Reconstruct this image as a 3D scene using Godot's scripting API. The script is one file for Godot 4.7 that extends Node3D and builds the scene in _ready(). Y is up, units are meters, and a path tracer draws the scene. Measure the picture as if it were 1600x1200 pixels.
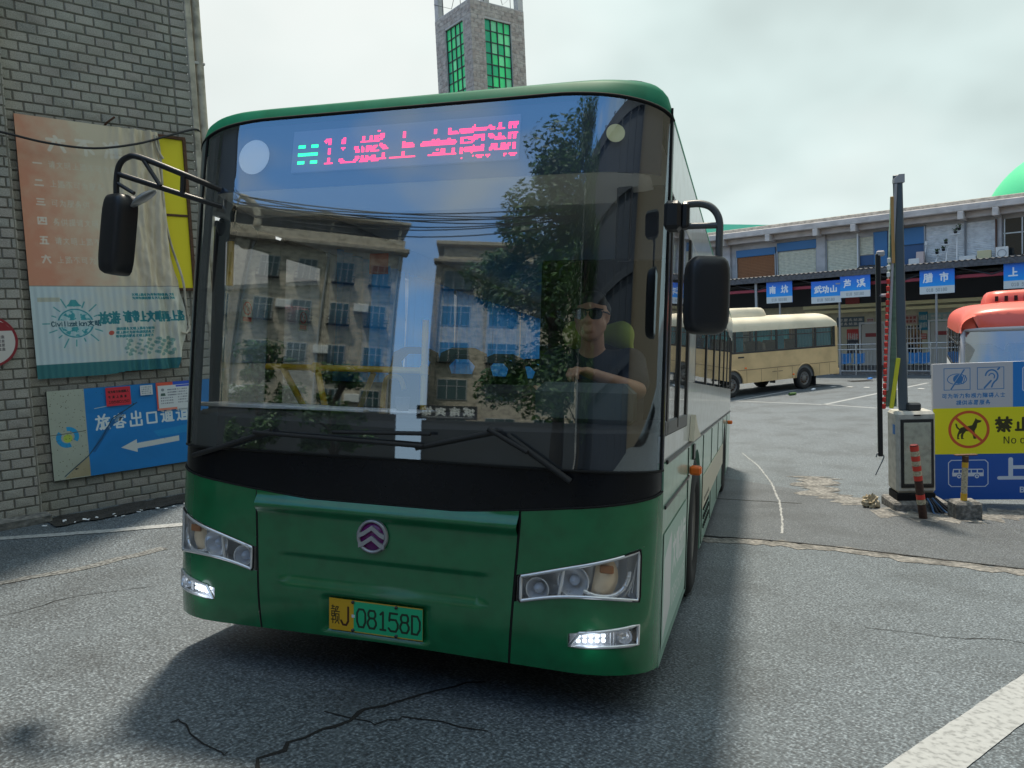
extends Node3D
# A green city bus leaves a bus station by a ramp beside a tiled building.
# World: camera above (0, 0, 0) looking along -z, y up, metres.

var M := {}
var taken := {}
var bus: Node3D
var WHITE: ImageTexture
const SUN := Vector3(0.0476, 0.9205, -0.3878)
const WALL_O := Vector3(-4.53, 0, -7.2)
const WALL_E := Vector3(0.7254, 0, -0.6884)


class Shape:
	var st := SurfaceTool.new()
	func _init() -> void:
		st.begin(Mesh.PRIMITIVE_TRIANGLES)
		st.set_smooth_group(-1)
	func smooth(g: int) -> void:
		st.set_smooth_group(g)
	func put(v: Vector3, uv: Vector2) -> void:
		st.set_uv(uv)
		st.add_vertex(v)
	func tri(a: Vector3, b: Vector3, c: Vector3, dir: Vector3, ua := Vector2(), ub := Vector2(), uc := Vector2()) -> void:
		if (a - c).cross(a - b).dot(dir) < 0.0:
			put(a, ua); put(c, uc); put(b, ub)
		else:
			put(a, ua); put(b, ub); put(c, uc)
	func quad(a: Vector3, b: Vector3, c: Vector3, d: Vector3, dir: Vector3, ua := Vector2(0, 1), ub := Vector2(1, 1), uc := Vector2(1, 0), ud := Vector2(0, 0)) -> void:
		tri(a, b, c, dir, ua, ub, uc)
		tri(a, c, d, dir, ua, uc, ud)
	func box(c: Vector3, size: Vector3, bevel := 0.0, basis := Basis()) -> void:
		var h := size * 0.5
		var b := minf(bevel, minf(h.x, minf(h.y, h.z)) * 0.9)
		var at := func(sx: float, sy: float, sz: float, ax: int) -> Vector3:
			var v := Vector3(sx * (h.x - b), sy * (h.y - b), sz * (h.z - b))
			v[ax] = (sx if ax == 0 else (sy if ax == 1 else sz)) * h[ax]
			return c + basis * v
		for ax in 3:
			var o1 := (ax + 1) % 3
			var o2 := (ax + 2) % 3
			for s in [-1.0, 1.0]:
				var p := []
				for k in [[-1.0, -1.0], [1.0, -1.0], [1.0, 1.0], [-1.0, 1.0]]:
					var g := Vector3()
					g[ax] = s; g[o1] = k[0]; g[o2] = k[1]
					p.append(at.call(g.x, g.y, g.z, ax))
				var n := Vector3()
				n[ax] = s
				quad(p[0], p[1], p[2], p[3], basis * n)
				if b > 0.0:
					for t in [-1.0, 1.0]:
						var e := []
						for k in [-1.0, 1.0]:
							var g := Vector3()
							g[ax] = s; g[o1] = t; g[o2] = k
							e.append(at.call(g.x, g.y, g.z, ax))
							e.append(at.call(g.x, g.y, g.z, o1))
						var m := Vector3()
						m[ax] = s; m[o1] = t
						quad(e[0], e[1], e[3], e[2], basis * m)
		if b > 0.0:
			for sx in [-1.0, 1.0]:
				for sy in [-1.0, 1.0]:
					for sz in [-1.0, 1.0]:
						tri(at.call(sx, sy, sz, 0), at.call(sx, sy, sz, 1), at.call(sx, sy, sz, 2), basis * Vector3(sx, sy, sz))
	func tube(pts: Array, r0: float, seg := 8, r1 := -1.0, caps := true) -> void:
		if r1 < 0.0:
			r1 = r0
		var n := pts.size()
		var t0: Vector3 = (pts[1] - pts[0]).normalized()
		var side := t0.cross(Vector3.UP if absf(t0.y) < 0.9 else Vector3.RIGHT).normalized()
		var rings := []
		for i in n:
			var t: Vector3 = (pts[mini(i + 1, n - 1)] - pts[maxi(i - 1, 0)]).normalized()
			side = (side - t * side.dot(t)).normalized()
			var up := t.cross(side)
			var ring := []
			var r := lerpf(r0, r1, float(i) / (n - 1))
			for k in seg:
				var a := TAU * k / seg
				ring.append(pts[i] + (side * cos(a) + up * sin(a)) * r)
			rings.append(ring)
		st.set_smooth_group(1)
		for i in n - 1:
			for k in seg:
				var l := (k + 1) % seg
				var mid: Vector3 = (pts[i] + pts[i + 1]) * 0.5
				quad(rings[i][k], rings[i][l], rings[i + 1][l], rings[i + 1][k], (rings[i][k] + rings[i + 1][l]) * 0.5 - mid)
		st.set_smooth_group(-1)
		if caps:
			for i in [0, n - 1]:
				var d: Vector3 = pts[0] - pts[1] if i == 0 else pts[n - 1] - pts[n - 2]
				for k in seg:
					tri(pts[i], rings[i][k], rings[i][(k + 1) % seg], d)
	func lathe(profile: Array, xf: Transform3D, seg := 24, sm := 2) -> void:
		# profile: Vector2(radius, height along y)
		st.set_smooth_group(sm)
		for i in profile.size() - 1:
			var p: Vector2 = profile[i]
			var q: Vector2 = profile[i + 1]
			for k in seg:
				var a := TAU * k / seg
				var b := TAU * (k + 1) / seg
				var v := [Vector3(p.x * cos(a), p.y, p.x * sin(a)), Vector3(p.x * cos(b), p.y, p.x * sin(b)), Vector3(q.x * cos(b), q.y, q.x * sin(b)), Vector3(q.x * cos(a), q.y, q.x * sin(a))]
				var m := (a + b) * 0.5
				var out := Vector3((q.y - p.y) * cos(m), p.x - q.x, (q.y - p.y) * sin(m))
				quad(xf * v[0], xf * v[1], xf * v[2], xf * v[3], xf.basis * out)
		st.set_smooth_group(-1)
	func prism(poly: PackedVector2Array, depth: float, xf := Transform3D(), uvr := Rect2(0, 0, 1, 1)) -> void:
		# polygon in xy, from z = 0 to z = depth
		var idx := Geometry2D.triangulate_polygon(poly)
		var uv := func(p: Vector2) -> Vector2: return Vector2((p.x - uvr.position.x) / uvr.size.x, 1.0 - (p.y - uvr.position.y) / uvr.size.y)
		for i in range(0, idx.size(), 3):
			var a := poly[idx[i]]
			var b := poly[idx[i + 1]]
			var c := poly[idx[i + 2]]
			for z in [0.0, depth]:
				tri(xf * Vector3(a.x, a.y, z), xf * Vector3(b.x, b.y, z), xf * Vector3(c.x, c.y, z), xf.basis.z * (1.0 if (z > 0.0) == (depth > 0.0) and z != 0.0 else -1.0) * signf(depth), uv.call(a), uv.call(b), uv.call(c))
		var cw := Geometry2D.is_polygon_clockwise(poly)
		for i in poly.size():
			var a := poly[i]
			var b := poly[(i + 1) % poly.size()]
			var o := Vector2(b.y - a.y, a.x - b.x) * (-1.0 if cw else 1.0)
			quad(xf * Vector3(a.x, a.y, 0), xf * Vector3(b.x, b.y, 0), xf * Vector3(b.x, b.y, depth), xf * Vector3(a.x, a.y, depth), xf.basis * Vector3(o.x, o.y, 0))
	func grid(rows: Array, dir: Vector3, group := 3, closed := false, hole := {}) -> void:
		# rows of points; dir or, if zero, away from the centroid of each row pair
		st.set_smooth_group(group)
		var n: int = rows.size()
		for i in n - 1:
			var m: int = rows[i].size()
			var c := Vector3()
			if dir == Vector3.ZERO:
				for v in rows[i]:
					c += v
				for v in rows[i + 1]:
					c += v
				c /= 2.0 * m
			for k in (m if closed else m - 1):
				if hole.has(Vector2i(k, i)):
					continue
				var l := (k + 1) % m
				var u0 := float(k) / (m - 1)
				var u1 := float(k + 1) / (m - 1)
				var v0 := float(i) / (n - 1)
				var v1 := float(i + 1) / (n - 1)
				var d := dir
				if dir == Vector3.ZERO:
					d = (rows[i][k] + rows[i + 1][l]) * 0.5 - c
				quad(rows[i][k], rows[i][l], rows[i + 1][l], rows[i + 1][k], d, Vector2(u0, v0), Vector2(u1, v0), Vector2(u1, v1), Vector2(u0, v1))
		st.set_smooth_group(-1)
	func done() -> ArrayMesh:
		st.generate_normals()
		return st.commit()


func rgb(r: float, g: float, b: float) -> Color:
	return Color(r, g, b).linear_to_srgb()


func mk(called: String, c: Color, rough := 0.6, metal := 0.0, spec := 0.5) -> StandardMaterial3D:
	var m := StandardMaterial3D.new()
	m.resource_name = called
	m.albedo_color = c
	m.roughness = rough
	m.metallic = metal
	m.metallic_specular = spec
	M[called] = m
	return m


func glass(called: String, c: Color, alpha: float) -> StandardMaterial3D:
	var m := mk(called, c, 0.02)
	m.transparency = BaseMaterial3D.TRANSPARENCY_ALPHA
	m.albedo_color.a = alpha
	return m


func glow(called: String, c: Color, e: float) -> StandardMaterial3D:
	var m := mk(called, c, 0.4)
	m.emission_enabled = true
	m.emission = c
	m.emission_energy_multiplier = e
	return m


func noise_tex(sd: int, freq: float, type: int, stops: Array, octaves := 3, size := 512, height := false) -> NoiseTexture2D:
	# stops: [offset, linear grey or Color]
	var n := FastNoiseLite.new()
	n.seed = sd
	n.noise_type = type
	n.frequency = freq
	n.fractal_octaves = octaves
	n.fractal_type = FastNoiseLite.FRACTAL_FBM if octaves > 1 else FastNoiseLite.FRACTAL_NONE
	var t := NoiseTexture2D.new()
	t.width = size
	t.height = size
	t.seamless = true
	t.generate_mipmaps = false
	t.noise = n
	if stops.size():
		var g := Gradient.new()
		var off := PackedFloat32Array()
		var col := PackedColorArray()
		for s in stops:
			off.append(s[0])
			var k = s[1]
			col.append(k if k is Color else (Color(k, k, k) if height else Color(k, k, k).linear_to_srgb()))
		g.offsets = off
		g.colors = col
		t.color_ramp = g
	return t


func triplanar(m: StandardMaterial3D, tex: Texture2D, metres: float, world := true) -> void:
	m.albedo_texture = tex
	m.uv1_triplanar = true
	m.uv1_world_triplanar = world
	m.uv1_scale = Vector3.ONE / metres


func relief(m: StandardMaterial3D, tex: Texture2D, cm: float) -> void:
	m.heightmap_enabled = true
	m.heightmap_texture = tex
	m.heightmap_scale = cm


func grime(m: StandardMaterial3D, tex: Texture2D, metres: float) -> StandardMaterial3D:
	m.detail_enabled = true
	m.detail_blend_mode = BaseMaterial3D.BLEND_MODE_MUL
	m.detail_albedo = tex
	m.detail_uv_layer = BaseMaterial3D.DETAIL_UV_2
	m.uv2_triplanar = true
	m.uv2_world_triplanar = true
	m.uv2_scale = Vector3.ONE / metres
	return m


func numbered(called: String, at: Node) -> String:
	var key := "%d/%s" % [at.get_instance_id(), called]
	var n: int = taken.get(key, -1) + 1
	taken[key] = n
	return called if n == 0 else "%s_%03d" % [called, n]


func obj(called: String, mesh, mat: Material, parent: Node = null, xf := Transform3D()) -> MeshInstance3D:
	var o := MeshInstance3D.new()
	var p: Node = parent if parent else self
	o.name = numbered(called, p)
	o.mesh = mesh.done() if mesh is Shape else mesh
	o.material_override = mat
	o.transform = xf
	o.cast_shadow = GeometryInstance3D.SHADOW_CASTING_SETTING_ON
	p.add_child(o, true)
	return o


func thing(called: String, label: String, category: String, xf := Transform3D(), group := "") -> Node3D:
	var o := Node3D.new()
	o.name = numbered(called, self)
	add_child(o, true)
	o.transform = xf
	return tag(o, label, category, group)


func tag(o: Node3D, label: String, category: String, group := "") -> Node3D:
	o.set_meta("label", label)
	o.set_meta("category", category)
	if group:
		o.set_meta("group", group)
	return o


func struct(called: String, mesh, mat: Material) -> MeshInstance3D:
	var o := obj(called, mesh, mat)
	o.set_meta("kind", "structure")
	return o


func stuff(o: Node3D) -> Node3D:
	o.set_meta("kind", "stuff")
	return o


func dup(src: Node3D, xf: Transform3D, label: String, group := "") -> Node3D:
	var r: Node3D = src.duplicate()
	var base := str(src.name).trim_suffix("_000")
	r.name = numbered(base, self)
	add_child(r, true)
	r.transform = xf
	r.set_meta("label", label)
	if group:
		r.set_meta("group", group)
	return r


func bx(size: Vector3, c := Vector3(), bevel := 0.0) -> Shape:
	var s := Shape.new()
	s.box(c, size, bevel)
	return s


func tb(pts: Array, r: float, seg := 8) -> Shape:
	var s := Shape.new()
	s.tube(pts, r, seg)
	return s


func frame(o: Vector3, e: Vector3) -> Transform3D:
	e = e.normalized()
	return Transform3D(Basis(e, Vector3.UP, e.cross(Vector3.UP)), o)


func arc(pts: Array, steps := 5) -> Array:
	# a smooth curve through the points
	var c := Curve3D.new()
	for i in pts.size():
		var t: Vector3 = (pts[mini(i + 1, pts.size() - 1)] - pts[maxi(i - 1, 0)]) / 6.0
		c.add_point(pts[i], -t, t)
	var out := []
	for i in pts.size() - 1:
		for k in steps:
			out.append(c.sample(i, float(k) / steps))
	out.append(pts[pts.size() - 1])
	return out


# ---------- ink: strokes drawn into images, for flat print ----------
const GLYPHS := {
	"行": "4007 4519 333f 72e2 66f6 b6bfaf", "旅": "3143 0474 34380f 38686e5f4e a075 84f4 d687 878f 8fbd b7cbff e9cb", "客": "7182 2523e3e5 7438 56b66a1c 67a9eb 4c4fbfbc4c",
	"出": "808f 3237d7d2 1a1fefea", "口": "23d3de2e23", "通": "1233 06363b 3b1e 3c6efe 61d1a3 82a3 6d64d4dcbc 67d7 6ada 949d",
	"道": "1233 06363b 3b1e 3c6efe 7082 c0a2 63e3 a395 75d5dd7d75 78d8 7ada", "六": "7182 14e4 662e a6ee", "不": "12e2 8219 848f 97ed",
	"准": "1234 1f39 7155 646f b0c2 63f3 67e7 6aea 6efe a3ae", "一": "18e8", "二": "34c4 1ded", "三": "23d3 38c8 1ded", "四": "12e2ed1d12 62673a 9298d8",
	"五": "22d2 725e 37b7be 1eee", "游": "0223 0527 0f3a 6072 4393 63674f 67878e7f b094 a3f3 a6e6c8 c8cfaf 9afa", "请": "1133 06363d5b 62f2 74e4 56f6 b0b6 7f78d8dfbf 7ada 7cdc",
	"带": "13e3 4145 8085 c1c5 2826e6e8 4d49c9cd 878f", "上": "818e 88d8 1eee", "文": "7183 14e4 b4891f 448aef", "明": "12525c1c12 1757 919a7f 91d1dfbf 96d6 99d9",
	"再": "12e2 2f25d5dfbf 828a 38c8 0bfb", "路": "1161651511 454e 4868 181f 0f6d a085 92d279 94f9 8a8eeeea8a", "南": "13e3 8083 2f26d6dfbf 8386 6677 a697 49c9 4ccc 888f",
	"坑": "1656 313d 0e5c a0b2 74f4 979a7f 97d7deeefc", "武": "2282 05f5 575d 5a8a 282e 0e8c 91b9eefb c0e2", "功": "1363 333b 0c7a 75e5debd a1a77f", "山": "818d 262dede6",
	"芦": "13e3 5054 a0a4 7586 37d7db3b 373b1f", "溪": "0223 0527 0f3a d062 6375 a395 d3b5 a577b77aea 5bfb a8ab5f abff", "腊": "21290f 21616f4f 2565 2969 83f3 a0a6 d0d6 76f6 88e8ee8e88 8beb",
	"市": "7082 13e3 3d36d6dcbc 838f", "栗": "12e2 24d4d82824 6268 a2a8 1beb 888f 8b3f 8bdf", "可": "12e2 26868c2c26 c2cfaf", "为": "3154 15d5dfbf 71761f 8a9c",
	"听": "12525c1c12 e183 83897f 87f7 c7cf", "力": "14d4dfbf 71761f", "和": "7013 0575 414f 451b 467a 94e4ed9d94", "视": "3143 15651b 383f 5769 8981e1e9 b4ba7f c9cefefb",
	"障": "101f 1151365a2b a0b1 62f2 65f5 77e7eb7b77 79e9 5dfd abaf", "碍": "1262 421a 39696e3e39 81e1e58581 83e3 78f8 7afa d7dfbf 8bac", "人": "81861f 88ef", "士": "15e5 818e 2ede",
	"提": "0464 313f1e 0b69 81e1e68681 83e3 78f8 b8be bbeb 9a6f 8cbefe", "供": "4108 262f 64f4 818a d1da 5afa 8b5f cbff", "志": "13e3 8088 38c8 2a1e 5a5ebebb 798b caec",
	"愿": "21e1 21260e 4383 53c3c85853 55c5 898c 5a4b abbc 3c2f 6c6fbfbd", "服": "21290f 21616f4f 2565 2969 9f91e1e5b5 97e77f 99ef", "务": "7038 52b21a 44ea 3acacfaf 877b2f",
	"禁": "0363 3038 3407 3467 83f3 b0b8 b487 b4f7 49c9 1beb 8b8f6e 4c2f bcdf", "止": "818e 87d7 363e 1eee", "求": "13e3 808f6e 2548 782e d5a8 89ee b1d2", "助": "2b21616b 2464 2868 0c7b 85e5dfbf b1b77f",
	"赣": "1161 3033 0363 1565691915 1767 393f 0c6c 9175 91d1a4 75f5 8c87e7ec b9bc7f bcef", "城": "0545 222c 0d4b 63f3 63694f 67979c7c a0b9eefb d67f d0e1", "宾": "7182 2523e3e5 b547 454b 48c8 a8ab 1beb 6c2f acef",
	"馆": "3006 235346 373e6b a0b1 7472e2e4 868f 86d6da8a 8cdcdf8f", "站": "3133 0565 272a 575b 0e6d b0b8 b4f4 88e8ee8e88", "湖": "0223 0527 0f3a 4484 6168 48888d4d48 b1ba9f b1e1efcf b5e5 b9e9",
	"0": "41b1e4ebbf4f1b1441", "1": "43818f 4fcf", "5": "d12115 1716b6e9ecbf3f0d", "8": "41b1d3d5b747252341 47b7eaecbf4f1c1a47", "D": "212f 21a1e5ebaf2f", "J": "c1cc9f4f1c",
	"C": "e4b171353b7fbfec", "i": "8283 868f", "v": "268fe6", "l": "818f", "z": "26d62fdf", "a": "36a6d8df d9595b3f8fdd", "t": "616e9f 2696", "o": "46a6d8dcbf4f1c1846", "n": "262f 2996b6d9df",
}


func ink_line(im: Image, a: Vector2, b: Vector2, r: float, c: Color) -> void:
	var lo := Vector2i((a.min(b) - Vector2(r, r)).floor()).max(Vector2i())
	var hi := Vector2i((a.max(b) + Vector2(r, r)).ceil()).min(im.get_size() - Vector2i.ONE)
	var ab := b - a
	var l2 := maxf(ab.length_squared(), 1e-6)
	for y in range(lo.y, hi.y + 1):
		for x in range(lo.x, hi.x + 1):
			var p := Vector2(x + 0.5, y + 0.5)
			var d := p.distance_to(a + ab * clampf((p - a).dot(ab) / l2, 0.0, 1.0))
			var k := clampf(r + 0.5 - d, 0.0, 1.0) * c.a
			if k > 0.0:
				var q := im.get_pixel(x, y).lerp(c, k)
				q.a = 1.0
				im.set_pixel(x, y, q)


func ink_path(im: Image, pts: Array, r: float, c: Color) -> void:
	for i in pts.size() - 1:
		ink_line(im, pts[i], pts[i + 1], r, c)


func ink_glyph(im: Image, ch: String, at: Rect2, r: float, c: Color) -> void:
	for run in GLYPHS.get(ch, "").split(" ", false):
		var pts := []
		for i in range(0, run.length() - 1, 2):
			pts.append(at.position + Vector2(run[i].hex_to_int() + 0.5, run[i + 1].hex_to_int() + 0.5) / 16.0 * at.size)
		if pts.size() > 1:
			ink_path(im, pts, r, c)


func ink_text(im: Image, text: String, at: Vector2, size: Vector2, step: float, r: float, c: Color) -> void:
	for i in text.length():
		ink_glyph(im, text[i], Rect2(at + Vector2(step * i, 0), size), r, c)


func ink_disc(im: Image, o: Vector2, r: float, c: Color, r_in := 0.0, a0 := 0.0, a1 := TAU) -> void:
	for y in range(maxi(0, int(o.y - r)), mini(im.get_height(), int(o.y + r) + 2)):
		for x in range(maxi(0, int(o.x - r)), mini(im.get_width(), int(o.x + r) + 2)):
			var p := Vector2(x + 0.5, y + 0.5) - o
			var d := p.length()
			var k := clampf(r + 0.5 - d, 0, 1) * clampf(d - r_in + 0.5, 0, 1)
			if k > 0.0 and a1 - a0 < TAU:
				var a := fposmod(p.angle() - a0, TAU)
				if a > a1 - a0:
					k = 0.0
			if k > 0.0:
				im.set_pixel(x, y, im.get_pixel(x, y).lerp(c, k * c.a))


func ink_poly(im: Image, pts: PackedVector2Array, c: Color) -> void:
	var lo := pts[0]
	var hi := pts[0]
	for p in pts:
		lo = lo.min(p)
		hi = hi.max(p)
	for y in range(maxi(0, int(lo.y)), mini(im.get_height(), int(hi.y) + 1)):
		for x in range(maxi(0, int(lo.x)), mini(im.get_width(), int(hi.x) + 1)):
			if Geometry2D.is_point_in_polygon(Vector2(x + 0.5, y + 0.5), pts):
				im.set_pixel(x, y, im.get_pixel(x, y).lerp(c, c.a))


func blank(w: int, h: int, c: Color) -> Image:
	var im := Image.create(w, h, false, Image.FORMAT_RGBA8)
	im.fill(c)
	return im


func print_mat(called: String, im: Image, rough := 0.5) -> StandardMaterial3D:
	var m := mk(called, Color.WHITE, rough)
	m.albedo_texture = ImageTexture.create_from_image(im)
	m.texture_repeat = false
	return m


func card(w: float, h: float, t: float, mat: Material, called: String, parent: Node, xf := Transform3D()) -> MeshInstance3D:
	# a printed sheet of thickness t: origin at its lower left corner, print on +z
	var s := Shape.new()
	s.quad(Vector3(0, 0, t), Vector3(w, 0, t), Vector3(w, h, t), Vector3(0, h, t), Vector3.BACK)
	s.quad(Vector3(0, 0, 0), Vector3(w, 0, 0), Vector3(w, h, 0), Vector3(0, h, 0), Vector3.FORWARD, Vector2(0.01, 0.02), Vector2(0.02, 0.02), Vector2(0.02, 0.01), Vector2(0.01, 0.01))
	for e in [[Vector3(0, 0, 0), Vector3(w, 0, 0), Vector3.DOWN], [Vector3(w, 0, 0), Vector3(w, h, 0), Vector3.RIGHT], [Vector3(w, h, 0), Vector3(0, h, 0), Vector3.UP], [Vector3(0, h, 0), Vector3(0, 0, 0), Vector3.LEFT]]:
		s.quad(e[0], e[1], e[1] + Vector3(0, 0, t), e[0] + Vector3(0, 0, t), e[2], Vector2(0.01, 0.02), Vector2(0.02, 0.02), Vector2(0.02, 0.01), Vector2(0.01, 0.01))
	return obj(called, s, mat, parent, xf)


func letters(text: String, size: float, mat: Material, called: String, parent: Node, xf: Transform3D, weight := 400, mono := false) -> MeshInstance3D:
	var f := SystemFont.new()
	f.font_names = PackedStringArray(["Droid Sans Mono" if mono else "Droid Sans"])
	f.font_weight = weight
	var t := TextMesh.new()
	t.font = f
	t.text = text
	t.font_size = 64
	t.pixel_size = size / 46.0
	t.depth = 0.002
	t.horizontal_alignment = HORIZONTAL_ALIGNMENT_LEFT
	return obj(called, t, mat, parent, xf)


# ---------- the ground's height ----------
func smax(p: float, q: float, k: float) -> float:
	var d := maxf(k - absf(p - q), 0.0) / k
	return maxf(p, q) + d * d * k * 0.25


func ground_y(x: float, z: float) -> float:
	var p := 0.12525 - 0.078218 * x + 0.0730037 * z
	p = -smax(-p, -0.12, 0.3)
	var g := smax(p, -1.0, 0.35)
	var w := clampf(((x + 4.53) * 0.6884 + (z + 7.2) * 0.7254 - 0.7) / 2.0, 0, 1)
	w = w * w * (3 - 2 * w)
	var k := clampf((x + 1.2) / 1.6, 0, 1)
	k = k * k * (3 - 2 * k)
	w = maxf(w, k)
	return g * w - 0.03 * (1 - w)


func on_ground(x: float, z: float, lift := 0.0) -> Vector3:
	return Vector3(x, ground_y(x, z) + lift, z)


func strip(pts: Array, width: float, lift: float, sd := 0, ragged := 0.0) -> Shape:
	# a ribbon laid on the ground along the points, each Vector2(x, z)
	var rows := []
	var rn := RandomNumberGenerator.new()
	rn.seed = sd
	var line := []
	for i in pts.size() - 1:
		var n := maxi(1, int(pts[i].distance_to(pts[i + 1]) / (0.08 if ragged > 0.0 else 0.25)))
		for k in n:
			line.append(pts[i].lerp(pts[i + 1], float(k) / n))
	line.append(pts[pts.size() - 1])
	for i in line.size():
		var d: Vector2 = (line[mini(i + 1, line.size() - 1)] - line[maxi(i - 1, 0)]).normalized()
		var s := Vector2(-d.y, d.x)
		var a := width * 0.5 * (1.0 + rn.randf_range(-ragged, ragged))
		var b := width * 0.5 * (1.0 + rn.randf_range(-ragged, ragged))
		var wob := s * rn.randf_range(-1, 1) * ragged * width * 0.8
		var row := []
		for t in [-1.0, -0.33, 0.33, 1.0]:
			var p: Vector2 = line[i] + wob + s * (a if t < 0 else b) * t
			row.append(on_ground(p.x, p.y, lift))
		rows.append(row)
	var sh := Shape.new()
	sh.grid(rows, Vector3.UP)
	return sh


func _ready() -> void:
	camera_sky_sun()
	materials()
	ground()
	tiled_building()
	tower()
	terminal()
	across_the_street()
	green_bus()
	driver()
	wall_signs()
	destination_signs()
	fences_and_seats()
	minibuses()
	gate()
	board()
	terrace_clutter()
	small_things()


func camera_sky_sun() -> void:
	var cam := Camera3D.new()
	cam.name = "camera"
	add_child(cam)
	var p := deg_to_rad(4.07)
	var fw := Vector3(0, -sin(p), -cos(p))
	var up := Vector3(0, cos(p), -sin(p))
	var r := deg_to_rad(2.7)
	var right := Vector3.RIGHT * cos(r) - up * sin(r)
	var top := Vector3.RIGHT * sin(r) + up * cos(r)
	cam.transform = Transform3D(Basis(right, top, -fw), Vector3(0, 1.55, 0))
	cam.fov = 53.13
	cam.near = 0.05
	cam.far = 900.0
	var e := Environment.new()
	e.tonemap_mode = Environment.TONE_MAPPER_LINEAR
	e.tonemap_exposure = 2.05
	e.background_mode = Environment.BG_SKY
	var sky := Sky.new()
	var pm := PanoramaSkyMaterial.new()
	pm.panorama = ImageTexture.create_from_image(sky_image())
	sky.sky_material = pm
	e.sky = sky
	e.background_energy_multiplier = 0.575
	e.sdfgi_enabled = true
	e.ssao_enabled = true
	e.ssil_enabled = true
	var we := WorldEnvironment.new()
	we.name = "world_environment"
	we.environment = e
	add_child(we)
	var sun := DirectionalLight3D.new()
	sun.name = "sun"
	sun.light_energy = 0.8
	sun.light_color = Color(1.0, 0.95, 0.87)
	sun.light_angular_distance = 4.0
	sun.shadow_enabled = true
	sun.transform.basis = Basis.looking_at(-SUN.normalized(), Vector3.UP)
	add_child(sun)


func sky_image() -> Image:
	# thin cloud over the station and the sun's side, clear blue over the street behind
	var w := 768
	var h := 384
	var im := Image.create(w, h, false, Image.FORMAT_RGBF)
	var n := FastNoiseLite.new()
	n.seed = 11
	n.noise_type = FastNoiseLite.TYPE_SIMPLEX_SMOOTH
	n.frequency = 1.3
	n.fractal_octaves = 5
	var fine := FastNoiseLite.new()
	fine.seed = 5
	fine.frequency = 2.6
	fine.fractal_octaves = 4
	var axis := Vector3(-0.55, 0.0, 0.83).normalized()
	var sund := SUN.normalized()
	for j in h:
		var el := (0.5 - (j + 0.5) / h) * PI
		for i in w:
			var ph := ((i + 0.5) / w) * TAU
			var d := Vector3(sin(ph) * cos(el), sin(el), -cos(ph) * cos(el))
			var up := maxf(d.y, 0.0)
			var q := Vector3(d.x, d.y * 2.6 + 0.4, d.z) / (0.45 + up)
			var big := n.get_noise_3dv(q)
			var small := fine.get_noise_3dv(q * 1.4)
			var open := smoothstep(0.15, 0.75, d.dot(axis) + big * 0.45 + small * 0.12)
			var near_sun := maxf(d.dot(sund), 0.0)
			var glowing := 0.10 * pow(near_sun, 3.0) + 1.3 * pow(near_sun, 40.0)
			var bright := 1.0 + 0.35 * smoothstep(0.45, 0.95, up) + 0.22 * big + 0.16 * small
			var cloud := Color(0.555, 0.665, 0.655) * bright
			cloud = cloud.lerp(Color(0.75, 0.77, 0.75), clampf(0.6 * smoothstep(0.25, -0.25, d.x) + 0.5 * maxf(big, 0.0), 0, 1))
			var blue := Color(0.62, 0.78, 0.92).lerp(Color(0.24, 0.55, 1.08), smoothstep(0.0, 0.55, up))
			blue = blue.lerp(Color(0.8, 0.83, 0.85), clampf(small * 1.3, 0, 0.8))
			var c := cloud.lerp(blue, open)
			c += Color(1.0, 0.96, 0.88) * glowing
			if d.y < 0.0:
				c = Color(0.3, 0.31, 0.3)
			im.set_pixel(i, j, Color(c.r, c.g, c.b))
	return im


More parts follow.
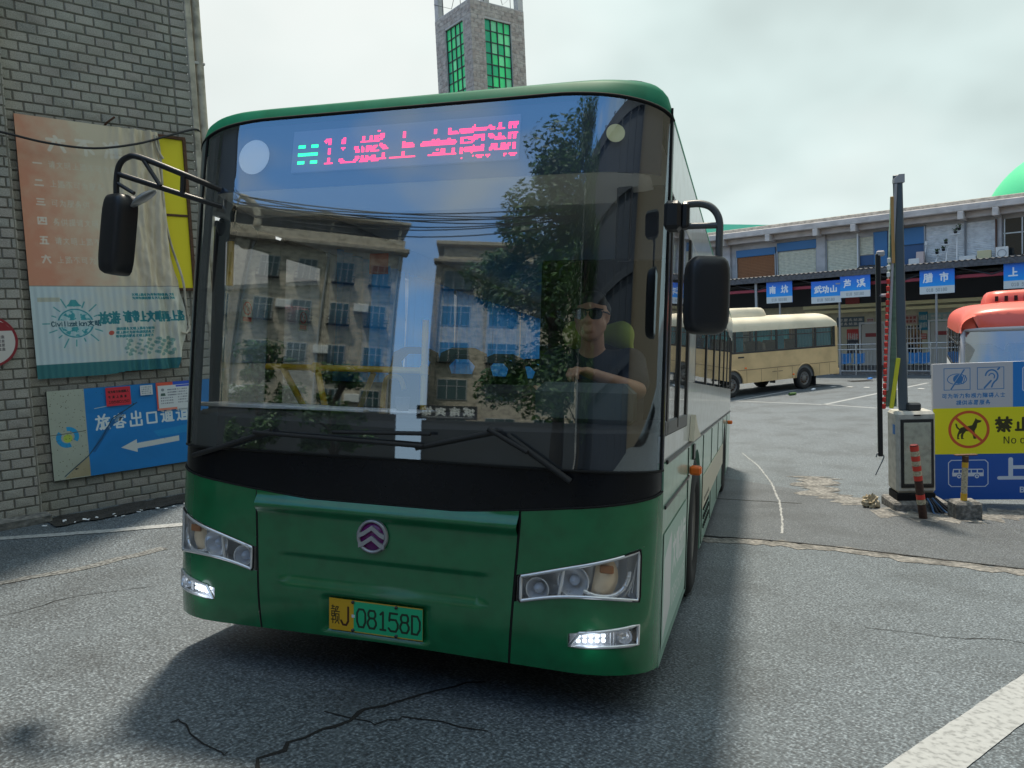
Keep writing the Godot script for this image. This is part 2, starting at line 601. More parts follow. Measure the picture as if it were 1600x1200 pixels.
func materials() -> void:
	var im := Image.create(4, 4, false, Image.FORMAT_RGBA8)
	im.fill(Color.WHITE)
	WHITE = ImageTexture.create_from_image(im)
	# shared wear
	var wear := noise_tex(3, 0.02, FastNoiseLite.TYPE_SIMPLEX_SMOOTH, [[0.2, 0.45], [0.5, 0.85], [0.8, 1.0]], 5, 512)
	var soft := noise_tex(8, 0.012, FastNoiseLite.TYPE_SIMPLEX_SMOOTH, [[0.2, 0.72], [0.55, 0.95], [0.8, 1.0]], 4, 512)
	var film_dirt := noise_tex(91, 0.025, FastNoiseLite.TYPE_SIMPLEX_SMOOTH, [[0.2, Color(0.78, 0.76, 0.72).linear_to_srgb()], [0.48, Color(0.92, 0.915, 0.90).linear_to_srgb()], [0.75, 1.0]], 6, 512)
	var stain := noise_tex(21, 0.006, FastNoiseLite.TYPE_SIMPLEX_SMOOTH, [[0.2, 0.70], [0.45, 0.92], [0.7, 1.0]], 5, 1024)
	var speck := noise_tex(14, 0.19, FastNoiseLite.TYPE_VALUE_CUBIC, [[0.2, Color(0.030, 0.034, 0.038).linear_to_srgb()], [0.42, Color(0.078, 0.088, 0.096).linear_to_srgb()], [0.6, Color(0.125, 0.140, 0.150).linear_to_srgb()], [0.8, Color(0.30, 0.32, 0.335).linear_to_srgb()]], 3, 1024)
	var bump := noise_tex(14, 0.19, FastNoiseLite.TYPE_VALUE_CUBIC, [[0.1, 0.0], [0.9, 1.0]], 3, 1024, true)
	var pits := noise_tex(33, 0.05, FastNoiseLite.TYPE_SIMPLEX, [[0.2, 0.0], [0.8, 1.0]], 4, 512, true)
	# asphalt
	var a := mk("asphalt", Color.WHITE, 0.62)
	triplanar(a, speck, 1.7)
	relief(a, bump, 0.35)
	grime(a, stain, 7.3)
	a.roughness = 0.62
	a.albedo_color = Color(0.93, 0.97, 1.0)
	var ad := a.duplicate() as StandardMaterial3D
	ad.albedo_color = rgb(0.66, 0.68, 0.72)
	M["asphalt_dark"] = ad
	var cr := mk("worn_concrete", Color.WHITE, 0.85)
	triplanar(cr, noise_tex(41, 0.03, FastNoiseLite.TYPE_SIMPLEX, [[0.25, Color(0.13, 0.128, 0.12).linear_to_srgb()], [0.6, Color(0.23, 0.22, 0.205).linear_to_srgb()], [0.85, Color(0.33, 0.315, 0.29).linear_to_srgb()]], 5, 512), 1.1)
	relief(cr, pits, 0.4)
	grime(cr, wear, 2.9)
	var dk := mk("damp_edge", rgb(0.035, 0.033, 0.03), 0.9)
	relief(dk, pits, 1.0)
	dk.uv1_triplanar = true
	dk.uv1_world_triplanar = true
	grime(dk, wear, 1.3)
	var wp := mk("road_paint", rgb(0.33, 0.345, 0.35), 0.75)
	grime(wp, noise_tex(52, 0.05, FastNoiseLite.TYPE_SIMPLEX, [[0.15, 0.55], [0.45, 0.9], [0.8, 1.0]], 5, 512), 1.4)
	var op := mk("old_paint", rgb(0.19, 0.20, 0.20), 0.7)
	grime(op, noise_tex(53, 0.06, FastNoiseLite.TYPE_SIMPLEX, [[0.3, 0.2], [0.5, 0.7], [0.7, 1.0]], 5, 512), 1.2)
	grime(mk("scrape_paint", rgb(0.33, 0.34, 0.34), 0.7), wear, 0.9)
	mk("crack", rgb(0.008, 0.008, 0.008), 0.9)
	# rustic tiles in several tones
	var grain := noise_tex(61, 0.035, FastNoiseLite.TYPE_SIMPLEX, [[0.2, 0.55], [0.5, 0.9], [0.8, 1.1]], 5, 512)
	var tones := [Color(0.43, 0.415, 0.37), Color(0.46, 0.435, 0.39), Color(0.40, 0.39, 0.36), Color(0.48, 0.45, 0.40), Color(0.44, 0.405, 0.37)]
	for i in 5:
		var t := mk("tile_%d" % i, rgb(tones[i].r, tones[i].g, tones[i].b), 0.72)
		triplanar(t, grain, 0.22)
		relief(t, pits, 0.25)
		grime(t, stain, 3.7)
	mk("mortar", rgb(0.20, 0.19, 0.17), 0.95)
	grime(mk("plaster", rgb(0.58, 0.52, 0.43), 0.85), wear, 2.0)
	grime(mk("plaster_grey", rgb(0.50, 0.475, 0.455), 0.85), soft, 4.1)
	grime(mk("fascia", rgb(0.58, 0.53, 0.49), 0.85), soft, 3.3)
	grime(mk("cream_wall", rgb(0.62, 0.57, 0.40), 0.8), soft, 3.0)
	grime(mk("facade_cream", rgb(0.56, 0.48, 0.37), 0.85), wear, 4.0)
	grime(mk("facade_dark", rgb(0.42, 0.35, 0.27), 0.85), wear, 4.0)
	# metals and plastics
	mk("black_plastic", rgb(0.012, 0.013, 0.016), 0.42)
	mk("rubber", rgb(0.012, 0.012, 0.012), 0.7)
	mk("gap", rgb(0.004, 0.004, 0.004), 0.9)
	mk("chrome", rgb(0.75, 0.75, 0.76), 0.12, 1.0)
	mk("grey_metal", rgb(0.30, 0.31, 0.32), 0.45, 0.6)
	mk("dark_metal", rgb(0.045, 0.05, 0.055), 0.5, 0.4)
	grime(mk("steel_rail", rgb(0.50, 0.51, 0.50), 0.4, 0.7), soft, 1.0)
	grime(mk("rusty_metal", rgb(0.12, 0.055, 0.03), 0.8), wear, 0.3)
	mk("cable", rgb(0.012, 0.013, 0.018), 0.6)
	# bus paint
	for k in [["bus_green", Color(0.001, 0.150, 0.050), 0.24], ["bus_roof", Color(0.008, 0.15, 0.085), 0.5], ["bus_black", Color(0.006, 0.007, 0.010), 0.2], ["bus_white", Color(0.58, 0.60, 0.60), 0.3], ["bus_pale", Color(0.24, 0.46, 0.35), 0.35]]:
		var m := mk(k[0], rgb(k[1].r, k[1].g, k[1].b), k[2])
		m.clearcoat_enabled = true
		m.clearcoat = 0.8
		m.clearcoat_roughness = 0.06
		m.clearcoat = 0.5
		if k[0] == "bus_roof":
			m.clearcoat_enabled = false
			m.metallic_specular = 0.15
		if k[0] == "bus_black":
			m.clearcoat_enabled = false
			m.metallic_specular = 0.35
		grime(m, film_dirt, 1.9)
	mk("trim_black", rgb(0.01, 0.011, 0.013), 0.35)
	var film := mk("coated_glass", Color(0.90, 0.96, 1.0, 0.25), 0.015, 1.0)
	film.transparency = BaseMaterial3D.TRANSPARENCY_ALPHA
	film.albedo_texture = WHITE
	var film2 := film.duplicate() as StandardMaterial3D
	film2.resource_name = "inner_film"
	film2.albedo_color = Color(0.92, 0.96, 1.0, 0.15)
	M["inner_film"] = film2
	glass("clear_glass", Color(1, 1, 1), 0.04)
	glass("tinted_glass", Color(0.03, 0.05, 0.05), 0.35)
	mk("dark_glass", rgb(0.012, 0.016, 0.018), 0.04, 0.0, 0.75)
	glass("lamp_glass", Color(1, 1, 1), 0.03)
	mk("yellow_rail", rgb(0.92, 0.56, 0.015), 0.35)
	mk("cabin_grey", rgb(0.10, 0.105, 0.11), 0.7)
	mk("cabin_pale", rgb(0.66, 0.65, 0.60), 0.7)
	mk("cabin_floor", rgb(0.05, 0.05, 0.055), 0.8)
	mk("dash_dark", rgb(0.016, 0.017, 0.02), 0.6)
	mk("dash_green", rgb(0.075, 0.10, 0.095), 0.5)
	mk("seat_green", rgb(0.012, 0.05, 0.022), 0.5)
	var cu := mk("curtain_blue", rgb(0.06, 0.40, 0.90), 0.9)
	cu.backlight_enabled = true
	cu.backlight = Color(0.25, 0.68, 1.0)
	var ct := mk("curtain_teal", rgb(0.07, 0.36, 0.42), 0.9)
	ct.backlight_enabled = true
	ct.backlight = Color(0.3, 0.75, 0.8)
	mk("paper", rgb(0.75, 0.76, 0.78), 0.8)
	mk("white_paint", rgb(0.72, 0.72, 0.70), 0.45)
	mk("off_white", rgb(0.55, 0.53, 0.46), 0.6)
	mk("red_paint", rgb(0.62, 0.04, 0.03), 0.45)
	mk("amber", rgb(0.85, 0.16, 0.02), 0.25)
	mk("purple", rgb(0.16, 0.012, 0.14), 0.25)
	mk("blue_paint", rgb(0.02, 0.16, 0.48), 0.5)
	mk("deep_blue", rgb(0.03, 0.09, 0.20), 0.5)
	mk("yellow_panel", rgb(0.80, 0.68, 0.02), 0.5)
	mk("green_roof", rgb(0.10, 0.52, 0.36), 0.5)
	mk("dome_green", rgb(0.06, 0.58, 0.26), 0.45)
	mk("teal_glass", rgb(0.06, 0.42, 0.30), 0.12, 0.0, 0.6)
	for k in [["tower_pane", Color(0.14, 0.72, 0.42)], ["tower_pane_dark", Color(0.06, 0.36, 0.34)], ["tower_pane_pale", Color(0.40, 0.78, 0.62)]]:
		var m := mk(k[0], rgb(k[1].r, k[1].g, k[1].b), 0.15)
		m.backlight_enabled = true
		m.backlight = Color(0.45, 1.0, 0.7)
	grime(mk("tower_stone_a", rgb(0.44, 0.39, 0.35), 0.8), wear, 3.0)
	grime(mk("tower_stone_b", rgb(0.40, 0.34, 0.30), 0.8), wear, 3.0)
	grime(mk("tower_stone_c", rgb(0.47, 0.42, 0.37), 0.8), wear, 3.0)
	mk("badge_silver", rgb(0.34, 0.35, 0.38), 0.35, 0.5)
	mk("lamp_silver", rgb(0.74, 0.75, 0.77), 0.22, 0.6)
	mk("lamp_dark", rgb(0.60, 0.61, 0.64), 0.2, 0.45)
	mk("lamp_mirror", rgb(0.82, 0.83, 0.86), 0.14, 0.55)
	mk("lamp_bulb", rgb(0.45, 0.5, 0.6), 0.08)
	mk("lamp_amber", rgb(0.80, 0.62, 0.42), 0.18, 0.2)
	glow("led_white", Color(0.92, 0.96, 1.0), 0.8)
	mk("pillar_grey", rgb(0.10, 0.13, 0.12), 0.3)
	mk("header_blue", rgb(0.020, 0.030, 0.055), 0.5)
	mk("sticker_white", rgb(0.88, 0.90, 0.92), 0.6)
	mk("sticker_cream", rgb(0.90, 0.86, 0.50), 0.6)
	glass("bus_window", Color(0.02, 0.03, 0.03), 0.30).metallic_specular = 0.65
	glass("door_glass", Color(0.20, 0.42, 0.36), 0.55)
	mk("bus_cream", rgb(0.55, 0.50, 0.38), 0.4)
	mk("tyre", rgb(0.014, 0.014, 0.015), 0.85)
	mk("wheel_grey", rgb(0.16, 0.15, 0.14), 0.6, 0.3)
	mk("amber_dull", rgb(0.35, 0.12, 0.02), 0.5)
	mk("mirror_shell", rgb(0.22, 0.23, 0.24), 0.3)
	mk("mirror_arm", rgb(0.07, 0.075, 0.08), 0.45)
	mk("lintel_blue", rgb(0.04, 0.16, 0.34), 0.5)
	mk("strip_cream", rgb(0.90, 0.82, 0.48), 0.6)
	mk("plaque_red", rgb(0.30, 0.035, 0.03), 0.5)
	mk("seat_blue", rgb(0.02, 0.18, 0.42), 0.4)
	mk("minibus_red", rgb(0.72, 0.11, 0.07), 0.35)
	mk("minibus_seam", rgb(0.22, 0.16, 0.09), 0.6)
	glass("mini_window", Color(0.02, 0.04, 0.045), 0.25)
	glass("mini_screen", Color(0.05, 0.1, 0.1), 0.10).metallic_specular = 0.7
	mk("mini_pillar", rgb(0.45, 0.45, 0.47), 0.4)
	mk("seat_tan", rgb(0.34, 0.30, 0.20), 0.8)
	grime(mk("cabinet_cream", rgb(0.52, 0.50, 0.44), 0.45), soft, 0.8)
	grime(mk("panel_yellowed", rgb(0.46, 0.45, 0.33), 0.7), soft, 0.7)
	mk("boom_grey", rgb(0.10, 0.12, 0.14), 0.5, 0.2)
	mk("boom_pale", rgb(0.42, 0.40, 0.42), 0.5)
	grime(mk("mesh_green", rgb(0.45, 0.56, 0.42), 0.7), soft, 0.5)
	mk("tape_orange", rgb(0.50, 0.28, 0.10), 0.6)
	mk("yellow_bright", rgb(0.70, 0.66, 0.04), 0.5)
	grime(mk("bollard_brown", rgb(0.07, 0.028, 0.018), 0.6), wear, 0.4)
	mk("band_red", rgb(0.66, 0.05, 0.03), 0.45)
	grime(mk("band_cream", rgb(0.58, 0.50, 0.34), 0.55), wear, 0.3)
	mk("band_yellow", rgb(0.66, 0.38, 0.03), 0.55)
	mk("bag_tan", rgb(0.40, 0.33, 0.22), 0.5)
	mk("board_black", rgb(0.05, 0.045, 0.01), 0.4)
	mk("board_white", rgb(0.66, 0.70, 0.76), 0.4)
	mk("paint_white", rgb(0.68, 0.66, 0.62), 0.6)
	mk("carton_pink", rgb(0.58, 0.46, 0.42), 0.8)
	mk("carton_yellow", rgb(0.56, 0.50, 0.30), 0.8)
	mk("window_grey", rgb(0.34, 0.34, 0.33), 0.5)
	mk("street_glass", rgb(0.03, 0.06, 0.06), 0.05, 0.0, 0.6)
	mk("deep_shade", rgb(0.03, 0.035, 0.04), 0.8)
	grime(mk("brick_brown", rgb(0.36, 0.29, 0.20), 0.85), wear, 0.9)
	mk("added_block_navy", rgb(0.018, 0.028, 0.048), 0.6)
	mk("added_block_pier", rgb(0.030, 0.040, 0.058), 0.6)
	mk("shirt_print", rgb(0.08, 0.35, 0.30), 0.7)
	mk("mouth_dark", rgb(0.10, 0.025, 0.025), 0.5)
	mk("skin", rgb(0.60, 0.33, 0.20), 0.5)
	mk("hair", rgb(0.010, 0.009, 0.009), 0.55)
	mk("shirt_navy", rgb(0.010, 0.016, 0.032), 0.85)
	mk("trousers", rgb(0.02, 0.02, 0.025), 0.9)
	mk("lens_black", rgb(0.004, 0.004, 0.005), 0.05, 0.0, 0.7)
	mk("lime", rgb(0.34, 0.46, 0.07), 0.7)
	mk("leaf_dark", rgb(0.022, 0.060, 0.020), 0.55).backlight_enabled = true
	M.leaf_dark.backlight = Color(0.2, 0.3, 0.08)
	mk("leaf_light", rgb(0.06, 0.13, 0.03), 0.55).backlight_enabled = true
	M.leaf_light.backlight = Color(0.25, 0.35, 0.1)
	grime(mk("bark", rgb(0.09, 0.07, 0.05), 0.9), wear, 0.7)
	grime(mk("minibus_cream", rgb(0.64, 0.45, 0.23), 0.4), soft, 6.0)
	grime(mk("minibus_top", rgb(0.74, 0.66, 0.50), 0.4), soft, 6.0)
	grime(mk("shutter_cream", rgb(0.66, 0.62, 0.46), 0.6), soft, 1.0)
	grime(mk("shutter_rust", rgb(0.36, 0.15, 0.06), 0.8), noise_tex(71, 0.05, FastNoiseLite.TYPE_SIMPLEX, [[0.3, 0.35], [0.5, 0.9], [0.75, 1.5]], 5, 512), 1.2)
	grime(mk("shutter_white", rgb(0.70, 0.70, 0.68), 0.6), soft, 1.5)
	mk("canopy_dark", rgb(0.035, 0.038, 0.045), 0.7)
	grime(mk("canopy_sheet", rgb(0.10, 0.10, 0.11), 0.6), wear, 1.5)
	mk("red_beam", rgb(0.30, 0.03, 0.05), 0.5)


func ground() -> void:
	var xs := []
	var zs := []
	var x := -160.0
	while x < 170.0:
		xs.append(x)
		x += 0.3 if x > -8.0 and x < 12.0 else (2.0 if absf(x) < 40.0 else 20.0)
	var z := -260.0
	while z < 110.0:
		zs.append(z)
		z += 0.3 if z > -17.0 and z < 5.0 else (2.0 if z > -45.0 and z < 30.0 else 20.0)
	var rows := []
	for zz in zs:
		var row := []
		for xx in xs:
			row.append(on_ground(xx, zz))
		rows.append(row)
	var s := Shape.new()
	s.grid(rows, Vector3.UP)
	struct("ground", s, M.asphalt)
	var pts := [[Vector2(0.8, -12.6), Vector2(0.6, -7.5)], [Vector2(2.2, -12.2), Vector2(1.8, -7.36)], [Vector2(3.29, -11.7), Vector2(2.4, -7.25)], [Vector2(3.9, -10.8), Vector2(2.9, -7.04)], [Vector2(4.66, -9.5), Vector2(3.36, -6.78)], [Vector2(5.97, -8.95), Vector2(4.28, -6.28)], [Vector2(9.5, -8.6), Vector2(7.5, -4.6)]]
	rows = []
	for i in pts.size() - 1:
		for k in 8:
			var a: Vector2 = pts[i][0].lerp(pts[i + 1][0], k / 8.0)
			var b: Vector2 = pts[i][1].lerp(pts[i + 1][1], k / 8.0)
			var row := []
			for j in 25:
				var q := a.lerp(b, j / 24.0)
				row.append(on_ground(q.x, q.y, 0.003))
			rows.append(row)
	s = Shape.new()
	s.grid(rows, Vector3.UP)
	struct("darker_asphalt", s, M.asphalt_dark)  # sheet of darker asphalt as far as the road joint
	struct("road_edge_line", strip([Vector2(-9.0, -6.1), Vector2(-4.75, -6.45), Vector2(-4.44, -6.47), Vector2(-3.97, -6.51), Vector2(-3.52, -6.6), Vector2(-3.06, -6.76), Vector2(-1.9, -7.2)], 0.11, 0.005, 3, 0.04), M.road_paint)
	struct("faded_road_line", strip([Vector2(-6.5, -4.4), Vector2(-3.55, -5.13), Vector2(-3.22, -5.48), Vector2(-2.87, -6.1)], 0.10, 0.004, 5, 0.15), M.old_paint)
	struct("wide_road_line", strip([Vector2(0.2, -1.62), Vector2(1.27, -2.62), Vector2(1.91, -3.16), Vector2(2.69, -3.82), Vector2(5.2, -5.9)], 0.20, 0.005, 9, 0.02), M.road_paint)
	struct("road_joint", strip([Vector2(0.6, -7.4), Vector2(1.79, -7.24), Vector2(2.38, -7.13), Vector2(2.9, -6.92), Vector2(3.36, -6.66), Vector2(3.79, -6.42), Vector2(4.28, -6.16), Vector2(6.5, -5.0)], 0.26, 0.004, 12, 0.28), M.worn_concrete)
	struct("road_joint_gap", strip([Vector2(0.6, -7.52), Vector2(1.79, -7.37), Vector2(2.38, -7.26), Vector2(2.9, -7.05), Vector2(3.36, -6.79), Vector2(3.79, -6.55), Vector2(4.28, -6.29), Vector2(6.5, -5.12)], 0.035, 0.008, 13, 0.35), M.crack)
	struct("road_joint_far", strip([Vector2(1.0, -10.3), Vector2(2.6, -9.9), Vector2(3.6, -9.6)], 0.05, 0.004, 18, 0.3), M.crack)
	struct("road_scrape", strip([Vector2(4.3, -14.42), Vector2(4.13, -12.95), Vector2(3.78, -11.26), Vector2(3.35, -9.68), Vector2(2.96, -8.48), Vector2(2.66, -7.64)], 0.024, 0.005, 15, 0.35), M.scrape_paint)
	var cn := RandomNumberGenerator.new()
	cn.seed = 19
	for c in [[Vector2(-1.5, -2.3), Vector2(-0.25, -3.6), 0.020, 26], [Vector2(-0.86, -3.2), Vector2(-0.2, -3.05), 0.009, 10], [Vector2(-1.18, -2.85), Vector2(-1.5, -3.15), 0.008, 8], [Vector2(2.1, -4.6), Vector2(3.4, -4.2), 0.007, 16], [Vector2(-3.4, -4.2), Vector2(-2.5, -5.1), 0.006, 12]]:
		var path := []
		for i in c[3] + 1:
			var t: float = float(i) / c[3]
			var q: Vector2 = c[0].lerp(c[1], t)
			path.append(q + Vector2(cn.randf_range(-1, 1), cn.randf_range(-1, 1)) * 0.028 + Vector2(0.05, 0.05) * sin(t * 7.0))
		struct("road_crack", strip(path, c[2], 0.003, 16, 0.55), M.crack)
	struct("bay_line", strip([Vector2(6.97, -23.88), Vector2(10.79, -27.37)], 0.14, 0.005, 20, 0.05), M.road_paint)
	struct("bay_line", strip([Vector2(8.74, -21.6), Vector2(12.48, -24.9), Vector2(14.5, -26.7)], 0.14, 0.005, 21, 0.05), M.road_paint)
	struct("bay_line", strip([Vector2(5.6, -25.2), Vector2(8.97, -21.49), Vector2(9.94, -19.84), Vector2(13.5, -15.5)], 0.12, 0.005, 22, 0.05), M.road_paint)
	for i in 11:
		var t := i / 10.0
		struct("bay_dash", strip([Vector2(lerpf(10.85, 14.6, t), lerpf(-27.4, -22.9, t)), Vector2(lerpf(10.85, 14.6, t) + 0.12, lerpf(-27.4, -22.9, t) + 0.14)], 0.16, 0.02, 30 + i, 0.1), M.white_paint)
	struct("dirt_verge", strip([Vector2(-4.30, -6.95), Vector2(-3.6, -7.62), Vector2(-3.0, -8.2), Vector2(-2.6, -8.6)], 0.46, 0.012, 40, 0.12), M.damp_edge)
	struct("worn_patch", strip([Vector2(4.2, -8.9), Vector2(4.9, -8.75), Vector2(6.2, -8.85), Vector2(8.0, -8.9)], 0.55, 0.006, 42, 0.35), M.worn_concrete)
	struct("worn_patch", strip([Vector2(4.3, -9.5), Vector2(4.2, -10.6), Vector2(4.6, -11.8)], 0.5, 0.006, 44, 0.4), M.worn_concrete)


func tile_mesh(w: float, h: float, sd: int) -> ArrayMesh:
	# a split-faced tile: origin at its lower left corner on the wall, face on +z
	var rn := RandomNumberGenerator.new()
	rn.seed = sd
	var b := 0.006
	var t := 0.012
	var s := Shape.new()
	var back := [Vector3(0, 0, 0), Vector3(w, 0, 0), Vector3(w, h, 0), Vector3(0, h, 0)]
	var front := [Vector3(b, b, t), Vector3(w - b, b, t), Vector3(w - b, h - b, t), Vector3(b, h - b, t)]
	for i in 4:
		front[i] += Vector3(rn.randf_range(-0.002, 0.002), rn.randf_range(-0.002, 0.002), rn.randf_range(-0.002, 0.004))
	var mid := Vector3(w * rn.randf_range(0.35, 0.65), h * 0.5, t + rn.randf_range(0.001, 0.005))
	for i in 4:
		var j := (i + 1) % 4
		s.tri(front[i], front[j], mid, Vector3.BACK)
		var d: Vector3 = (back[i] + back[j]) * 0.5 - Vector3(w, h, 0) * 0.5
		s.quad(back[i], back[j], front[j], front[i], d + Vector3(0, 0, 0.02))
	return s.done()


func tiled_building() -> void:
	var xf := frame(WALL_O, WALL_E)
	var b := thing("tiled_building", "grey split-tile building with signs on its wall, left of the green bus", "building", xf)
	var wall := Shape.new()
	wall.box(Vector3(-7.14, 5.35, -3.015), Vector3(17.72, 11.3, 6.0))
	obj("wall", wall, M.mortar, b)
	var pier := Shape.new()
	pier.box(Vector3(-0.61, 5.35, 0.042), Vector3(1.2, 11.3, 0.12))
	obj("pier", pier, M.mortar, b)
	obj("roof", bx(Vector3(18.2, 0.25, 6.5), Vector3(-7.1, 11.13, -3.0), 0.03), M.plaster_grey, b)
	obj("corner_strip", bx(Vector3(0.07, 11.2, 0.05), Vector3(1.765, 5.4, -0.012), 0.008), M.plaster, b)
	obj("rain_pipe", tb([Vector3(1.86, 0.0, -0.03), Vector3(1.86, 11.0, -0.03)], 0.045, 12), M.plaster, b)
	for y in [2.0, 4.55, 7.0]:
		obj("pipe_clip", bx(Vector3(0.13, 0.03, 0.08), Vector3(1.845, y, -0.03), 0.006), M.plaster_grey, b)
	obj("plinth", bx(Vector3(1.4, 0.12, 0.22), Vector3(-0.66, -0.01, 0.16), 0.015), M.worn_concrete, b)
	var rn := RandomNumberGenerator.new()
	rn.seed = 4
	var pw := 0.166
	var ph := 0.0915
	var variants := []
	for k in 5:
		variants.append(tile_mesh(pw - 0.009, ph - 0.009, 100 + k))
	var half := tile_mesh(pw * 0.5 - 0.009, ph - 0.009, 110)
	var end := tile_mesh(0.165, ph - 0.009, 111)
	var rest := []
	for k in 5:
		rest.append(Shape.new())
	var n_parts := 0
	var sign_rects := [Rect2(0.12, 1.38, 1.2, 2.28), Rect2(0.18, 0.34, 1.3, 0.78)]
	for row in 118:
		var v := -0.06 + row * ph
		if row > 1 and row < 4:
			pass
		for zone in 2:
			var u := 0.004 if zone == 0 else -1.21
			var stop := 1.56 if zone == 0 else -0.02
			var w0 := -0.015 if zone == 0 else 0.102
			if row % 2 == 1:
				u -= 0.0
			var first := row % 2 == 1
			while u < stop - 0.02:
				var w := pw * 0.5 if first else pw
				if u + w > stop:
					w = stop - u
				var part := tile_at(b, u, v, w, w0, half if first else variants[rn.randi() % 5], pw, ph, first, rn.randi() % 5, n_parts, sign_rects, rest)
				n_parts += part
				first = false
				u += w
			if zone == 0:
				n_parts += tile_at(b, 1.572, v, 0.165, w0, end, 0.165, ph, false, rn.randi() % 5, n_parts, sign_rects, rest)
		# the pier's side and the far left wall
		for k in 1:
			var q := Transform3D(Basis(Vector3(0, 0, -1) * 0.7, Vector3.UP, Vector3.RIGHT), Vector3(-0.012, v, 0.1))
			add_copy(rest[row % 5], variants[row % 5], q)
		if v < 5.6:
			for k in 14:
				add_copy(rest[rn.randi() % 5], variants[rn.randi() % 5], Transform3D(Basis(), Vector3(-1.21 - (k + 1) * pw - (pw * 0.5 if row % 2 else 0.0), v, -0.015)))
	for k in 5:
		stuff(obj("tile_cladding", rest[k], M["tile_%d" % k], b))


func add_copy(s: Shape, m: ArrayMesh, xf: Transform3D) -> void:
	var a := m.surface_get_arrays(0)
	var v: PackedVector3Array = a[Mesh.ARRAY_VERTEX]
	for p in v:
		s.st.set_uv(Vector2())
		s.st.add_vertex(xf * p)


func tile_at(b: Node3D, u: float, v: float, w: float, w0: float, mesh: ArrayMesh, mw: float, ph: float, first: bool, tone: int, n_parts: int, rects: Array, rest: Array) -> int:
	var natural := (mw * 0.5 if first else mw)
	var xf := Transform3D(Basis().scaled(Vector3(w / natural, 1, 1)), Vector3(u, v, w0))
	var c := Vector2(u + w * 0.5, v + ph * 0.5)
	var visible := u > -0.36 and v < 5.35 and v > -0.02 and w > 0.03
	if visible:
		for r in rects:
			if r.has_point(c):
				visible = false
	if visible and c.x > 1.25 and v < 2.1:
		visible = false
	if visible and n_parts < 300:
		obj("tile", mesh, M["tile_%d" % tone], b, xf)
		return 1
	add_copy(rest[tone], mesh, xf)
	return 0


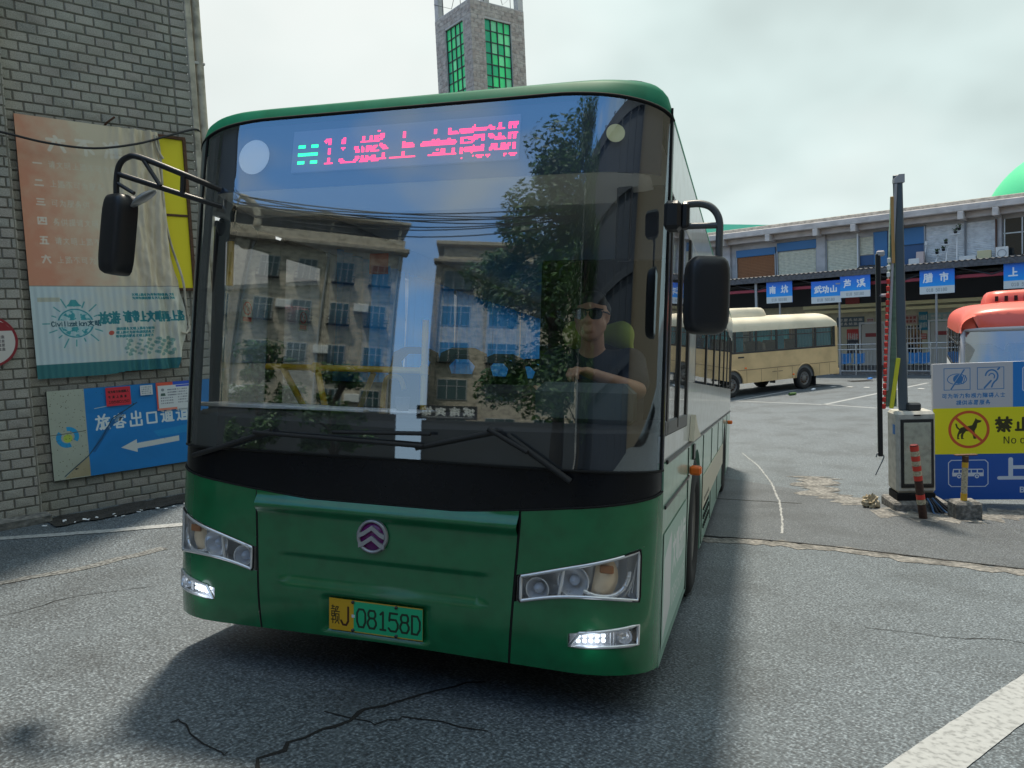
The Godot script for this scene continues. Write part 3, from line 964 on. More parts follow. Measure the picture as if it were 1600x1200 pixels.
func tower() -> void:
	var corner := Vector3(-1.42, -1.0, -46.3)
	var rdir := Vector3(0.81, 0, -0.59).normalized()
	var ldir := Vector3(-0.59, 0, -0.81).normalized()
	var side := 3.95
	var top := 21.95
	var t := thing("stone_tower", "tall stone-clad tower with green gridded windows behind the bus roof", "tower", Transform3D(Basis(), corner))
	var faces := [[Vector3(), rdir, 1.0, 2.92], [ldir * side, -ldir, 1.12, 3.12], [ldir * side + rdir * side, -rdir, 1.0, 2.92], [rdir * side, ldir, 1.0, 2.92]]
	var rn := RandomNumberGenerator.new()
	rn.seed = 9
	var slab := tile_mesh(0.50, 0.255, 77)
	var clad := [Shape.new(), Shape.new(), Shape.new()]
	for f in 4:
		var xf := frame(faces[f][0], faces[f][1])
		var a: float = faces[f][2]
		var z: float = faces[f][3]
		var wtop := 21.0
		var wbot := 9.0
		var walls := Shape.new()
		for r in [Rect2(0.0, 0, a, top), Rect2(z, 0, side - z, top), Rect2(a, wtop, z - a, top - wtop), Rect2(a, 0, z - a, wbot)]:
			walls.box(Vector3(r.position.x + r.size.x / 2, r.position.y + r.size.y / 2, -0.15), Vector3(r.size.x - 0.002, r.size.y, 0.3))
		obj("wall", walls, M.plaster_grey, t, xf)
		if f > 1:
			obj("rear_window", bx(Vector3(z - a, wtop - wbot, 0.02), Vector3((a + z) / 2, (wtop + wbot) / 2, -0.2)), M.clear_glass, t, xf)
			continue
		var row := 0
		var v := 13.0
		while v < top - 0.1:
			var u := 0.0 if row % 2 == 0 else -0.25
			while u < side - 0.05:
				var u0 := maxf(u, 0.0)
				var u1 := minf(u + 0.5, side)
				if v < wtop - 0.1 and u1 > a and u0 < a:
					u1 = a
				elif v < wtop - 0.1 and u0 < z and u1 > z:
					u0 = z
				var inside := v < wtop - 0.1 and u0 >= a - 0.01 and u1 <= z + 0.01
				if u1 - u0 > 0.06 and not inside:
					add_copy(clad[rn.randi() % 3], slab, xf * Transform3D(Basis().scaled(Vector3((u1 - u0 - 0.012) / 0.5, 0.95, 1)), Vector3(u0 + 0.006, v, 0.001)))
				u += 0.5
			v += 0.262
			row += 1
		var nc := 4
		var cw := (z - a) / nc
		for c in nc + 1:
			obj("mullion", bx(Vector3(0.06, wtop - wbot, 0.10), Vector3(a + c * cw, (wtop + wbot) / 2, -0.12)), M.dark_metal, t, xf)
		var y := wtop
		var k := 0
		while y > wbot + 0.3:
			obj("transom", bx(Vector3(z - a, 0.05, 0.08), Vector3((a + z) / 2, y, -0.125)), M.dark_metal, t, xf)
			if k < 14:
				for c in nc:
					obj("pane", bx(Vector3(cw - 0.06, 0.60, 0.012), Vector3(a + (c + 0.5) * cw, y - 0.325, -0.14)), [M.tower_pane, M.tower_pane, M.tower_pane_pale, M.tower_pane_dark][rn.randi() % 4] if (f == 1 or c > 0) else M.tower_pane_dark, t, xf)
			y -= 0.65
			k += 1
		obj("lower_glazing", bx(Vector3(z - a, 3.2, 0.012), Vector3((a + z) / 2, wbot + 1.6, -0.16)), M.teal_glass, t, xf)
	for k in 3:
		stuff(obj("stone_cladding", clad[k], M[["tower_stone_a", "tower_stone_b", "tower_stone_c"][k]], t))
	for p in [Vector3(), ldir * side, rdir * side, (ldir + rdir) * side]:
		var q: Vector3 = p + (ldir + rdir).normalized() * 0.3 * (1 if p == Vector3() else 0) + Vector3(0, top, 0)
		if p == ldir * side:
			q = p + (rdir - ldir).normalized() * 0.3 + Vector3(0, top, 0)
		elif p == rdir * side:
			q = p + (ldir - rdir).normalized() * 0.3 + Vector3(0, top, 0)
		elif p != Vector3():
			q = p - (ldir + rdir).normalized() * 0.3 + Vector3(0, top, 0)
		obj("post", bx(Vector3(0.42, 5.0, 0.42), Vector3(0, 2.5, 0), 0.02), M.plaster_grey, t, Transform3D(Basis.from_euler(Vector3(0, 0.63, 0)), q))
	obj("top_slab", bx(Vector3(4.4, 0.4, 4.4), Vector3(0, 0.2, 0), 0.02), M.plaster_grey, t, Transform3D(Basis.looking_at(rdir, Vector3.UP), (ldir + rdir) * side * 0.5 + Vector3(0, top + 5.0, 0)))
	for c in [[0.25, rdir], [0.75, rdir], [0.25, ldir], [0.75, ldir]]:
		obj("stay_wire", tb([c[1] * side * c[0] + Vector3(0, top, 0), c[1] * side * c[0] + Vector3(0, top + 5, 0)], 0.02, 6), M.cable, t)
	obj("stay_wire", tb([Vector3(0, top + 3.2, 0), ldir * side * 0.5 + Vector3(0, top + 0.05, 0), ldir * side + Vector3(0, top + 1.0, 0)], 0.018, 6), M.cable, t)
	obj("stay_wire", tb([rdir * side * 0.3 + Vector3(0, top + 4, 0), rdir * side * 0.6 + Vector3(0, top + 0.05, 0), rdir * side + Vector3(0, top + 1.5, 0)], 0.018, 6), M.cable, t)


func wall_signs() -> void:
	var xf := frame(WALL_O, WALL_E)
	# --- the tall torn banner
	var W := 512
	var H := 1000
	var im := blank(W, H, rgb(0.40, 0.55, 0.62))
	var split := int(H * (3.74 - 2.16) / 2.45)
	var n := FastNoiseLite.new()
	n.seed = 3
	n.frequency = 0.012
	for y in split:
		for x in W:
			var k := clampf(float(x) / W * 1.5 + n.get_noise_2d(x, y) * 0.25 - 0.25 * float(y) / split + 0.1, 0, 1)
			im.set_pixel(x, y, rgb(0.64, 0.29, 0.19).lerp(rgb(0.66, 0.57, 0.43), clampf(k * 1.3, 0, 1)))
	for y in range(split, H):
		for x in W:
			var k := clampf(float(x) / W * 1.4 - 0.2 + n.get_noise_2d(x, y) * 0.4, 0, 1)
			im.set_pixel(x, y, rgb(0.52, 0.62, 0.67).lerp(rgb(0.62, 0.61, 0.53), k))
	var faint := rgb(0.75, 0.70, 0.62)
	faint.a = 0.75
	ink_text(im, "六不准", Vector2(95, 62), Vector2(70, 66), 100, 6, faint)
	for i in 6:
		ink_glyph(im, "一二三四五六"[i], Rect2(46, 158 + i * 73, 32, 34), 3.0, faint)
		var g := rgb(0.66, 0.62, 0.52)
		g.a = 0.5
		for k in [9, 7, 5, 6, 6, 7][i]:
			ink_glyph(im, "请文明上路不可为服务供提"[(i * 3 + k) % 12], Rect2(98 + k * 27, 162 + i * 73, 22, 28), 1.8, g)
	im.fill_rect(Rect2i(0, split - 2, W, 3), rgb(0.3, 0.28, 0.26))
	var teal := rgb(0.03, 0.22, 0.26)
	var o := Vector2(132, split + 145)
	ink_disc(im, o, 57, rgb(0.05, 0.30, 0.36))
	ink_disc(im, o, 52, rgb(0.42, 0.60, 0.64))
	var land := FastNoiseLite.new()
	land.seed = 12
	land.frequency = 0.035
	for y in range(int(o.y) - 52, int(o.y) + 52):
		for x in range(int(o.x) - 52, int(o.x) + 52):
			if Vector2(x, y).distance_to(o) < 50 and land.get_noise_2d(x, y) > 0.02:
				im.set_pixel(x, y, rgb(0.05, 0.33, 0.38))
	for k in 16:
		var a := TAU * k / 16.0
		ink_line(im, o + Vector2(cos(a), sin(a)) * 66, o + Vector2(cos(a), sin(a)) * (78 + 12 * (k % 3)), 2.2, rgb(0.10, 0.35, 0.38))
	ink_poly(im, PackedVector2Array([o + Vector2(-26, -66), o + Vector2(26, -66), o + Vector2(16, -76), o + Vector2(8, -92), o + Vector2(-8, -92), o + Vector2(-16, -76)]), rgb(0.06, 0.33, 0.36))
	im.fill_rect(Rect2i(int(o.x) - 80, int(o.y) - 12, 166, 26), rgb(0.50, 0.60, 0.62))
	ink_text(im, "Civilization", Vector2(o.x - 78, o.y - 9), Vector2(12, 20), 9.2, 1.5, rgb(0.02, 0.09, 0.13))
	ink_text(im, "文明", Vector2(o.x + 36, o.y - 10), Vector2(22, 22), 24, 1.9, rgb(0.02, 0.09, 0.13))
	ink_text(im, "旅游", Vector2(208, split + 102), Vector2(34, 48), 36, 3.6, teal)
	ink_text(im, "请带上文明再上路", Vector2(290, split + 100), Vector2(26, 46), 27, 3.4, teal)
	for r in 3:
		for k in 12:
			ink_glyph(im, "提供服务文明上路可为听和"[(k + r * 5) % 12], Rect2(262 + k * 11, split + 166 + r * 15, 10, 12), 1.0, teal)
	for r in 2:
		for k in 14:
			ink_glyph(im, "文明上路可为听和提供服务"[(k + r * 5) % 12], Rect2(330 + k * 11, split + 28 + r * 14, 10, 11), 1.0, teal)
	ink_disc(im, Vector2(246, split + 188), 9, Color(0.75, 0.35, 0.3, 1))
	im.fill_rect(Rect2i(20, split + 44, 70, 16), rgb(0.46, 0.47, 0.40))
	im.fill_rect(Rect2i(0, H - 54, W, 54), rgb(0.035, 0.17, 0.19))
	for k in 60:
		var px := 300 + (k * 37) % 180
		var py := split + 215 + (k * 53) % 70
		ink_disc(im, Vector2(px, py), 4 + k % 5, Color(rgb(0.10, 0.26, 0.24), 0.6))
	var bm := print_mat("banner_print", im, 0.75)
	bm.backlight_enabled = false
	var b := thing("torn_banner", "tall sun-faded salmon and pale blue banner, torn and wrinkled at its right edge", "banner", xf)
	# backing board, then the cloth with its loose, wrinkled right side
	obj("frame", bx(Vector3(1.05, 2.44, 0.03), Vector3(0.60, 2.52, 0.02), 0.004), M.rusty_metal, b)
	var rows := []
	var wn := FastNoiseLite.new()
	wn.seed = 6
	wn.frequency = 3.0
	var nr := 110
	var nc := 150
	for j in nr + 1:
		var t := float(j) / nr
		var v := 3.74 - t * 2.45
		var ur := 1.335 + 0.02 * sin(t * 7.0) + 0.16 * smoothstep(0.35, 0.8, t)
		if t > 0.82:
			ur -= (t - 0.82) * 0.9
		var row := []
		for i in nc + 1:
			var s := float(i) / nc
			var u := lerpf(0.07, ur, s)
			var loose := smoothstep(0.55, 0.95, s + 0.12 * t)
			var lower := smoothstep(0.62, 0.68, t) * (1.0 - smoothstep(0.5, 0.8, s)) * 0.35
			var fold := sin(u * 95.0 + wn.get_noise_2d(u * 0.5, v * 0.3) * 5.0 + t * 4.0 - s * 3.0) * 0.6 + sin(u * 41.0 + v * 2.0 + wn.get_noise_2d(u * 0.4, v * 0.25 + 7.0) * 4.0)
			var z := 0.042 + loose * (0.030 + 0.021 * fold + 0.012 * wn.get_noise_2d(u * 3.0, v * 1.2)) + lower * 0.008 * sin(u * 110.0)
			var hem := 0.0
			if j == nr:
				hem = 0.06 * loose * wn.get_noise_2d(u * 4.0, 3.0) + 0.05 * loose
			row.append(Vector3(u, v + hem, z))
		rows.append(row)
	var sh := Shape.new()
	sh.grid(rows, Vector3.BACK)
	obj("cloth", sh, bm, b)
	var roll := []
	for j in 30:
		var t := j / 29.0
		roll.append(Vector3(1.325 + 0.02 * sin(t * 7.0) + 0.17 * smoothstep(0.35, 0.8, t), 3.70 - t * 1.98, 0.065 + 0.012 * sin(t * 19.0)))
	roll.append(Vector3(1.47, 1.67, 0.07))
	roll.append(Vector3(1.42, 1.68, 0.07))
	obj("torn_edge", tb(roll, 0.012, 7), M.plaster, b)
	obj("corner_strap", tb(arc([Vector3(1.29, 3.70, 0.09), Vector3(1.31, 3.55, 0.10), Vector3(1.36, 3.47, 0.09)]), 0.012, 6), M.plaster, b)
	# --- yellow panel
	var y := thing("yellow_billboard", "narrow yellow panel in a dark brown frame at the torn banner's edge", "panel", xf)
	obj("board", bx(Vector3(0.28, 1.58, 0.02), Vector3(1.46, 2.92, 0.012), 0.003), M.yellow_panel, y)
	for f in [[Vector3(1.46, 3.715, 0.02), Vector3(0.33, 0.035, 0.035)], [Vector3(1.46, 2.91, 0.022), Vector3(0.27, 0.025, 0.02)], [Vector3(1.46, 2.135, 0.02), Vector3(0.33, 0.03, 0.035)], [Vector3(1.61, 2.92, 0.021), Vector3(0.035, 1.6, 0.036)], [Vector3(1.31, 2.92, 0.018), Vector3(0.03, 1.6, 0.03)]]:
		obj("frame_bar", bx(f[1], f[0], 0.004), M.rusty_metal, y)
	# --- exit sign
	var sw := 1024
	var shh := 560
	var si := blank(sw, shh, rgb(0.012, 0.20, 0.54))
	var wx := int(sw * 0.32 / 1.57)
	si.fill_rect(Rect2i(0, 0, wx, shh), rgb(0.42, 0.45, 0.38))
	var c := Vector2(92, 300)
	ink_disc(si, c, 62, rgb(0.02, 0.30, 0.62), 34, 1.2, 3.9)
	ink_disc(si, c + Vector2(6, -6), 62, rgb(0.02, 0.33, 0.66), 36, 4.6, 6.9)
	ink_disc(si, c + Vector2(4, 4), 26, rgb(0.45, 0.56, 0.10))
	ink_text(si, "旅客出口通道", Vector2(262, 175), Vector2(84, 98), 101, 6.2, rgb(0.68, 0.74, 0.78))
	ink_poly(si, PackedVector2Array([Vector2(400, 405), Vector2(500, 362), Vector2(500, 388), Vector2(775, 372), Vector2(775, 408), Vector2(500, 424), Vector2(500, 448)]), rgb(0.62, 0.64, 0.64))
	ink_poly(si, PackedVector2Array([Vector2(610, 322), Vector2(1024, 285), Vector2(1024, 345), Vector2(640, 362)]), Color(rgb(0.02, 0.30, 0.62), 0.6))
	var br := RandomNumberGenerator.new()
	br.seed = 8
	for k in 150:
		var p := Vector2(br.randf() * wx, br.randf() * shh)
		ink_disc(si, p, br.randf_range(0.8, 3.0), rgb(0.10, 0.09, 0.06))
	for k in 40:
		ink_disc(si, Vector2(br.randf() * sw, br.randf() * shh), br.randf_range(0.8, 2.2), Color(rgb(0.02, 0.05, 0.12), 0.8))
	ink_path(si, [Vector2(0, 276), Vector2(60, 275), Vector2(200, 268)], 2.0, rgb(0.1, 0.1, 0.08))
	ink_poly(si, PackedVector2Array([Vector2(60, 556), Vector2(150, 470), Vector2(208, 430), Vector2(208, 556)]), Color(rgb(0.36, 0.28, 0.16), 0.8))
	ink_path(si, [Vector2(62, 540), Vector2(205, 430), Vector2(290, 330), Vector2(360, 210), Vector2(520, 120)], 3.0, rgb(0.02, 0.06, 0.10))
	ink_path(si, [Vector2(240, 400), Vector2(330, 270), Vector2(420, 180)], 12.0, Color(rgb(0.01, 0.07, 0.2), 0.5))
	ink_path(si, [Vector2(262, 133), Vector2(380, 120)], 2.2, rgb(0.5, 0.55, 0.55))
	var sm := print_mat("exit_sign_print", si, 0.4)
	var sg := thing("exit_sign", "blue and white sign with an arrow for departing passengers, low on the tiled wall", "sign", xf * Transform3D(Basis(), Vector3(0.13, 0.31, 0.0)))
	obj("backing", bx(Vector3(1.57, 0.86, 0.035), Vector3(0.785, 0.43, 0.019), 0.004), M.dark_metal, sg)
	var srows := []
	for j in 41:
		var row := []
		for i in 81:
			var u := 1.57 * i / 80.0
			var v := 0.86 * (1.0 - j / 40.0)
			var dz := 0.006 * wn.get_noise_2d(u * 0.9, v * 0.9 + 5.0)
			var crease := absf((u - 0.14) * 0.72 - (v - 0.02) * 0.69)
			dz -= 0.006 * exp(-crease * crease * 900.0)
			var edge := minf(minf(u, 1.57 - u), minf(v, 0.86 - v))
			row.append(Vector3(u, v, 0.044 + dz * clampf(edge * 12.0, 0, 1)))
		srows.append(row)
	var face := Shape.new()
	face.grid(srows, Vector3.BACK)
	obj("face", face, sm, sg)
	# --- papers stuck on it
	var ri := blank(160, 130, rgb(0.62, 0.03, 0.05))
	for r in 3:
		for k in (8 if r != 1 else 5):
			ink_glyph(ri, ["可为听力和视障人", "不准上路客", "18580150"][r][k], Rect2(14 + k * (17 if r != 1 else 26), 22 + r * 36, 15, 18), 1.6, rgb(0.05, 0.01, 0.01))
	var st := thing("red_notice", "small red paper notice stuck at the top of the blue exit sign", "notice", xf * Transform3D(Basis(), Vector3(0.64, 0.975, 0.054)))
	card(0.23, 0.185, 0.002, print_mat("red_notice_print", ri, 0.7), "sheet", st)
	var wi := blank(120, 96, rgb(0.62, 0.64, 0.66))
	for r in 4:
		for k in 6:
			ink_glyph(wi, "人士服务可志"[(k + r) % 6], Rect2(12 + k * 16, 12 + r * 20, 12, 12), 1.0, rgb(0.2, 0.25, 0.3))
	st = thing("white_slip", "small white slip of paper between the red notice and the framed notice", "notice", xf * Transform3D(Basis(), Vector3(0.965, 1.055, 0.054)))
	card(0.12, 0.10, 0.002, print_mat("white_slip_print", wi, 0.7), "sheet", st)
	var ni := blank(256, 230, rgb(0.66, 0.68, 0.70))
	ni.fill_rect(Rect2i(0, 0, 256, 26), rgb(0.70, 0.10, 0.06))
	ni.fill_rect(Rect2i(128, 0, 128, 26), rgb(0.03, 0.10, 0.55))
	ni.fill_rect(Rect2i(0, 0, 12, 230), rgb(0.70, 0.10, 0.06))
	ni.fill_rect(Rect2i(0, 212, 150, 18), rgb(0.75, 0.25, 0.18))
	ni.fill_rect(Rect2i(150, 30, 106, 14), rgb(0.05, 0.10, 0.60))
	ink_disc(ni, Vector2(48, 62), 12, rgb(0.25, 0.27, 0.3))
	ink_poly(ni, PackedVector2Array([Vector2(30, 112), Vector2(34, 90), Vector2(64, 90), Vector2(68, 112)]), rgb(0.06, 0.12, 0.1))
	for r in 6:
		for k in 7:
			ink_glyph(ni, "旅客出口可为服"[(k + r * 2) % 7], Rect2(84 + k * 10 if r < 3 else 30 + k * 14, 58 + r * 22, 9, 10), 0.9, rgb(0.15, 0.15, 0.2))
		for k in 6:
			ink_glyph(ni, "务人士提供志"[(k + r * 2) % 6], Rect2(160 + k * 13, 58 + r * 22, 10, 10), 0.9, rgb(0.2, 0.2, 0.25))
	st = thing("framed_notice", "red, white and blue printed notice at the exit sign's upper corner beside the bus", "notice", xf * Transform3D(Basis(), Vector3(1.12, 0.88, 0.054)))
	card(0.34, 0.29, 0.002, print_mat("framed_notice_print", ni, 0.6), "sheet", st)
	# --- round sign on the pier
	var di := blank(256, 256, rgb(0.60, 0.58, 0.55))
	ink_disc(di, Vector2(128, 128), 128, rgb(0.26, 0.02, 0.03))
	ink_disc(di, Vector2(128, 128), 116, rgb(0.62, 0.58, 0.55))
	ink_poly(di, PackedVector2Array([Vector2(20, 78), Vector2(236, 78), Vector2(205, 40), Vector2(128, 12), Vector2(51, 40)]), rgb(0.28, 0.02, 0.03))
	for r in 4:
		for k in 6:
			ink_glyph(di, "旅客服务人士"[(k + r) % 6], Rect2(186 - (k % 3) * 16, 100 + r * 20, 13, 15), 1.2, rgb(0.2, 0.18, 0.18))
	ink_disc(di, Vector2(120, 190), 34, rgb(0.15, 0.45, 0.5))
	var ds := Shape.new()
	var poly := PackedVector2Array()
	for k in 48:
		poly.append(Vector2(cos(TAU * k / 48), sin(TAU * k / 48)) * 0.235)
	ds.prism(poly, 0.02, Transform3D(), Rect2(-0.235, -0.235, 0.47, 0.47))
	var rs := thing("round_sign", "round white sign with a dark red rim, cut off by the photo's edge", "sign", xf * Transform3D(Basis(), Vector3(-0.315, 1.66, 0.128)))
	obj("disc", ds, print_mat("round_sign_print", di, 0.5), rs)
	# --- cable and hook
	var cb := obj("black_cable", tb(arc([Vector3(-1.6, 3.75, 0.35), Vector3(-0.6, 3.58, 0.24), Vector3(-0.05, 3.52, 0.18), Vector3(0.3, 3.48, 0.15), Vector3(0.7, 3.485, 0.13), Vector3(1.1, 3.58, 0.12), Vector3(1.4, 3.70, 0.09), Vector3(1.72, 3.83, 0.03), Vector3(1.80, 3.82, 0.0)]), 0.011, 8), M.cable, null, xf)
	tag(cb, "black cable sagging across the top of the torn banner to the building corner", "cable")
	var hk := obj("iron_hook", tb([Vector3(0.85, 3.75, 0.0), Vector3(0.86, 3.77, 0.06), Vector3(0.93, 3.83, 0.07)], 0.011, 6), M.rusty_metal, null, xf)
	tag(hk, "short rusty iron hook sticking out just above the torn banner", "hook")


# ---------- the green bus ----------
# bus axes: x to the viewer's right, y up, z forward out of the front
const BUS_FLOOR := 0.62


func fsurf(s: float, y: float, off := 0.0) -> Vector3:
	var a := absf(s)
	var x := a
	var z := 0.0
	var nx := 0.0
	var nz := 1.0
	if a > 0.88:
		var th := minf((a - 0.88) / 0.50, 1.0) * PI / 2
		x = 0.88 + 0.36 * sin(th)
		z = -0.26 * (1.0 - cos(th))
		nx = sin(th) * 0.26
		nz = cos(th) * 0.36
		var l := sqrt(nx * nx + nz * nz)
		nx /= l
		nz /= l
		if a > 1.38:
			z -= a - 1.38
	var ny := 0.0
	if y > 1.2:
		z -= 0.03 * (y - 1.2) * (y - 1.2) * nz
		ny = 0.06 * (y - 1.2) * nz
	elif y < 0.7:
		z -= 0.4 * (0.7 - y) * (0.7 - y) * nz
		ny = -0.8 * (0.7 - y) * nz
	var n := Vector3(nx, ny, nz).normalized()
	if s < 0.0:
		x = -x
		n.x = -n.x
	return Vector3(x, y, z) + n * off


func f_border(s: float) -> float:
	return 1.107 + 0.118 * pow(clampf((absf(s) - 0.35) / 1.03, 0, 1), 1.3)


func f_top(s: float) -> float:
	return 2.955 - 0.10 * pow(clampf((absf(s) - 0.75) / 0.6, 0, 1), 1.6)


func lamp_top(a: float) -> float:
	return 0.85 + (a - 0.66) * 0.27


func lamp_bot(a: float) -> float:
	var t := clampf((a - 0.66) / 0.53, 0, 1)
	return 0.735 + 0.03 * t + 0.032 * sin(PI * t)


func f_panel(ss: Array, bands: Array, subs: Array, off: float, holes := {}) -> Shape:
	# a sheet over the front: columns at ss, rows at the curves in bands, holes keyed by Vector2i(column, band)
	var rows := []
	var hole := {}
	for b in bands.size() - 1:
		for k in subs[b]:
			var t: float = float(k) / subs[b]
			var row := []
			for s in ss:
				var y: float = lerpf(bands[b].call(s), bands[b + 1].call(s), t)
				if absf(absf(s) - 0.668) < 1e-4:
					s = signf(s) * (lerpf(0.622, 0.660, (y - 0.46) / 0.66) + 0.011)
				row.append(fsurf(s, y, off))
			for c in ss.size() - 1:
				if holes.has(Vector2i(c, b)):
					hole[Vector2i(c, rows.size())] = true
			rows.append(row)
	var last := []
	for s in ss:
		last.append(fsurf(s, bands[bands.size() - 1].call(s), off))
	rows.append(last)
	var sh := Shape.new()
	sh.grid(rows, Vector3(0, 0, 1) if ss[0] > -0.9 and ss[ss.size() - 1] < 0.9 else Vector3(signf(ss[0] + ss[ss.size() - 1]) * 0.8 if absf(ss[0] + ss[ss.size() - 1]) > 0.3 else 0.0, 0, 1), 3, false, hole)
	return sh


func spread(a: float, b: float, n: int) -> Array:
	var out := []
	for i in n + 1:
		out.append(lerpf(a, b, float(i) / n))
	return out


func f_line(s0: float, y0: float, s1: float, y1: float, off: float, r: float, n := 10) -> Shape:
	var pts := []
	for i in n + 1:
		var t := float(i) / n
		pts.append(fsurf(lerpf(s0, s1, t), lerpf(y0, y1, t), off))
	return tb(pts, r, 8)


func green_bus() -> void:
	var xf := Transform3D(Basis.from_euler(Vector3(deg_to_rad(-5.319), deg_to_rad(-17.4524), deg_to_rad(-3.005))), Vector3(-0.70946, -0.31726, -3.37759))
	bus = thing("city_bus", "green city bus seen from the front, climbing the ramp with a driver at the wheel", "bus", xf)
	bus_front()
	bus_lamps()
	bus_glass()
	bus_body()
	bus_inside()
	bus_mirrors()


func bus_front() -> void:
	var bot := func(s): return 0.455 + 0.015 * (1.0 - clampf(absf(s), 0, 1))
	var bord := func(s): return f_border(s)
	# middle panel with its pressed crease and plate recess
	var rows := []
	var ys := spread(0.0, 1.0, 60)
	for t in ys:
		var row := []
		for s in spread(-0.655, 0.655, 72):
			var edge := lerpf(0.622, 0.660, t)
			var q: float = s / 0.655 * edge
			var y: float = lerpf(bot.call(q), bord.call(q) - 0.004, t)
			# crease band between y 0.71 and 0.83, plate recess below
			var inb := clampf((0.55 - absf(q)) * 14.0, 0, 1)
			var off := 0.0
			off -= 0.013 * inb * smoothstep(0.845, 0.825, y) * smoothstep(0.68, 0.735, y)
			off += 0.030 * smoothstep(1.015, 1.06, y) - 0.026 * smoothstep(1.06, 1.115, y)
			var pr := clampf((0.275 - absf(q + 0.018)) * 30.0, 0, 1) * clampf((0.09 - absf(y - 0.578)) * 60.0, 0, 1)
			off -= 0.022 * pr
			row.append(fsurf(q, y, off))
		rows.append(row)
	var mid := Shape.new()
	mid.grid(rows, Vector3.BACK)
	obj("front_hatch", mid, M.bus_green, bus)
	# corner panels with openings for the lamps
	for sd in [-1.0, 1.0]:
		var a := [0.668, 0.74, 0.82, 0.89, 0.96, 1.03, 1.10, 1.18, 1.24, 1.31, 1.38]
		var ss := []
		for v in a:
			ss.append(v * sd)
		var holes := {}
		for c in 7:
			holes[Vector2i(c, 3)] = true
		for c in range(3, 7):
			holes[Vector2i(c, 1)] = true
		var bands := [bot, func(s): return 0.575 + 0.03 * clampf((absf(s) - 0.89) / 0.29, -1, 1) * 0.4, func(s): return 0.628 + 0.042 * clampf((absf(s) - 0.89) / 0.29, -1, 1), func(s): return lamp_bot(absf(s)), func(s): return lamp_top(absf(s)), bord]
		obj("corner_panel", f_panel(ss, bands, [3, 2, 4, 4, 6], 0.0, holes), M.bus_green, bus)
		# dark seam between panels
		var pts := []
		for t in spread(0, 1, 12):
			pts.append(fsurf(sd * (lerpf(0.622, 0.660, t) + 0.006), lerpf(0.46, 1.125, t), -0.006))
		obj("panel_seam", tb(pts, 0.007, 6), M.gap, bus)
	# dark liner behind the gaps
	obj("bumper_core", f_panel(spread(-1.36, 1.36, 40), [func(_s): return 0.47, func(_s): return 1.2], [6], -0.13), M.gap, bus)
	# black belt under the windscreen
	obj("black_belt", f_panel(spread(-1.38, 1.38, 60), [bord, func(s): return f_border(s) + 0.02, func(_s): return 1.312], [2, 5], -0.006), M.bus_black, bus)
	obj("belt_seam", f_line(-1.36, 1.314, 1.36, 1.314, -0.002, 0.006, 60), M.gap, bus)
	var lip := []
	for s in spread(-1.37, 1.37, 60):
		lip.append(fsurf(s, f_border(s) - 0.002, -0.002))
	obj("border_seam", tb(lip, 0.005, 6), M.gap, bus)
	# badge: ring with two chevrons on purple
	var c := fsurf(-0.033, 0.958, 0.004)
	var bf := Transform3D(Basis(), c)
	var s := Shape.new()
	s.lathe([Vector2(0.001, 0.0), Vector2(0.066, 0.0)], Transform3D(Basis(Vector3.RIGHT, Vector3.BACK, Vector3.DOWN), Vector3(0, 0, 0.006)), 40)
	s.lathe([Vector2(0.066, 0.006), Vector2(0.066, -0.006)], Transform3D(Basis(Vector3.RIGHT, Vector3.BACK, Vector3.DOWN), Vector3()), 40)
	var badge := obj("badge", s, M.purple, bus, bf)
	var ring := Shape.new()
	ring.lathe([Vector2(0.062, 0.004), Vector2(0.064, 0.014), Vector2(0.070, 0.017), Vector2(0.076, 0.014), Vector2(0.079, 0.0)], Transform3D(Basis(Vector3.RIGHT, Vector3.BACK, Vector3.DOWN), Vector3()), 48)
	obj("ring", ring, M.badge_silver, badge)
	for y in [0.018, -0.028]:
		var ch := Shape.new()
		ch.prism(PackedVector2Array([Vector2(-0.064, y - 0.026), Vector2(-0.04, y - 0.016), Vector2(0, y + 0.012), Vector2(0.04, y - 0.016), Vector2(0.064, y - 0.026), Vector2(0.066, y - 0.006), Vector2(0.042, y + 0.004), Vector2(0, y + 0.033), Vector2(-0.042, y + 0.004), Vector2(-0.066, y - 0.006)]), 0.014, Transform3D(Basis(), Vector3(0, 0, 0.004)))
		obj("chevron", ch, M.badge_silver, badge)
	# number plate
	var im := blank(512, 164, rgb(0.01, 0.42, 0.19))
	im.fill_rect(Rect2i(0, 0, 138, 164), rgb(0.62, 0.36, 0.01))
	im.fill_rect(Rect2i(138, 0, 374, 5), rgb(0.5, 0.34, 0.05))
	im.fill_rect(Rect2i(138, 159, 374, 5), rgb(0.5, 0.34, 0.05))
	var ink := rgb(0.01, 0.03, 0.015)
	ink_glyph(im, "赣", Rect2(10, 34, 50, 100), 2.8, rgb(0.03, 0.02, 0.0))
	ink_glyph(im, "J", Rect2(62, 30, 58, 106), 5.5, rgb(0.05, 0.01, 0.0))
	ink_text(im, "08158D", Vector2(152, 32), Vector2(56, 104), 59, 5.5, ink)
	im.fill_rect(Rect2i(126, 74, 18, 16), rgb(0.6, 0.65, 0.68))
	var plate := Transform3D(Basis.from_euler(Vector3(0.06, 0, 0)), fsurf(-0.255, 0.503, -0.004))
	var pl := card(0.475, 0.148, 0.004, print_mat("plate_print", im, 0.45), "number_plate", bus, plate)
	for q in [Vector2(0.125, 0.14), Vector2(0.125, 0.008), Vector2(0.345, 0.14), Vector2(0.345, 0.008)]:
		var b := Shape.new()
		b.lathe([Vector2(0.008, 0.0), Vector2(0.007, 0.006), Vector2(0.001, 0.008)], Transform3D(Basis(Vector3.RIGHT, Vector3.BACK, Vector3.DOWN), Vector3(q.x, q.y, 0.004)), 10)
		obj("bolt", b, M.dark_metal, pl)


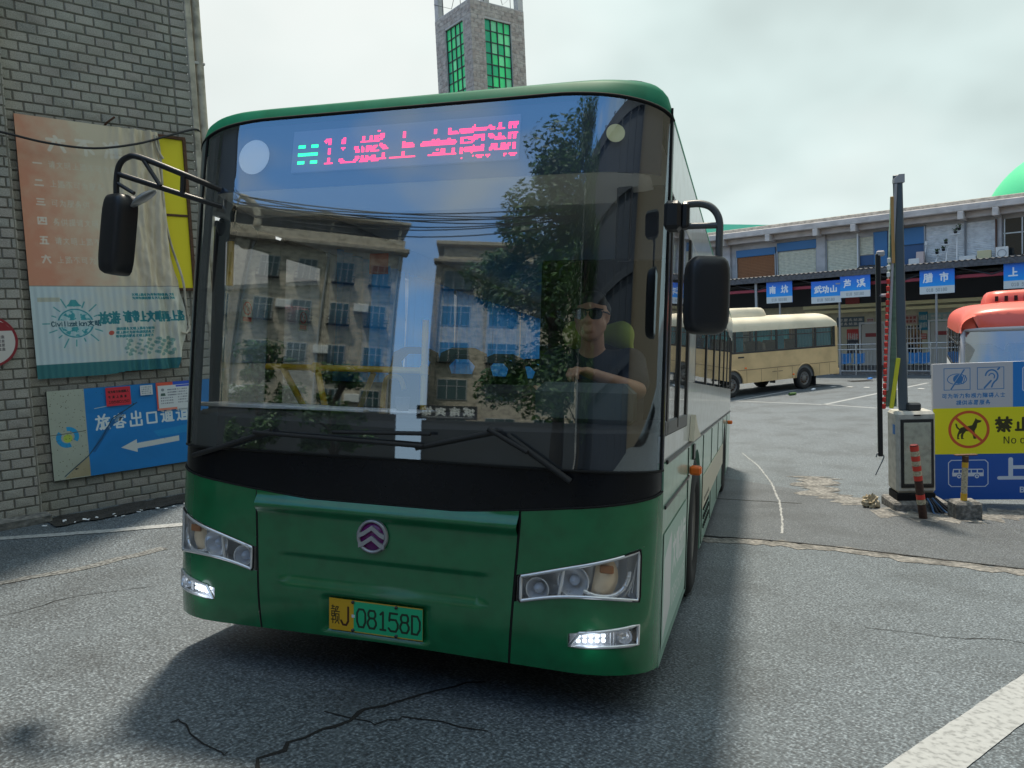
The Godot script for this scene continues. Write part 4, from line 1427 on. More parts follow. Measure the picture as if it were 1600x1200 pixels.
func lamp_frame(pts: Array, r: float) -> Shape:
	pts.append(pts[0])
	pts.append(pts[1])
	return tb(pts, r, 6)


func bus_lamps() -> void:
	for sd in [-1.0, 1.0]:
		var hl := Node3D.new()
		hl.name = numbered("headlight", bus)
		bus.add_child(hl, true)
		# outline of the opening
		var out := []
		for s in spread(0.672, 1.176, 14):
			out.append(fsurf(sd * s, lamp_top(s) - 0.004, 0.002))
		for t in spread(0.1, 0.9, 5):
			out.append(fsurf(sd * 1.178, lerpf(lamp_top(1.178), lamp_bot(1.178), t), 0.002))
		for s in spread(1.176, 0.672, 14):
			out.append(fsurf(sd * s, lamp_bot(s) + 0.004, 0.002))
		for t in spread(0.1, 0.9, 3):
			out.append(fsurf(sd * 0.670, lerpf(lamp_bot(0.67), lamp_top(0.67), t), 0.002))
		obj("gasket", lamp_frame(out.duplicate(), 0.006), M.gap, hl)
		var inner := []
		var cen := fsurf(sd * 0.92, 0.83, 0.0)
		for p in out:
			inner.append(p.lerp(cen, 0.03) + Vector3(0, 0, 0.001))
		obj("bezel", lamp_frame(inner, 0.008), M.lamp_silver, hl)
		# bowl: side walls back to a deep floor
		var ss := []
		for s in spread(0.66, 1.20, 12):
			ss.append(sd * s)
		var bowl := f_panel(ss, [func(s): return lamp_bot(absf(s)) - 0.01, func(s): return lamp_top(absf(s)) + 0.01], [4], -0.10)
		obj("bowl", bowl, M.lamp_dark, hl)
		for e in [[0.004, true], [-0.004, false]]:
			var rows := []
			for d in [0.0, -0.05, -0.10]:
				var row := []
				for s in ss:
					row.append(fsurf(s, (lamp_top(absf(s)) if e[1] else lamp_bot(absf(s))) + e[0], d))
				rows.append(row)
			var w := Shape.new()
			w.grid(rows, Vector3.DOWN if e[1] else Vector3.UP)
			obj("bowl_wall", w, M.lamp_silver, hl)
		for s in [0.664, 1.184]:
			var w := Shape.new()
			w.quad(fsurf(sd * s, lamp_bot(s), 0), fsurf(sd * s, lamp_top(s), 0), fsurf(sd * s, lamp_top(s), -0.1), fsurf(sd * s, lamp_bot(s), -0.1), Vector3(sd * (1.0 if s < 0.8 else -1.0), 0, 0))
			obj("bowl_wall", w, M.lamp_silver, hl)
		# two reflectors with bulbs, a divider, ribs, the amber indicator and the row of small lights
		for r in [[0.745, 0.795, 0.050], [0.90, 0.845, 0.066]]:
			var p := fsurf(sd * r[0], r[1], -0.02)
			var m := Transform3D(Basis(Vector3.RIGHT, Vector3.BACK, Vector3.DOWN), p)
			var ref := Shape.new()
			var rad: float = r[2]
			ref.lathe([Vector2(rad, 0.0), Vector2(rad * 0.92, -0.012), Vector2(rad * 0.7, -0.035), Vector2(rad * 0.4, -0.055), Vector2(0.012, -0.062)], m, 24)
			obj("reflector", ref, M.lamp_mirror, hl)
			var bulb := Shape.new()
			bulb.lathe([Vector2(0.001, 0.0), Vector2(0.014, -0.006), Vector2(0.022, -0.020), Vector2(0.022, -0.04)], m, 16)
			obj("bulb", bulb, M.lamp_bulb, hl)
			var rim := []
			for k in 26:
				rim.append(p + Vector3(cos(TAU * k / 24), sin(TAU * k / 24), 0) * rad)
			obj("reflector_rim", tb(rim, 0.004, 6), M.lamp_silver, hl)
		obj("divider", tb([fsurf(sd * 0.838, 0.745, -0.012), fsurf(sd * 0.862, 0.898, -0.012)], 0.009, 8), M.lamp_silver, hl)
		for k in 4:
			obj("rib", tb([fsurf(sd * (0.815 - k * 0.012 + 0.06), 0.765, -0.03), fsurf(sd * (0.825 - k * 0.012 + 0.06), 0.80, -0.04)], 0.0035, 5), M.lamp_silver, hl)
		var amb := Shape.new()
		var ap := []
		for t in spread(0, 1, 6):
			var row := []
			for u in spread(0, 1, 8):
				var s: float = lerpf(0.970 + 0.018 * t, 1.045 + 0.045 * sin(PI * t * 0.8 + 0.3), u)
				row.append(fsurf(sd * s, lerpf(0.800 - 0.012 * u, 0.915 + 0.03 * u, t), -0.04 + 0.03 * sin(PI * u) * (0.4 + 0.6 * sin(PI * t))))
			ap.append(row)
		amb.grid(ap, Vector3(sd * 0.3, 0, 1))
		obj("indicator", amb, M.lamp_amber, hl)
		obj("amber_bulb", bx(Vector3(0.06, 0.035, 0.012), fsurf(sd * 1.03, 0.905, -0.012), 0.006), M.amber_dull, hl)
		var arcp := []
		for t in spread(0, 1, 12):
			var a := lerpf(-0.25, 1.45, t)
			arcp.append(fsurf(sd * (0.965 + 0.165 * sin(a + 0.1)), 0.955 - 0.165 * cos(a - 0.25) * 1.0, -0.012))
		obj("pale_strip", tb(arcp, 0.010, 8), M.lamp_silver, hl)
		for k in 6:
			var q: Vector3 = arcp[1 + k * 2]
			obj("small_light", bx(Vector3(0.014, 0.012, 0.008), q + Vector3(0, 0, 0.009), 0.003), M.lamp_dark, hl)
		for k in 4:
			obj("fin", tb([fsurf(sd * (1.10 + k * 0.02), 0.775 + k * 0.008, -0.03), fsurf(sd * (1.15 + k * 0.008), 0.83 + k * 0.035, -0.02)], 0.0035, 5), M.lamp_silver, hl)
		obj("lens", f_panel(ss.slice(0, 12), [func(s): return lamp_bot(absf(s)) + 0.002, func(s): return lamp_top(absf(s)) - 0.002], [4], 0.003), M.lamp_glass, hl)
		# fog lamp with its lit strip
		var fg := Node3D.new()
		fg.name = numbered("fog_lamp", bus)
		bus.add_child(fg, true)
		var fb := func(s): return 0.575 + 0.012 * clampf((absf(s) - 0.89) / 0.29, -1, 1)
		var ft := func(s): return 0.628 + 0.042 * clampf((absf(s) - 0.89) / 0.29, -1, 1)
		var fo := []
		for s in spread(0.93, 1.176, 8):
			fo.append(fsurf(sd * s, ft.call(s), 0.001))
		for s in spread(1.176, 0.895, 8):
			fo.append(fsurf(sd * s, fb.call(s), 0.001))
		obj("gasket", lamp_frame(fo, 0.008), M.lamp_silver, fg)
		var fs := []
		for s in spread(0.885, 1.185, 8):
			fs.append(sd * s)
		obj("bowl", f_panel(fs, [func(s): return fb.call(s) - 0.005, func(s): return ft.call(s) + 0.005], [3], -0.05), M.lamp_dark, fg)
		for top in [true, false]:
			var rows := []
			for d in [0.0, -0.05]:
				var row := []
				for s in fs:
					row.append(fsurf(s, ft.call(s) + 0.003 if top else fb.call(s) - 0.003, d))
				rows.append(row)
			var w := Shape.new()
			w.grid(rows, Vector3.DOWN if top else Vector3.UP)
			obj("bowl_wall", w, M.lamp_silver, fg)
		for k in 5:
			for j in 2:
				obj("led_light", bx(Vector3(0.019, 0.017, 0.01), fsurf(sd * (0.925 + k * 0.025), 0.594 + j * 0.022 + k * 0.002, -0.018), 0.004), M.led_white, fg)
		var fr := Shape.new()
		fr.lathe([Vector2(0.034, 0.0), Vector2(0.028, -0.015), Vector2(0.015, -0.028), Vector2(0.004, -0.03)], Transform3D(Basis(Vector3.RIGHT, Vector3.BACK, Vector3.DOWN), fsurf(sd * 1.115, 0.622, -0.012)), 18)
		obj("reflector", fr, M.lamp_mirror, fg)
		for k in 2:
			obj("rib", tb([fsurf(sd * (1.055 + 0.014 * k), 0.585, -0.015), fsurf(sd * (1.055 + 0.014 * k), 0.645, -0.015)], 0.004, 5), M.lamp_silver, fg)
		obj("lens", f_panel(fs, [fb, ft], [3], 0.002), M.lamp_glass, fg)
		var lamp := OmniLight3D.new()
		lamp.name = numbered("fog_lamp_led", bus)
		bus.add_child(lamp, true)
		lamp.position = fsurf(sd * 0.975, 0.605, 0.03)
		lamp.light_energy = 0.0025
		lamp.light_size = 0.05
		lamp.light_color = Color(0.9, 0.95, 1.0)
		lamp.omni_range = 30.0
		lamp.omni_attenuation = 2.0
		lamp.shadow_enabled = true


func bus_glass() -> void:
	var top := func(s): return f_top(s) - 0.012
	obj("windscreen", f_panel(spread(-1.13, 1.32, 70), [func(_s): return 1.318, top], [24], -0.004), M.coated_glass, bus)
	# black border of the windscreen, and the pillars beside it
	for sd in [-1.0, 1.0]:
		var e := 1.13 if sd < 0 else 1.32
		var ss := spread(sd * (e + 0.004), sd * 1.38, 8)
		obj("front_pillar", f_panel(ss, [func(_s): return 1.318, top], [20], 0.0), M.bus_black if sd > 0 else M.pillar_grey, bus)
		var pts := []
		for y in spread(1.318, 2.90, 30):
			pts.append(fsurf(sd * (e + 0.002), y, -0.002))
		obj("windscreen_seal", tb(pts, 0.006, 6), M.gap, bus)
	var tr := []
	for s in spread(-1.37, 1.37, 60):
		tr.append(fsurf(s, f_top(s) - 0.003, -0.003))
	obj("top_seal", tb(tr, 0.008, 8), M.gap, bus)
	# lower dark border printed on the glass
	obj("glass_border", f_panel(spread(-1.12, 1.31, 50), [func(_s): return 1.322, func(s): return 1.455 + 0.02 * absf(s)], [3], -0.014), M.dash_dark, bus)
	obj("side_border", f_panel(spread(-1.12, -1.03, 6), [func(_s): return 1.46, func(s): return f_top(s) - 0.02], [14], -0.014), M.dash_dark, bus)
	# header box behind the top of the glass, with the display
	var hb := Shape.new()
	var rows := []
	for k in [[2.60, -0.03], [2.93, -0.03]]:
		var row := []
		for s in spread(-1.03, 1.28, 50):
			row.append(fsurf(s, k[0], k[1]))
		rows.append(row)
	hb.grid(rows, Vector3.BACK)
	obj("header_panel", hb, M.header_blue, bus)
	var hu := Shape.new()
	var r2 := []
	for k in [-0.03, -0.35]:
		var row := []
		for s in spread(-1.03, 1.28, 30):
			var p := fsurf(s, 2.60, -0.03)
			row.append(Vector3(clampf(p.x, -1.15, 1.15), 2.60 - 0.06 * (k / -0.35), p.z + k + 0.03))
		r2.append(row)
	hu.grid(r2, Vector3.DOWN)
	obj("header_underside", hu, M.cabin_pale, bus)
	# destination display: dotted characters, lit in broken rows
	var W := 592
	var H := 104
	var small := blank(148, 26, Color(0, 0, 0, 1))
	var red := Color(1, 0, 0)
	var grn := Color(0, 1, 0)
	ink_text(small, "1", Vector2(21, 3), Vector2(9, 20), 8, 1.0, red)
	ink_text(small, "5", Vector2(34, 3), Vector2(13, 20), 8, 1.0, red)
	ink_text(small, "路", Vector2(47, 3), Vector2(18, 20), 20, 0.9, red)
	ink_text(small, "上一", Vector2(66, 3), Vector2(19, 20), 20, 0.9, red)
	ink_text(small, "站南湖", Vector2(92, 3), Vector2(18, 20), 18.5, 0.9, red)
	for y in [[9, 0], [10, 0], [14, 1], [15, 1], [19, 0], [20, 0]]:
		for x in range(4, 18):
			if y[1] == 1 or x < 9 or x > 12:
				small.set_pixel(x, y[0], grn)
	var base := rgb(0.16, 0.18, 0.28)
	var im := blank(W, H, base)
	var em := blank(W, H, Color(0, 0, 0, 1))
	for y in 26:
		for x in 148:
			var c := small.get_pixel(x, y)
			var lit := c.r > 0.25 or c.g > 0.25
			var g := c.g > 0.25
			if lit and (g or (y + x / 60) % 6 < 4):
				var k := rgb(1.0, 0.0, 0.06) if not g else rgb(0.0, 1.0, 0.22)
				ink_disc(em, Vector2(x * 4 + 2, y * 4 + 2), 2.1, k)
				ink_disc(im, Vector2(x * 4 + 2, y * 4 + 2), 2.1, k)
	var dm := print_mat("display_print", im, 0.5)
	dm.emission_enabled = true
	dm.emission_texture = ImageTexture.create_from_image(em)
	dm.emission = Color.WHITE
	dm.emission_operator = BaseMaterial3D.EMISSION_OP_MULTIPLY
	dm.emission_energy_multiplier = 1.8
	var q := fsurf(-0.585, 2.675, -0.03)
	var q2 := fsurf(-0.585, 2.885, -0.03)
	var tilt := Basis(Vector3.RIGHT, (q2 - q).normalized(), Vector3.RIGHT.cross((q2 - q).normalized()))
	card(1.165, 0.208, 0.012, dm, "destination_display", bus, Transform3D(tilt, q))
	# sticker and small round badge behind the glass
	for d in [[-0.80, 2.765, 0.088, M.sticker_white, "round_sticker"], [1.0, 2.765, 0.040, M.sticker_cream, "round_badge"]]:
		var p := fsurf(d[0], d[1], -0.012)
		var n := (fsurf(d[0], d[1], 0.1) - fsurf(d[0], d[1], 0.0)).normalized()
		var up := (Vector3.UP - n * n.y).normalized()
		var sh := Shape.new()
		var poly := PackedVector2Array()
		for k in 32:
			poly.append(Vector2(cos(TAU * k / 32), sin(TAU * k / 32)) * d[2])
		sh.prism(poly, 0.002)
		obj(d[4], sh, d[3], bus, Transform3D(Basis(up.cross(n), up, n), p))
	# wipers
	var wip := Node3D.new()
	wip.name = numbered("wiper", bus)
	bus.add_child(wip, true)
	obj("arm", f_line(0.52, 1.475, 0.70, 1.385, 0.045, 0.011), M.rubber, wip)
	obj("blade", f_line(0.60, 1.45, 0.885, 1.272, 0.022, 0.014), M.rubber, wip)
	obj("pivot", f_line(0.18, 1.375, 0.56, 1.465, 0.035, 0.012), M.rubber, wip)
	wip = Node3D.new()
	wip.name = numbered("wiper", bus)
	bus.add_child(wip, true)
	obj("arm", f_line(0.22, 1.385, -0.66, 1.405, 0.045, 0.010, 16), M.rubber, wip)
	obj("blade", f_line(-0.58, 1.415, -1.02, 1.27, 0.022, 0.013), M.rubber, wip)
	obj("link", f_line(0.25, 1.44, -0.24, 1.425, 0.035, 0.008), M.rubber, wip)


func bus_body() -> void:
	# roof: an inset dome over the rounded outline
	var rows := []
	for j in 13:
		var d := 0.30 * j / 12.0
		var row := []
		for s in spread(-11.4, -1.5, 40) + spread(-1.38, 1.38, 56) + spread(1.5, 11.4, 40):
			var yb := f_top(s) if absf(s) < 1.38 else 2.845
			var p := fsurf(s, yb)
			var n := (fsurf(s, yb, 1.0) - p)
			n.y = 0
			n = n.normalized()
			var t := 1.0 - d / 0.30
			p -= n * d
			p.y = yb + (3.055 - yb) * sqrt(maxf(0.0, 1.0 - t * t * t)) 
			row.append(p)
		rows.append(row)
	var s := Shape.new()
	s.grid(rows, Vector3.UP)
	obj("roof_edge", s, M.bus_roof, bus)
	var rt := []
	for z in [-0.28, -10.3]:
		var row := []
		for x in spread(-0.945, 0.945, 12):
			row.append(Vector3(x, 3.053 + 0.02 * (1.0 - x * x), z))
		rt.append(row)
	s = Shape.new()
	s.grid(rt, Vector3.UP)
	obj("roof_top", s, M.bus_roof, bus)
	var ceil := Shape.new()
	ceil.quad(Vector3(-1.18, 2.78, -0.35), Vector3(1.18, 2.78, -0.35), Vector3(1.18, 2.78, -10.2), Vector3(-1.18, 2.78, -10.2), Vector3.DOWN)
	obj("ceiling", ceil, M.cabin_pale, bus)
	# sides
	for sd in [-1.0, 1.0]:
		var x: float = 1.24 * sd
		var turn := Transform3D(Basis(Vector3(0, 0, -1), Vector3.UP, Vector3.RIGHT), Vector3(x - (0.03 if sd > 0 else 0.0), 0, 0))  # drawing x runs rearwards
		var arches := [2.35, 8.0]
		var low := PackedVector2Array([Vector2(0.27, 0.44)])
		for a in arches:
			for k in 17:
				var t := PI - PI * k / 16.0
				low.append(Vector2(a + cos(t) * 0.64, 0.60 + sin(t) * 0.66) if k > 0 and k < 16 else Vector2(a + cos(t) * 0.64, 0.44))
		low.append(Vector2(10.45, 0.44))
		low.append(Vector2(10.45, 1.34))
		low.append(Vector2(0.27, 1.34))
		s = Shape.new()
		s.prism(low, 0.03, turn)
		obj("lower_side", s, M.bus_pale, bus)
		var mid := PackedVector2Array([Vector2(0.27, 1.345), Vector2(10.45, 1.345), Vector2(10.45, 1.72), Vector2(1.45, 1.72), Vector2(1.45, 1.46), Vector2(0.27, 1.46)])
		s = Shape.new()
		s.prism(mid, 0.028, turn)
		obj("waist_panel", s, M.bus_white, bus)
		obj("upper_panel", bx(Vector3(0.03, 0.31, 10.18), Vector3(x - sd * 0.016, 2.695, -5.36), 0.006), M.bus_white, bus)
		obj("waist_trim", bx(Vector3(0.012, 0.022, 10.1), Vector3(x + sd * 0.004, 1.342, -5.4), 0.004), M.trim_black, bus)
		# windows: pane between black pillars
		var zs := [0.27, 1.42, 1.95, 3.25, 4.55, 5.85, 7.15, 8.45, 9.75, 10.45]
		for k in zs.size() - 1:
			var z0: float = zs[k]
			var z1: float = zs[k + 1]
			var yb := 1.46 if k == 0 else 1.72
			if sd < 0 and k == 0:
				continue
			obj("window_pillar", bx(Vector3(0.034, 2.545 - yb, 0.10), Vector3(x - sd * 0.017, (2.54 + yb) / 2, -z1), 0.006), M.trim_black, bus)
			if k == 0:
				obj("window_pillar", bx(Vector3(0.036, 2.545 - yb, 0.07), Vector3(x - sd * 0.017, (2.54 + yb) / 2, -z0 - 0.09), 0.006), M.trim_black, bus)
				obj("window_frame", bx(Vector3(0.036, 0.07, z1 - z0), Vector3(x - sd * 0.017, 1.495, -(z0 + z1) / 2), 0.006), M.trim_black, bus)
				obj("window_frame", bx(Vector3(0.034, 1.05, 0.05), Vector3(x - sd * 0.013, 2.0, -0.86), 0.006), M.trim_black, bus)
			if k == 1:
				obj("side_panel", bx(Vector3(0.03, 0.82, 0.5), Vector3(x - sd * 0.015, 2.13, -1.70), 0.006), M.bus_white, bus)
				continue
			obj("side_window", bx(Vector3(0.008, 2.54 - yb, z1 - z0 - 0.10), Vector3(x - sd * 0.012, (2.54 + yb) / 2, -(z0 + z1) / 2)), M.bus_window if sd > 0 and k > 0 else M.clear_glass, bus)
		# door leaves on the viewer's left
		if sd < 0:
			for k in 2:
				var zc := -0.63 - k * 0.58
				var leaf := obj("door_leaf", bx(Vector3(0.03, 2.0, 0.08), Vector3(x + 0.016, 1.52, zc + 0.25), 0.008), M.trim_black, bus)
				obj("door_rail", bx(Vector3(0.03, 0.10, 0.5), Vector3(x + 0.016, 0.58, zc), 0.008), M.trim_black, leaf)
				obj("door_stile", bx(Vector3(0.028, 2.0, 0.10), Vector3(x + 0.016, 1.52, zc - 0.26), 0.008), M.trim_black, leaf)
				obj("door_rail", bx(Vector3(0.03, 0.12, 0.5), Vector3(x + 0.016, 2.48, zc), 0.008), M.trim_black, leaf)
				obj("door_glass", bx(Vector3(0.008, 1.8, 0.44), Vector3(x + 0.016, 1.53, zc)), M.door_glass, leaf)
				var im := blank(96, 128, rgb(0.5, 0.6, 0.55))
				ink_disc(im, Vector2(48, 46), 38, rgb(0.65, 0.03, 0.03))
				ink_disc(im, Vector2(48, 46), 29, rgb(0.7, 0.7, 0.68))
				ink_path(im, [Vector2(48, 26), Vector2(48, 62)], 5, rgb(0.02, 0.02, 0.02))
				ink_path(im, [Vector2(34, 38), Vector2(62, 44)], 3, rgb(0.02, 0.02, 0.02))
				ink_path(im, [Vector2(24, 22), Vector2(72, 70)], 3.5, rgb(0.65, 0.03, 0.03))
				im.fill_rect(Rect2i(10, 94, 76, 24), rgb(0.65, 0.03, 0.03))
				card(0.10, 0.135, 0.002, print_mat("door_sticker_%d" % k, im, 0.6), "door_sticker", leaf, Transform3D(Basis(Vector3(0, 0, -1), Vector3.UP, Vector3.RIGHT), Vector3(x + 0.03, 1.98, zc + 0.06)))
		# wheels
		for a in arches:
			wheel(bus, "wheel", Transform3D(Basis(Vector3.UP, Vector3(sd, 0, 0), Vector3.UP.cross(Vector3(sd, 0, 0))), Vector3(sd * 1.112, 0.725, -a)), 0.475, 0.27, true)
			var liner := Shape.new()
			var lr := []
			for xx in [sd * 1.22, sd * 0.80]:
				var row := []
				for k in 17:
					var t := PI - PI * k / 16.0
					row.append(Vector3(xx, 0.60 + sin(t) * 0.665, -a - cos(t) * 0.645))
				lr.append(row)
			liner.grid(lr, Vector3.DOWN)
			liner.quad(Vector3(sd * 0.80, 0.42, -a - 0.7), Vector3(sd * 0.80, 0.42, -a + 0.7), Vector3(sd * 0.80, 1.25, -a + 0.7), Vector3(sd * 0.80, 1.25, -a - 0.7), Vector3(sd, 0, 0))
			obj("wheel_arch", liner, M.gap, bus)
		# side marker lamps and small fittings on the visible side
		if sd > 0:
			for z in [1.78, 9.2]:
				obj("marker_lamp", bx(Vector3(0.075, 0.055, 0.10), Vector3(x + 0.035, 1.17 if z < 5 else 1.2, -z), 0.012), M.amber, bus)
			obj("hatch_trim", bx(Vector3(0.01, 0.018, 1.35), Vector3(x + 0.004, 1.14, -1.0), 0.003), M.trim_black, bus)
			obj("filler_cap", bx(Vector3(0.012, 0.10, 0.14), Vector3(x + 0.006, 1.27, -2.0), 0.004), M.trim_black, bus)
			var wd := Shape.new()
			wd.prism(PackedVector2Array([Vector2(1.62, 1.36), Vector2(2.3, 1.36), Vector2(2.0, 1.42), Vector2(1.72, 1.52)]), 0.03, Transform3D(Basis(Vector3(0, 0, -1), Vector3.UP, Vector3.RIGHT), Vector3(x, 0, 0)))
			obj("trim_wedge", wd, M.bus_cream, bus)
			for z in [1.62, 3.1, 4.4, 5.8, 7.2, 8.75]:
				obj("panel_gap", bx(Vector3(0.006, 0.86, 0.012), Vector3(x + 0.0015, 0.89, -z)), M.gap, bus)
			var im := blank(512, 256, rgb(0.33, 0.50, 0.42))
			ink_poly(im, PackedVector2Array([Vector2(20, 60), Vector2(150, 20), Vector2(150, 200), Vector2(20, 240)]), rgb(0.66, 0.66, 0.66))
			ink_text(im, "文明出行", Vector2(180, 40), Vector2(70, 90), 78, 7, rgb(0.68, 0.70, 0.70))
			for k in 9:
				ink_glyph(im, "085150185"[k], Rect2(180 + k * 34, 170, 26, 44), 3.0, rgb(0.62, 0.66, 0.64))
			var cs := Shape.new()
			cs.quad(Vector3(x + 0.004, 0.50, -0.32), Vector3(x + 0.004, 0.50, -1.55), Vector3(x + 0.004, 1.02, -1.55), Vector3(x + 0.004, 1.02, -0.32), Vector3.RIGHT)
			obj("side_lettering", cs, print_mat("side_print", im, 0.35), bus)
			obj("pale_skirt", bx(Vector3(0.006, 0.26, 4.2), Vector3(x + 0.004, 0.86, -5.2), 0.002), M.bus_cream, bus)
			for k in 26:
				obj("vent_hole", bx(Vector3(0.008, 0.035, 0.05), Vector3(x + 0.004, 0.56 + (k % 4) * 0.075, -3.35 - (k / 4) * 0.13)), M.gap, bus)
	# rear and floor
	s = Shape.new()
	s.box(Vector3(0, 1.65, -10.47), Vector3(2.44, 2.4, 0.06), 0.02)
	obj("rear_wall", s, M.bus_pale, bus)
	obj("floor", bx(Vector3(2.40, 0.06, 10.1), Vector3(0, 0.56, -5.35)), M.cabin_floor, bus)
	obj("chassis", bx(Vector3(1.5, 0.14, 9.6), Vector3(0, 0.46, -5.4), 0.02), M.gap, bus)


func wheel(parent: Node, called: String, xf: Transform3D, r: float, w: float, nuts: bool) -> void:
	# axle along local y, outside at +y
	var n := Node3D.new()
	n.name = numbered(called, parent)
	parent.add_child(n, true)
	n.transform = xf
	var t := Shape.new()
	t.lathe([Vector2(r * 0.60, w * 0.40), Vector2(r * 0.66, w * 0.5), Vector2(r * 0.86, w * 0.5), Vector2(r * 0.96, w * 0.44), Vector2(r, w * 0.30), Vector2(r, -w * 0.30), Vector2(r * 0.96, -w * 0.44), Vector2(r * 0.6, -w * 0.5)], Transform3D(), 40)
	for k in 36:
		for q in [-0.2, 0.2]:
			t.box(Vector3(cos(TAU * k / 36), 0, sin(TAU * k / 36)) * r + Vector3(0, q * w, 0), Vector3(0.012, w * 0.3, r * 0.11), 0.0, Basis(Vector3(cos(TAU * k / 36), 0, sin(TAU * k / 36)), Vector3.UP, Vector3(-sin(TAU * k / 36), 0, cos(TAU * k / 36))))
	obj("tyre", t, M.tyre, n)
	var rim := Shape.new()
	rim.lathe([Vector2(r * 0.62, w * 0.40), Vector2(r * 0.58, w * 0.42), Vector2(r * 0.54, w * 0.30), Vector2(r * 0.48, w * 0.10), Vector2(r * 0.34, w * 0.20), Vector2(r * 0.30, w * 0.30), Vector2(r * 0.20, w * 0.42), Vector2(0.002, w * 0.44)], Transform3D(), 32)
	obj("rim", rim, M.wheel_grey, n)
	if nuts:
		for k in 10:
			var b := Shape.new()
			var a := TAU * k / 10
			b.lathe([Vector2(0.021, 0.0), Vector2(0.021, 0.035), Vector2(0.012, 0.06), Vector2(0.001, 0.062)], Transform3D(Basis(), Vector3(cos(a) * r * 0.40, w * 0.16, sin(a) * r * 0.40)), 8)
			obj("wheel_nut", b, M.rusty_metal, n)


func bus_inside() -> void:
	# inner linings
	for sd in [-1.0, 1.0]:
		var s := Shape.new()
		s.quad(Vector3(sd * 1.20, 0.58, -1.4 if sd < 0 else -0.35), Vector3(sd * 1.20, 0.58, -10.4), Vector3(sd * 1.20, 1.70, -10.4), Vector3(sd * 1.20, 1.70, -1.4 if sd < 0 else -0.35), Vector3(-sd, 0, 0))
		obj("inner_lining", s, M.cabin_grey, bus)
	# dashboard
	var rows := []
	for k in [[-0.035, 1.30], [-0.06, 1.475], [-0.10, 1.492], [-0.30, 1.505], [-0.62, 1.515], [-0.68, 1.49], [-0.70, 0.9]]:
		var row := []
		for s in spread(-1.2, 1.24, 40):
			var p := fsurf(s, 1.3, -0.03)
			row.append(Vector3(clampf(p.x, -1.18, 1.19), k[1], minf(p.z + 0.03 + k[0], -0.02)))
		rows.append(row)
	var d := Shape.new()
	d.grid(rows, Vector3(0, 1, 0.3))
	obj("dashboard", d, M.dash_dark, bus)
	var pod := Shape.new()
	pod.box(Vector3(0.86, 1.585, -0.36), Vector3(0.46, 0.21, 0.20), 0.045)
	obj("instrument_pod", pod, M.dash_green, bus)
	obj("centre_pod", bx(Vector3(0.28, 0.22, 0.22), Vector3(0.46, 1.56, -0.42), 0.04), M.dash_dark, bus)
	obj("amber_box", bx(Vector3(0.10, 0.08, 0.05), Vector3(0.52, 1.40, -0.055), 0.01), M.amber_dull, bus)
	# steering wheel
	var wh := Node3D.new()
	wh.name = "steering_wheel"
	bus.add_child(wh, true)
	wh.transform = Transform3D(Basis.from_euler(Vector3(0.45, 0, 0)), Vector3(0.72, 1.60, -0.62))
	var ring := []
	for k in 34:
		ring.append(Vector3(cos(TAU * k / 32), 0, sin(TAU * k / 32)) * 0.225)
	obj("rim", tb(ring, 0.015, 8), M.rubber, wh)
	for a in [0.3, 2.84, 4.71]:
		obj("spoke", tb([Vector3(), Vector3(cos(a), 0, sin(a)) * 0.225], 0.014, 6), M.rubber, wh)
	obj("column", tb([Vector3(), Vector3(0, -0.5, 0.12)], 0.04, 10), M.rubber, wh)
	# driver's seat
	var seat := Node3D.new()
	seat.name = "driver_seat"
	bus.add_child(seat, true)
	seat.position = Vector3(0.74, 0, -1.15)
	obj("seat", bx(Vector3(0.48, 0.14, 0.48), Vector3(0, 1.08, 0), 0.05), M.cabin_grey, seat)
	obj("backrest", bx(Vector3(0.48, 0.78, 0.13), Vector3(0, 1.50, -0.30), 0.06), M.cabin_grey, seat)
	obj("pedestal", bx(Vector3(0.34, 0.44, 0.34), Vector3(0, 0.80, 0), 0.03), M.cabin_floor, seat)
	obj("platform", bx(Vector3(0.85, 0.2, 1.2), Vector3(0.03, 0.69, 0.0), 0.02), M.cabin_floor, seat)
	# partition behind the driver and the cab door
	obj("partition", bx(Vector3(0.95, 1.9, 0.03), Vector3(0.72, 1.55, -1.75), 0.01), M.dash_dark, bus)
	obj("roof_lamp", tb([Vector3(0.60, 2.25, -1.6), Vector3(0.60, 2.03, -1.6)], 0.012, 6), M.paper, bus)
	# yellow handrails
	for r in [[Vector3(-1.15, 1.735, -0.74), Vector3(-0.17, 1.735, -0.82)], [Vector3(-0.17, 1.735, -0.82), Vector3(-0.17, 2.02, -0.82)], [Vector3(-0.17, 1.735, -0.82), Vector3(-0.17, 0.6, -0.82)], [Vector3(-0.83, 1.735, -0.77), Vector3(-0.72, 1.40, -0.74)], [Vector3(-1.05, 1.735, -0.75), Vector3(-0.86, 1.25, -0.95)], [Vector3(-0.74, 1.72, -1.3), Vector3(-0.95, 1.25, -1.35)], [Vector3(-1.12, 2.40, -0.34), Vector3(-1.12, 2.16, -0.34)]]:
		obj("handrail", tb(r, 0.019, 10), M.yellow_rail, bus)
	obj("handrail", tb(arc([Vector3(-0.52, 1.62, -1.3), Vector3(-0.55, 1.69, -1.3), Vector3(-0.62, 1.70, -1.3), Vector3(-0.66, 1.62, -1.3), Vector3(-0.68, 1.2, -1.3)]), 0.017, 8), M.yellow_rail, bus)
	obj("rail_joint", bx(Vector3(0.06, 0.06, 0.06), Vector3(-0.83, 1.735, -0.768), 0.015), M.yellow_rail, bus)
	obj("rail_joint", bx(Vector3(0.05, 0.07, 0.05), Vector3(-0.17, 1.735, -0.82), 0.015), M.yellow_rail, bus)
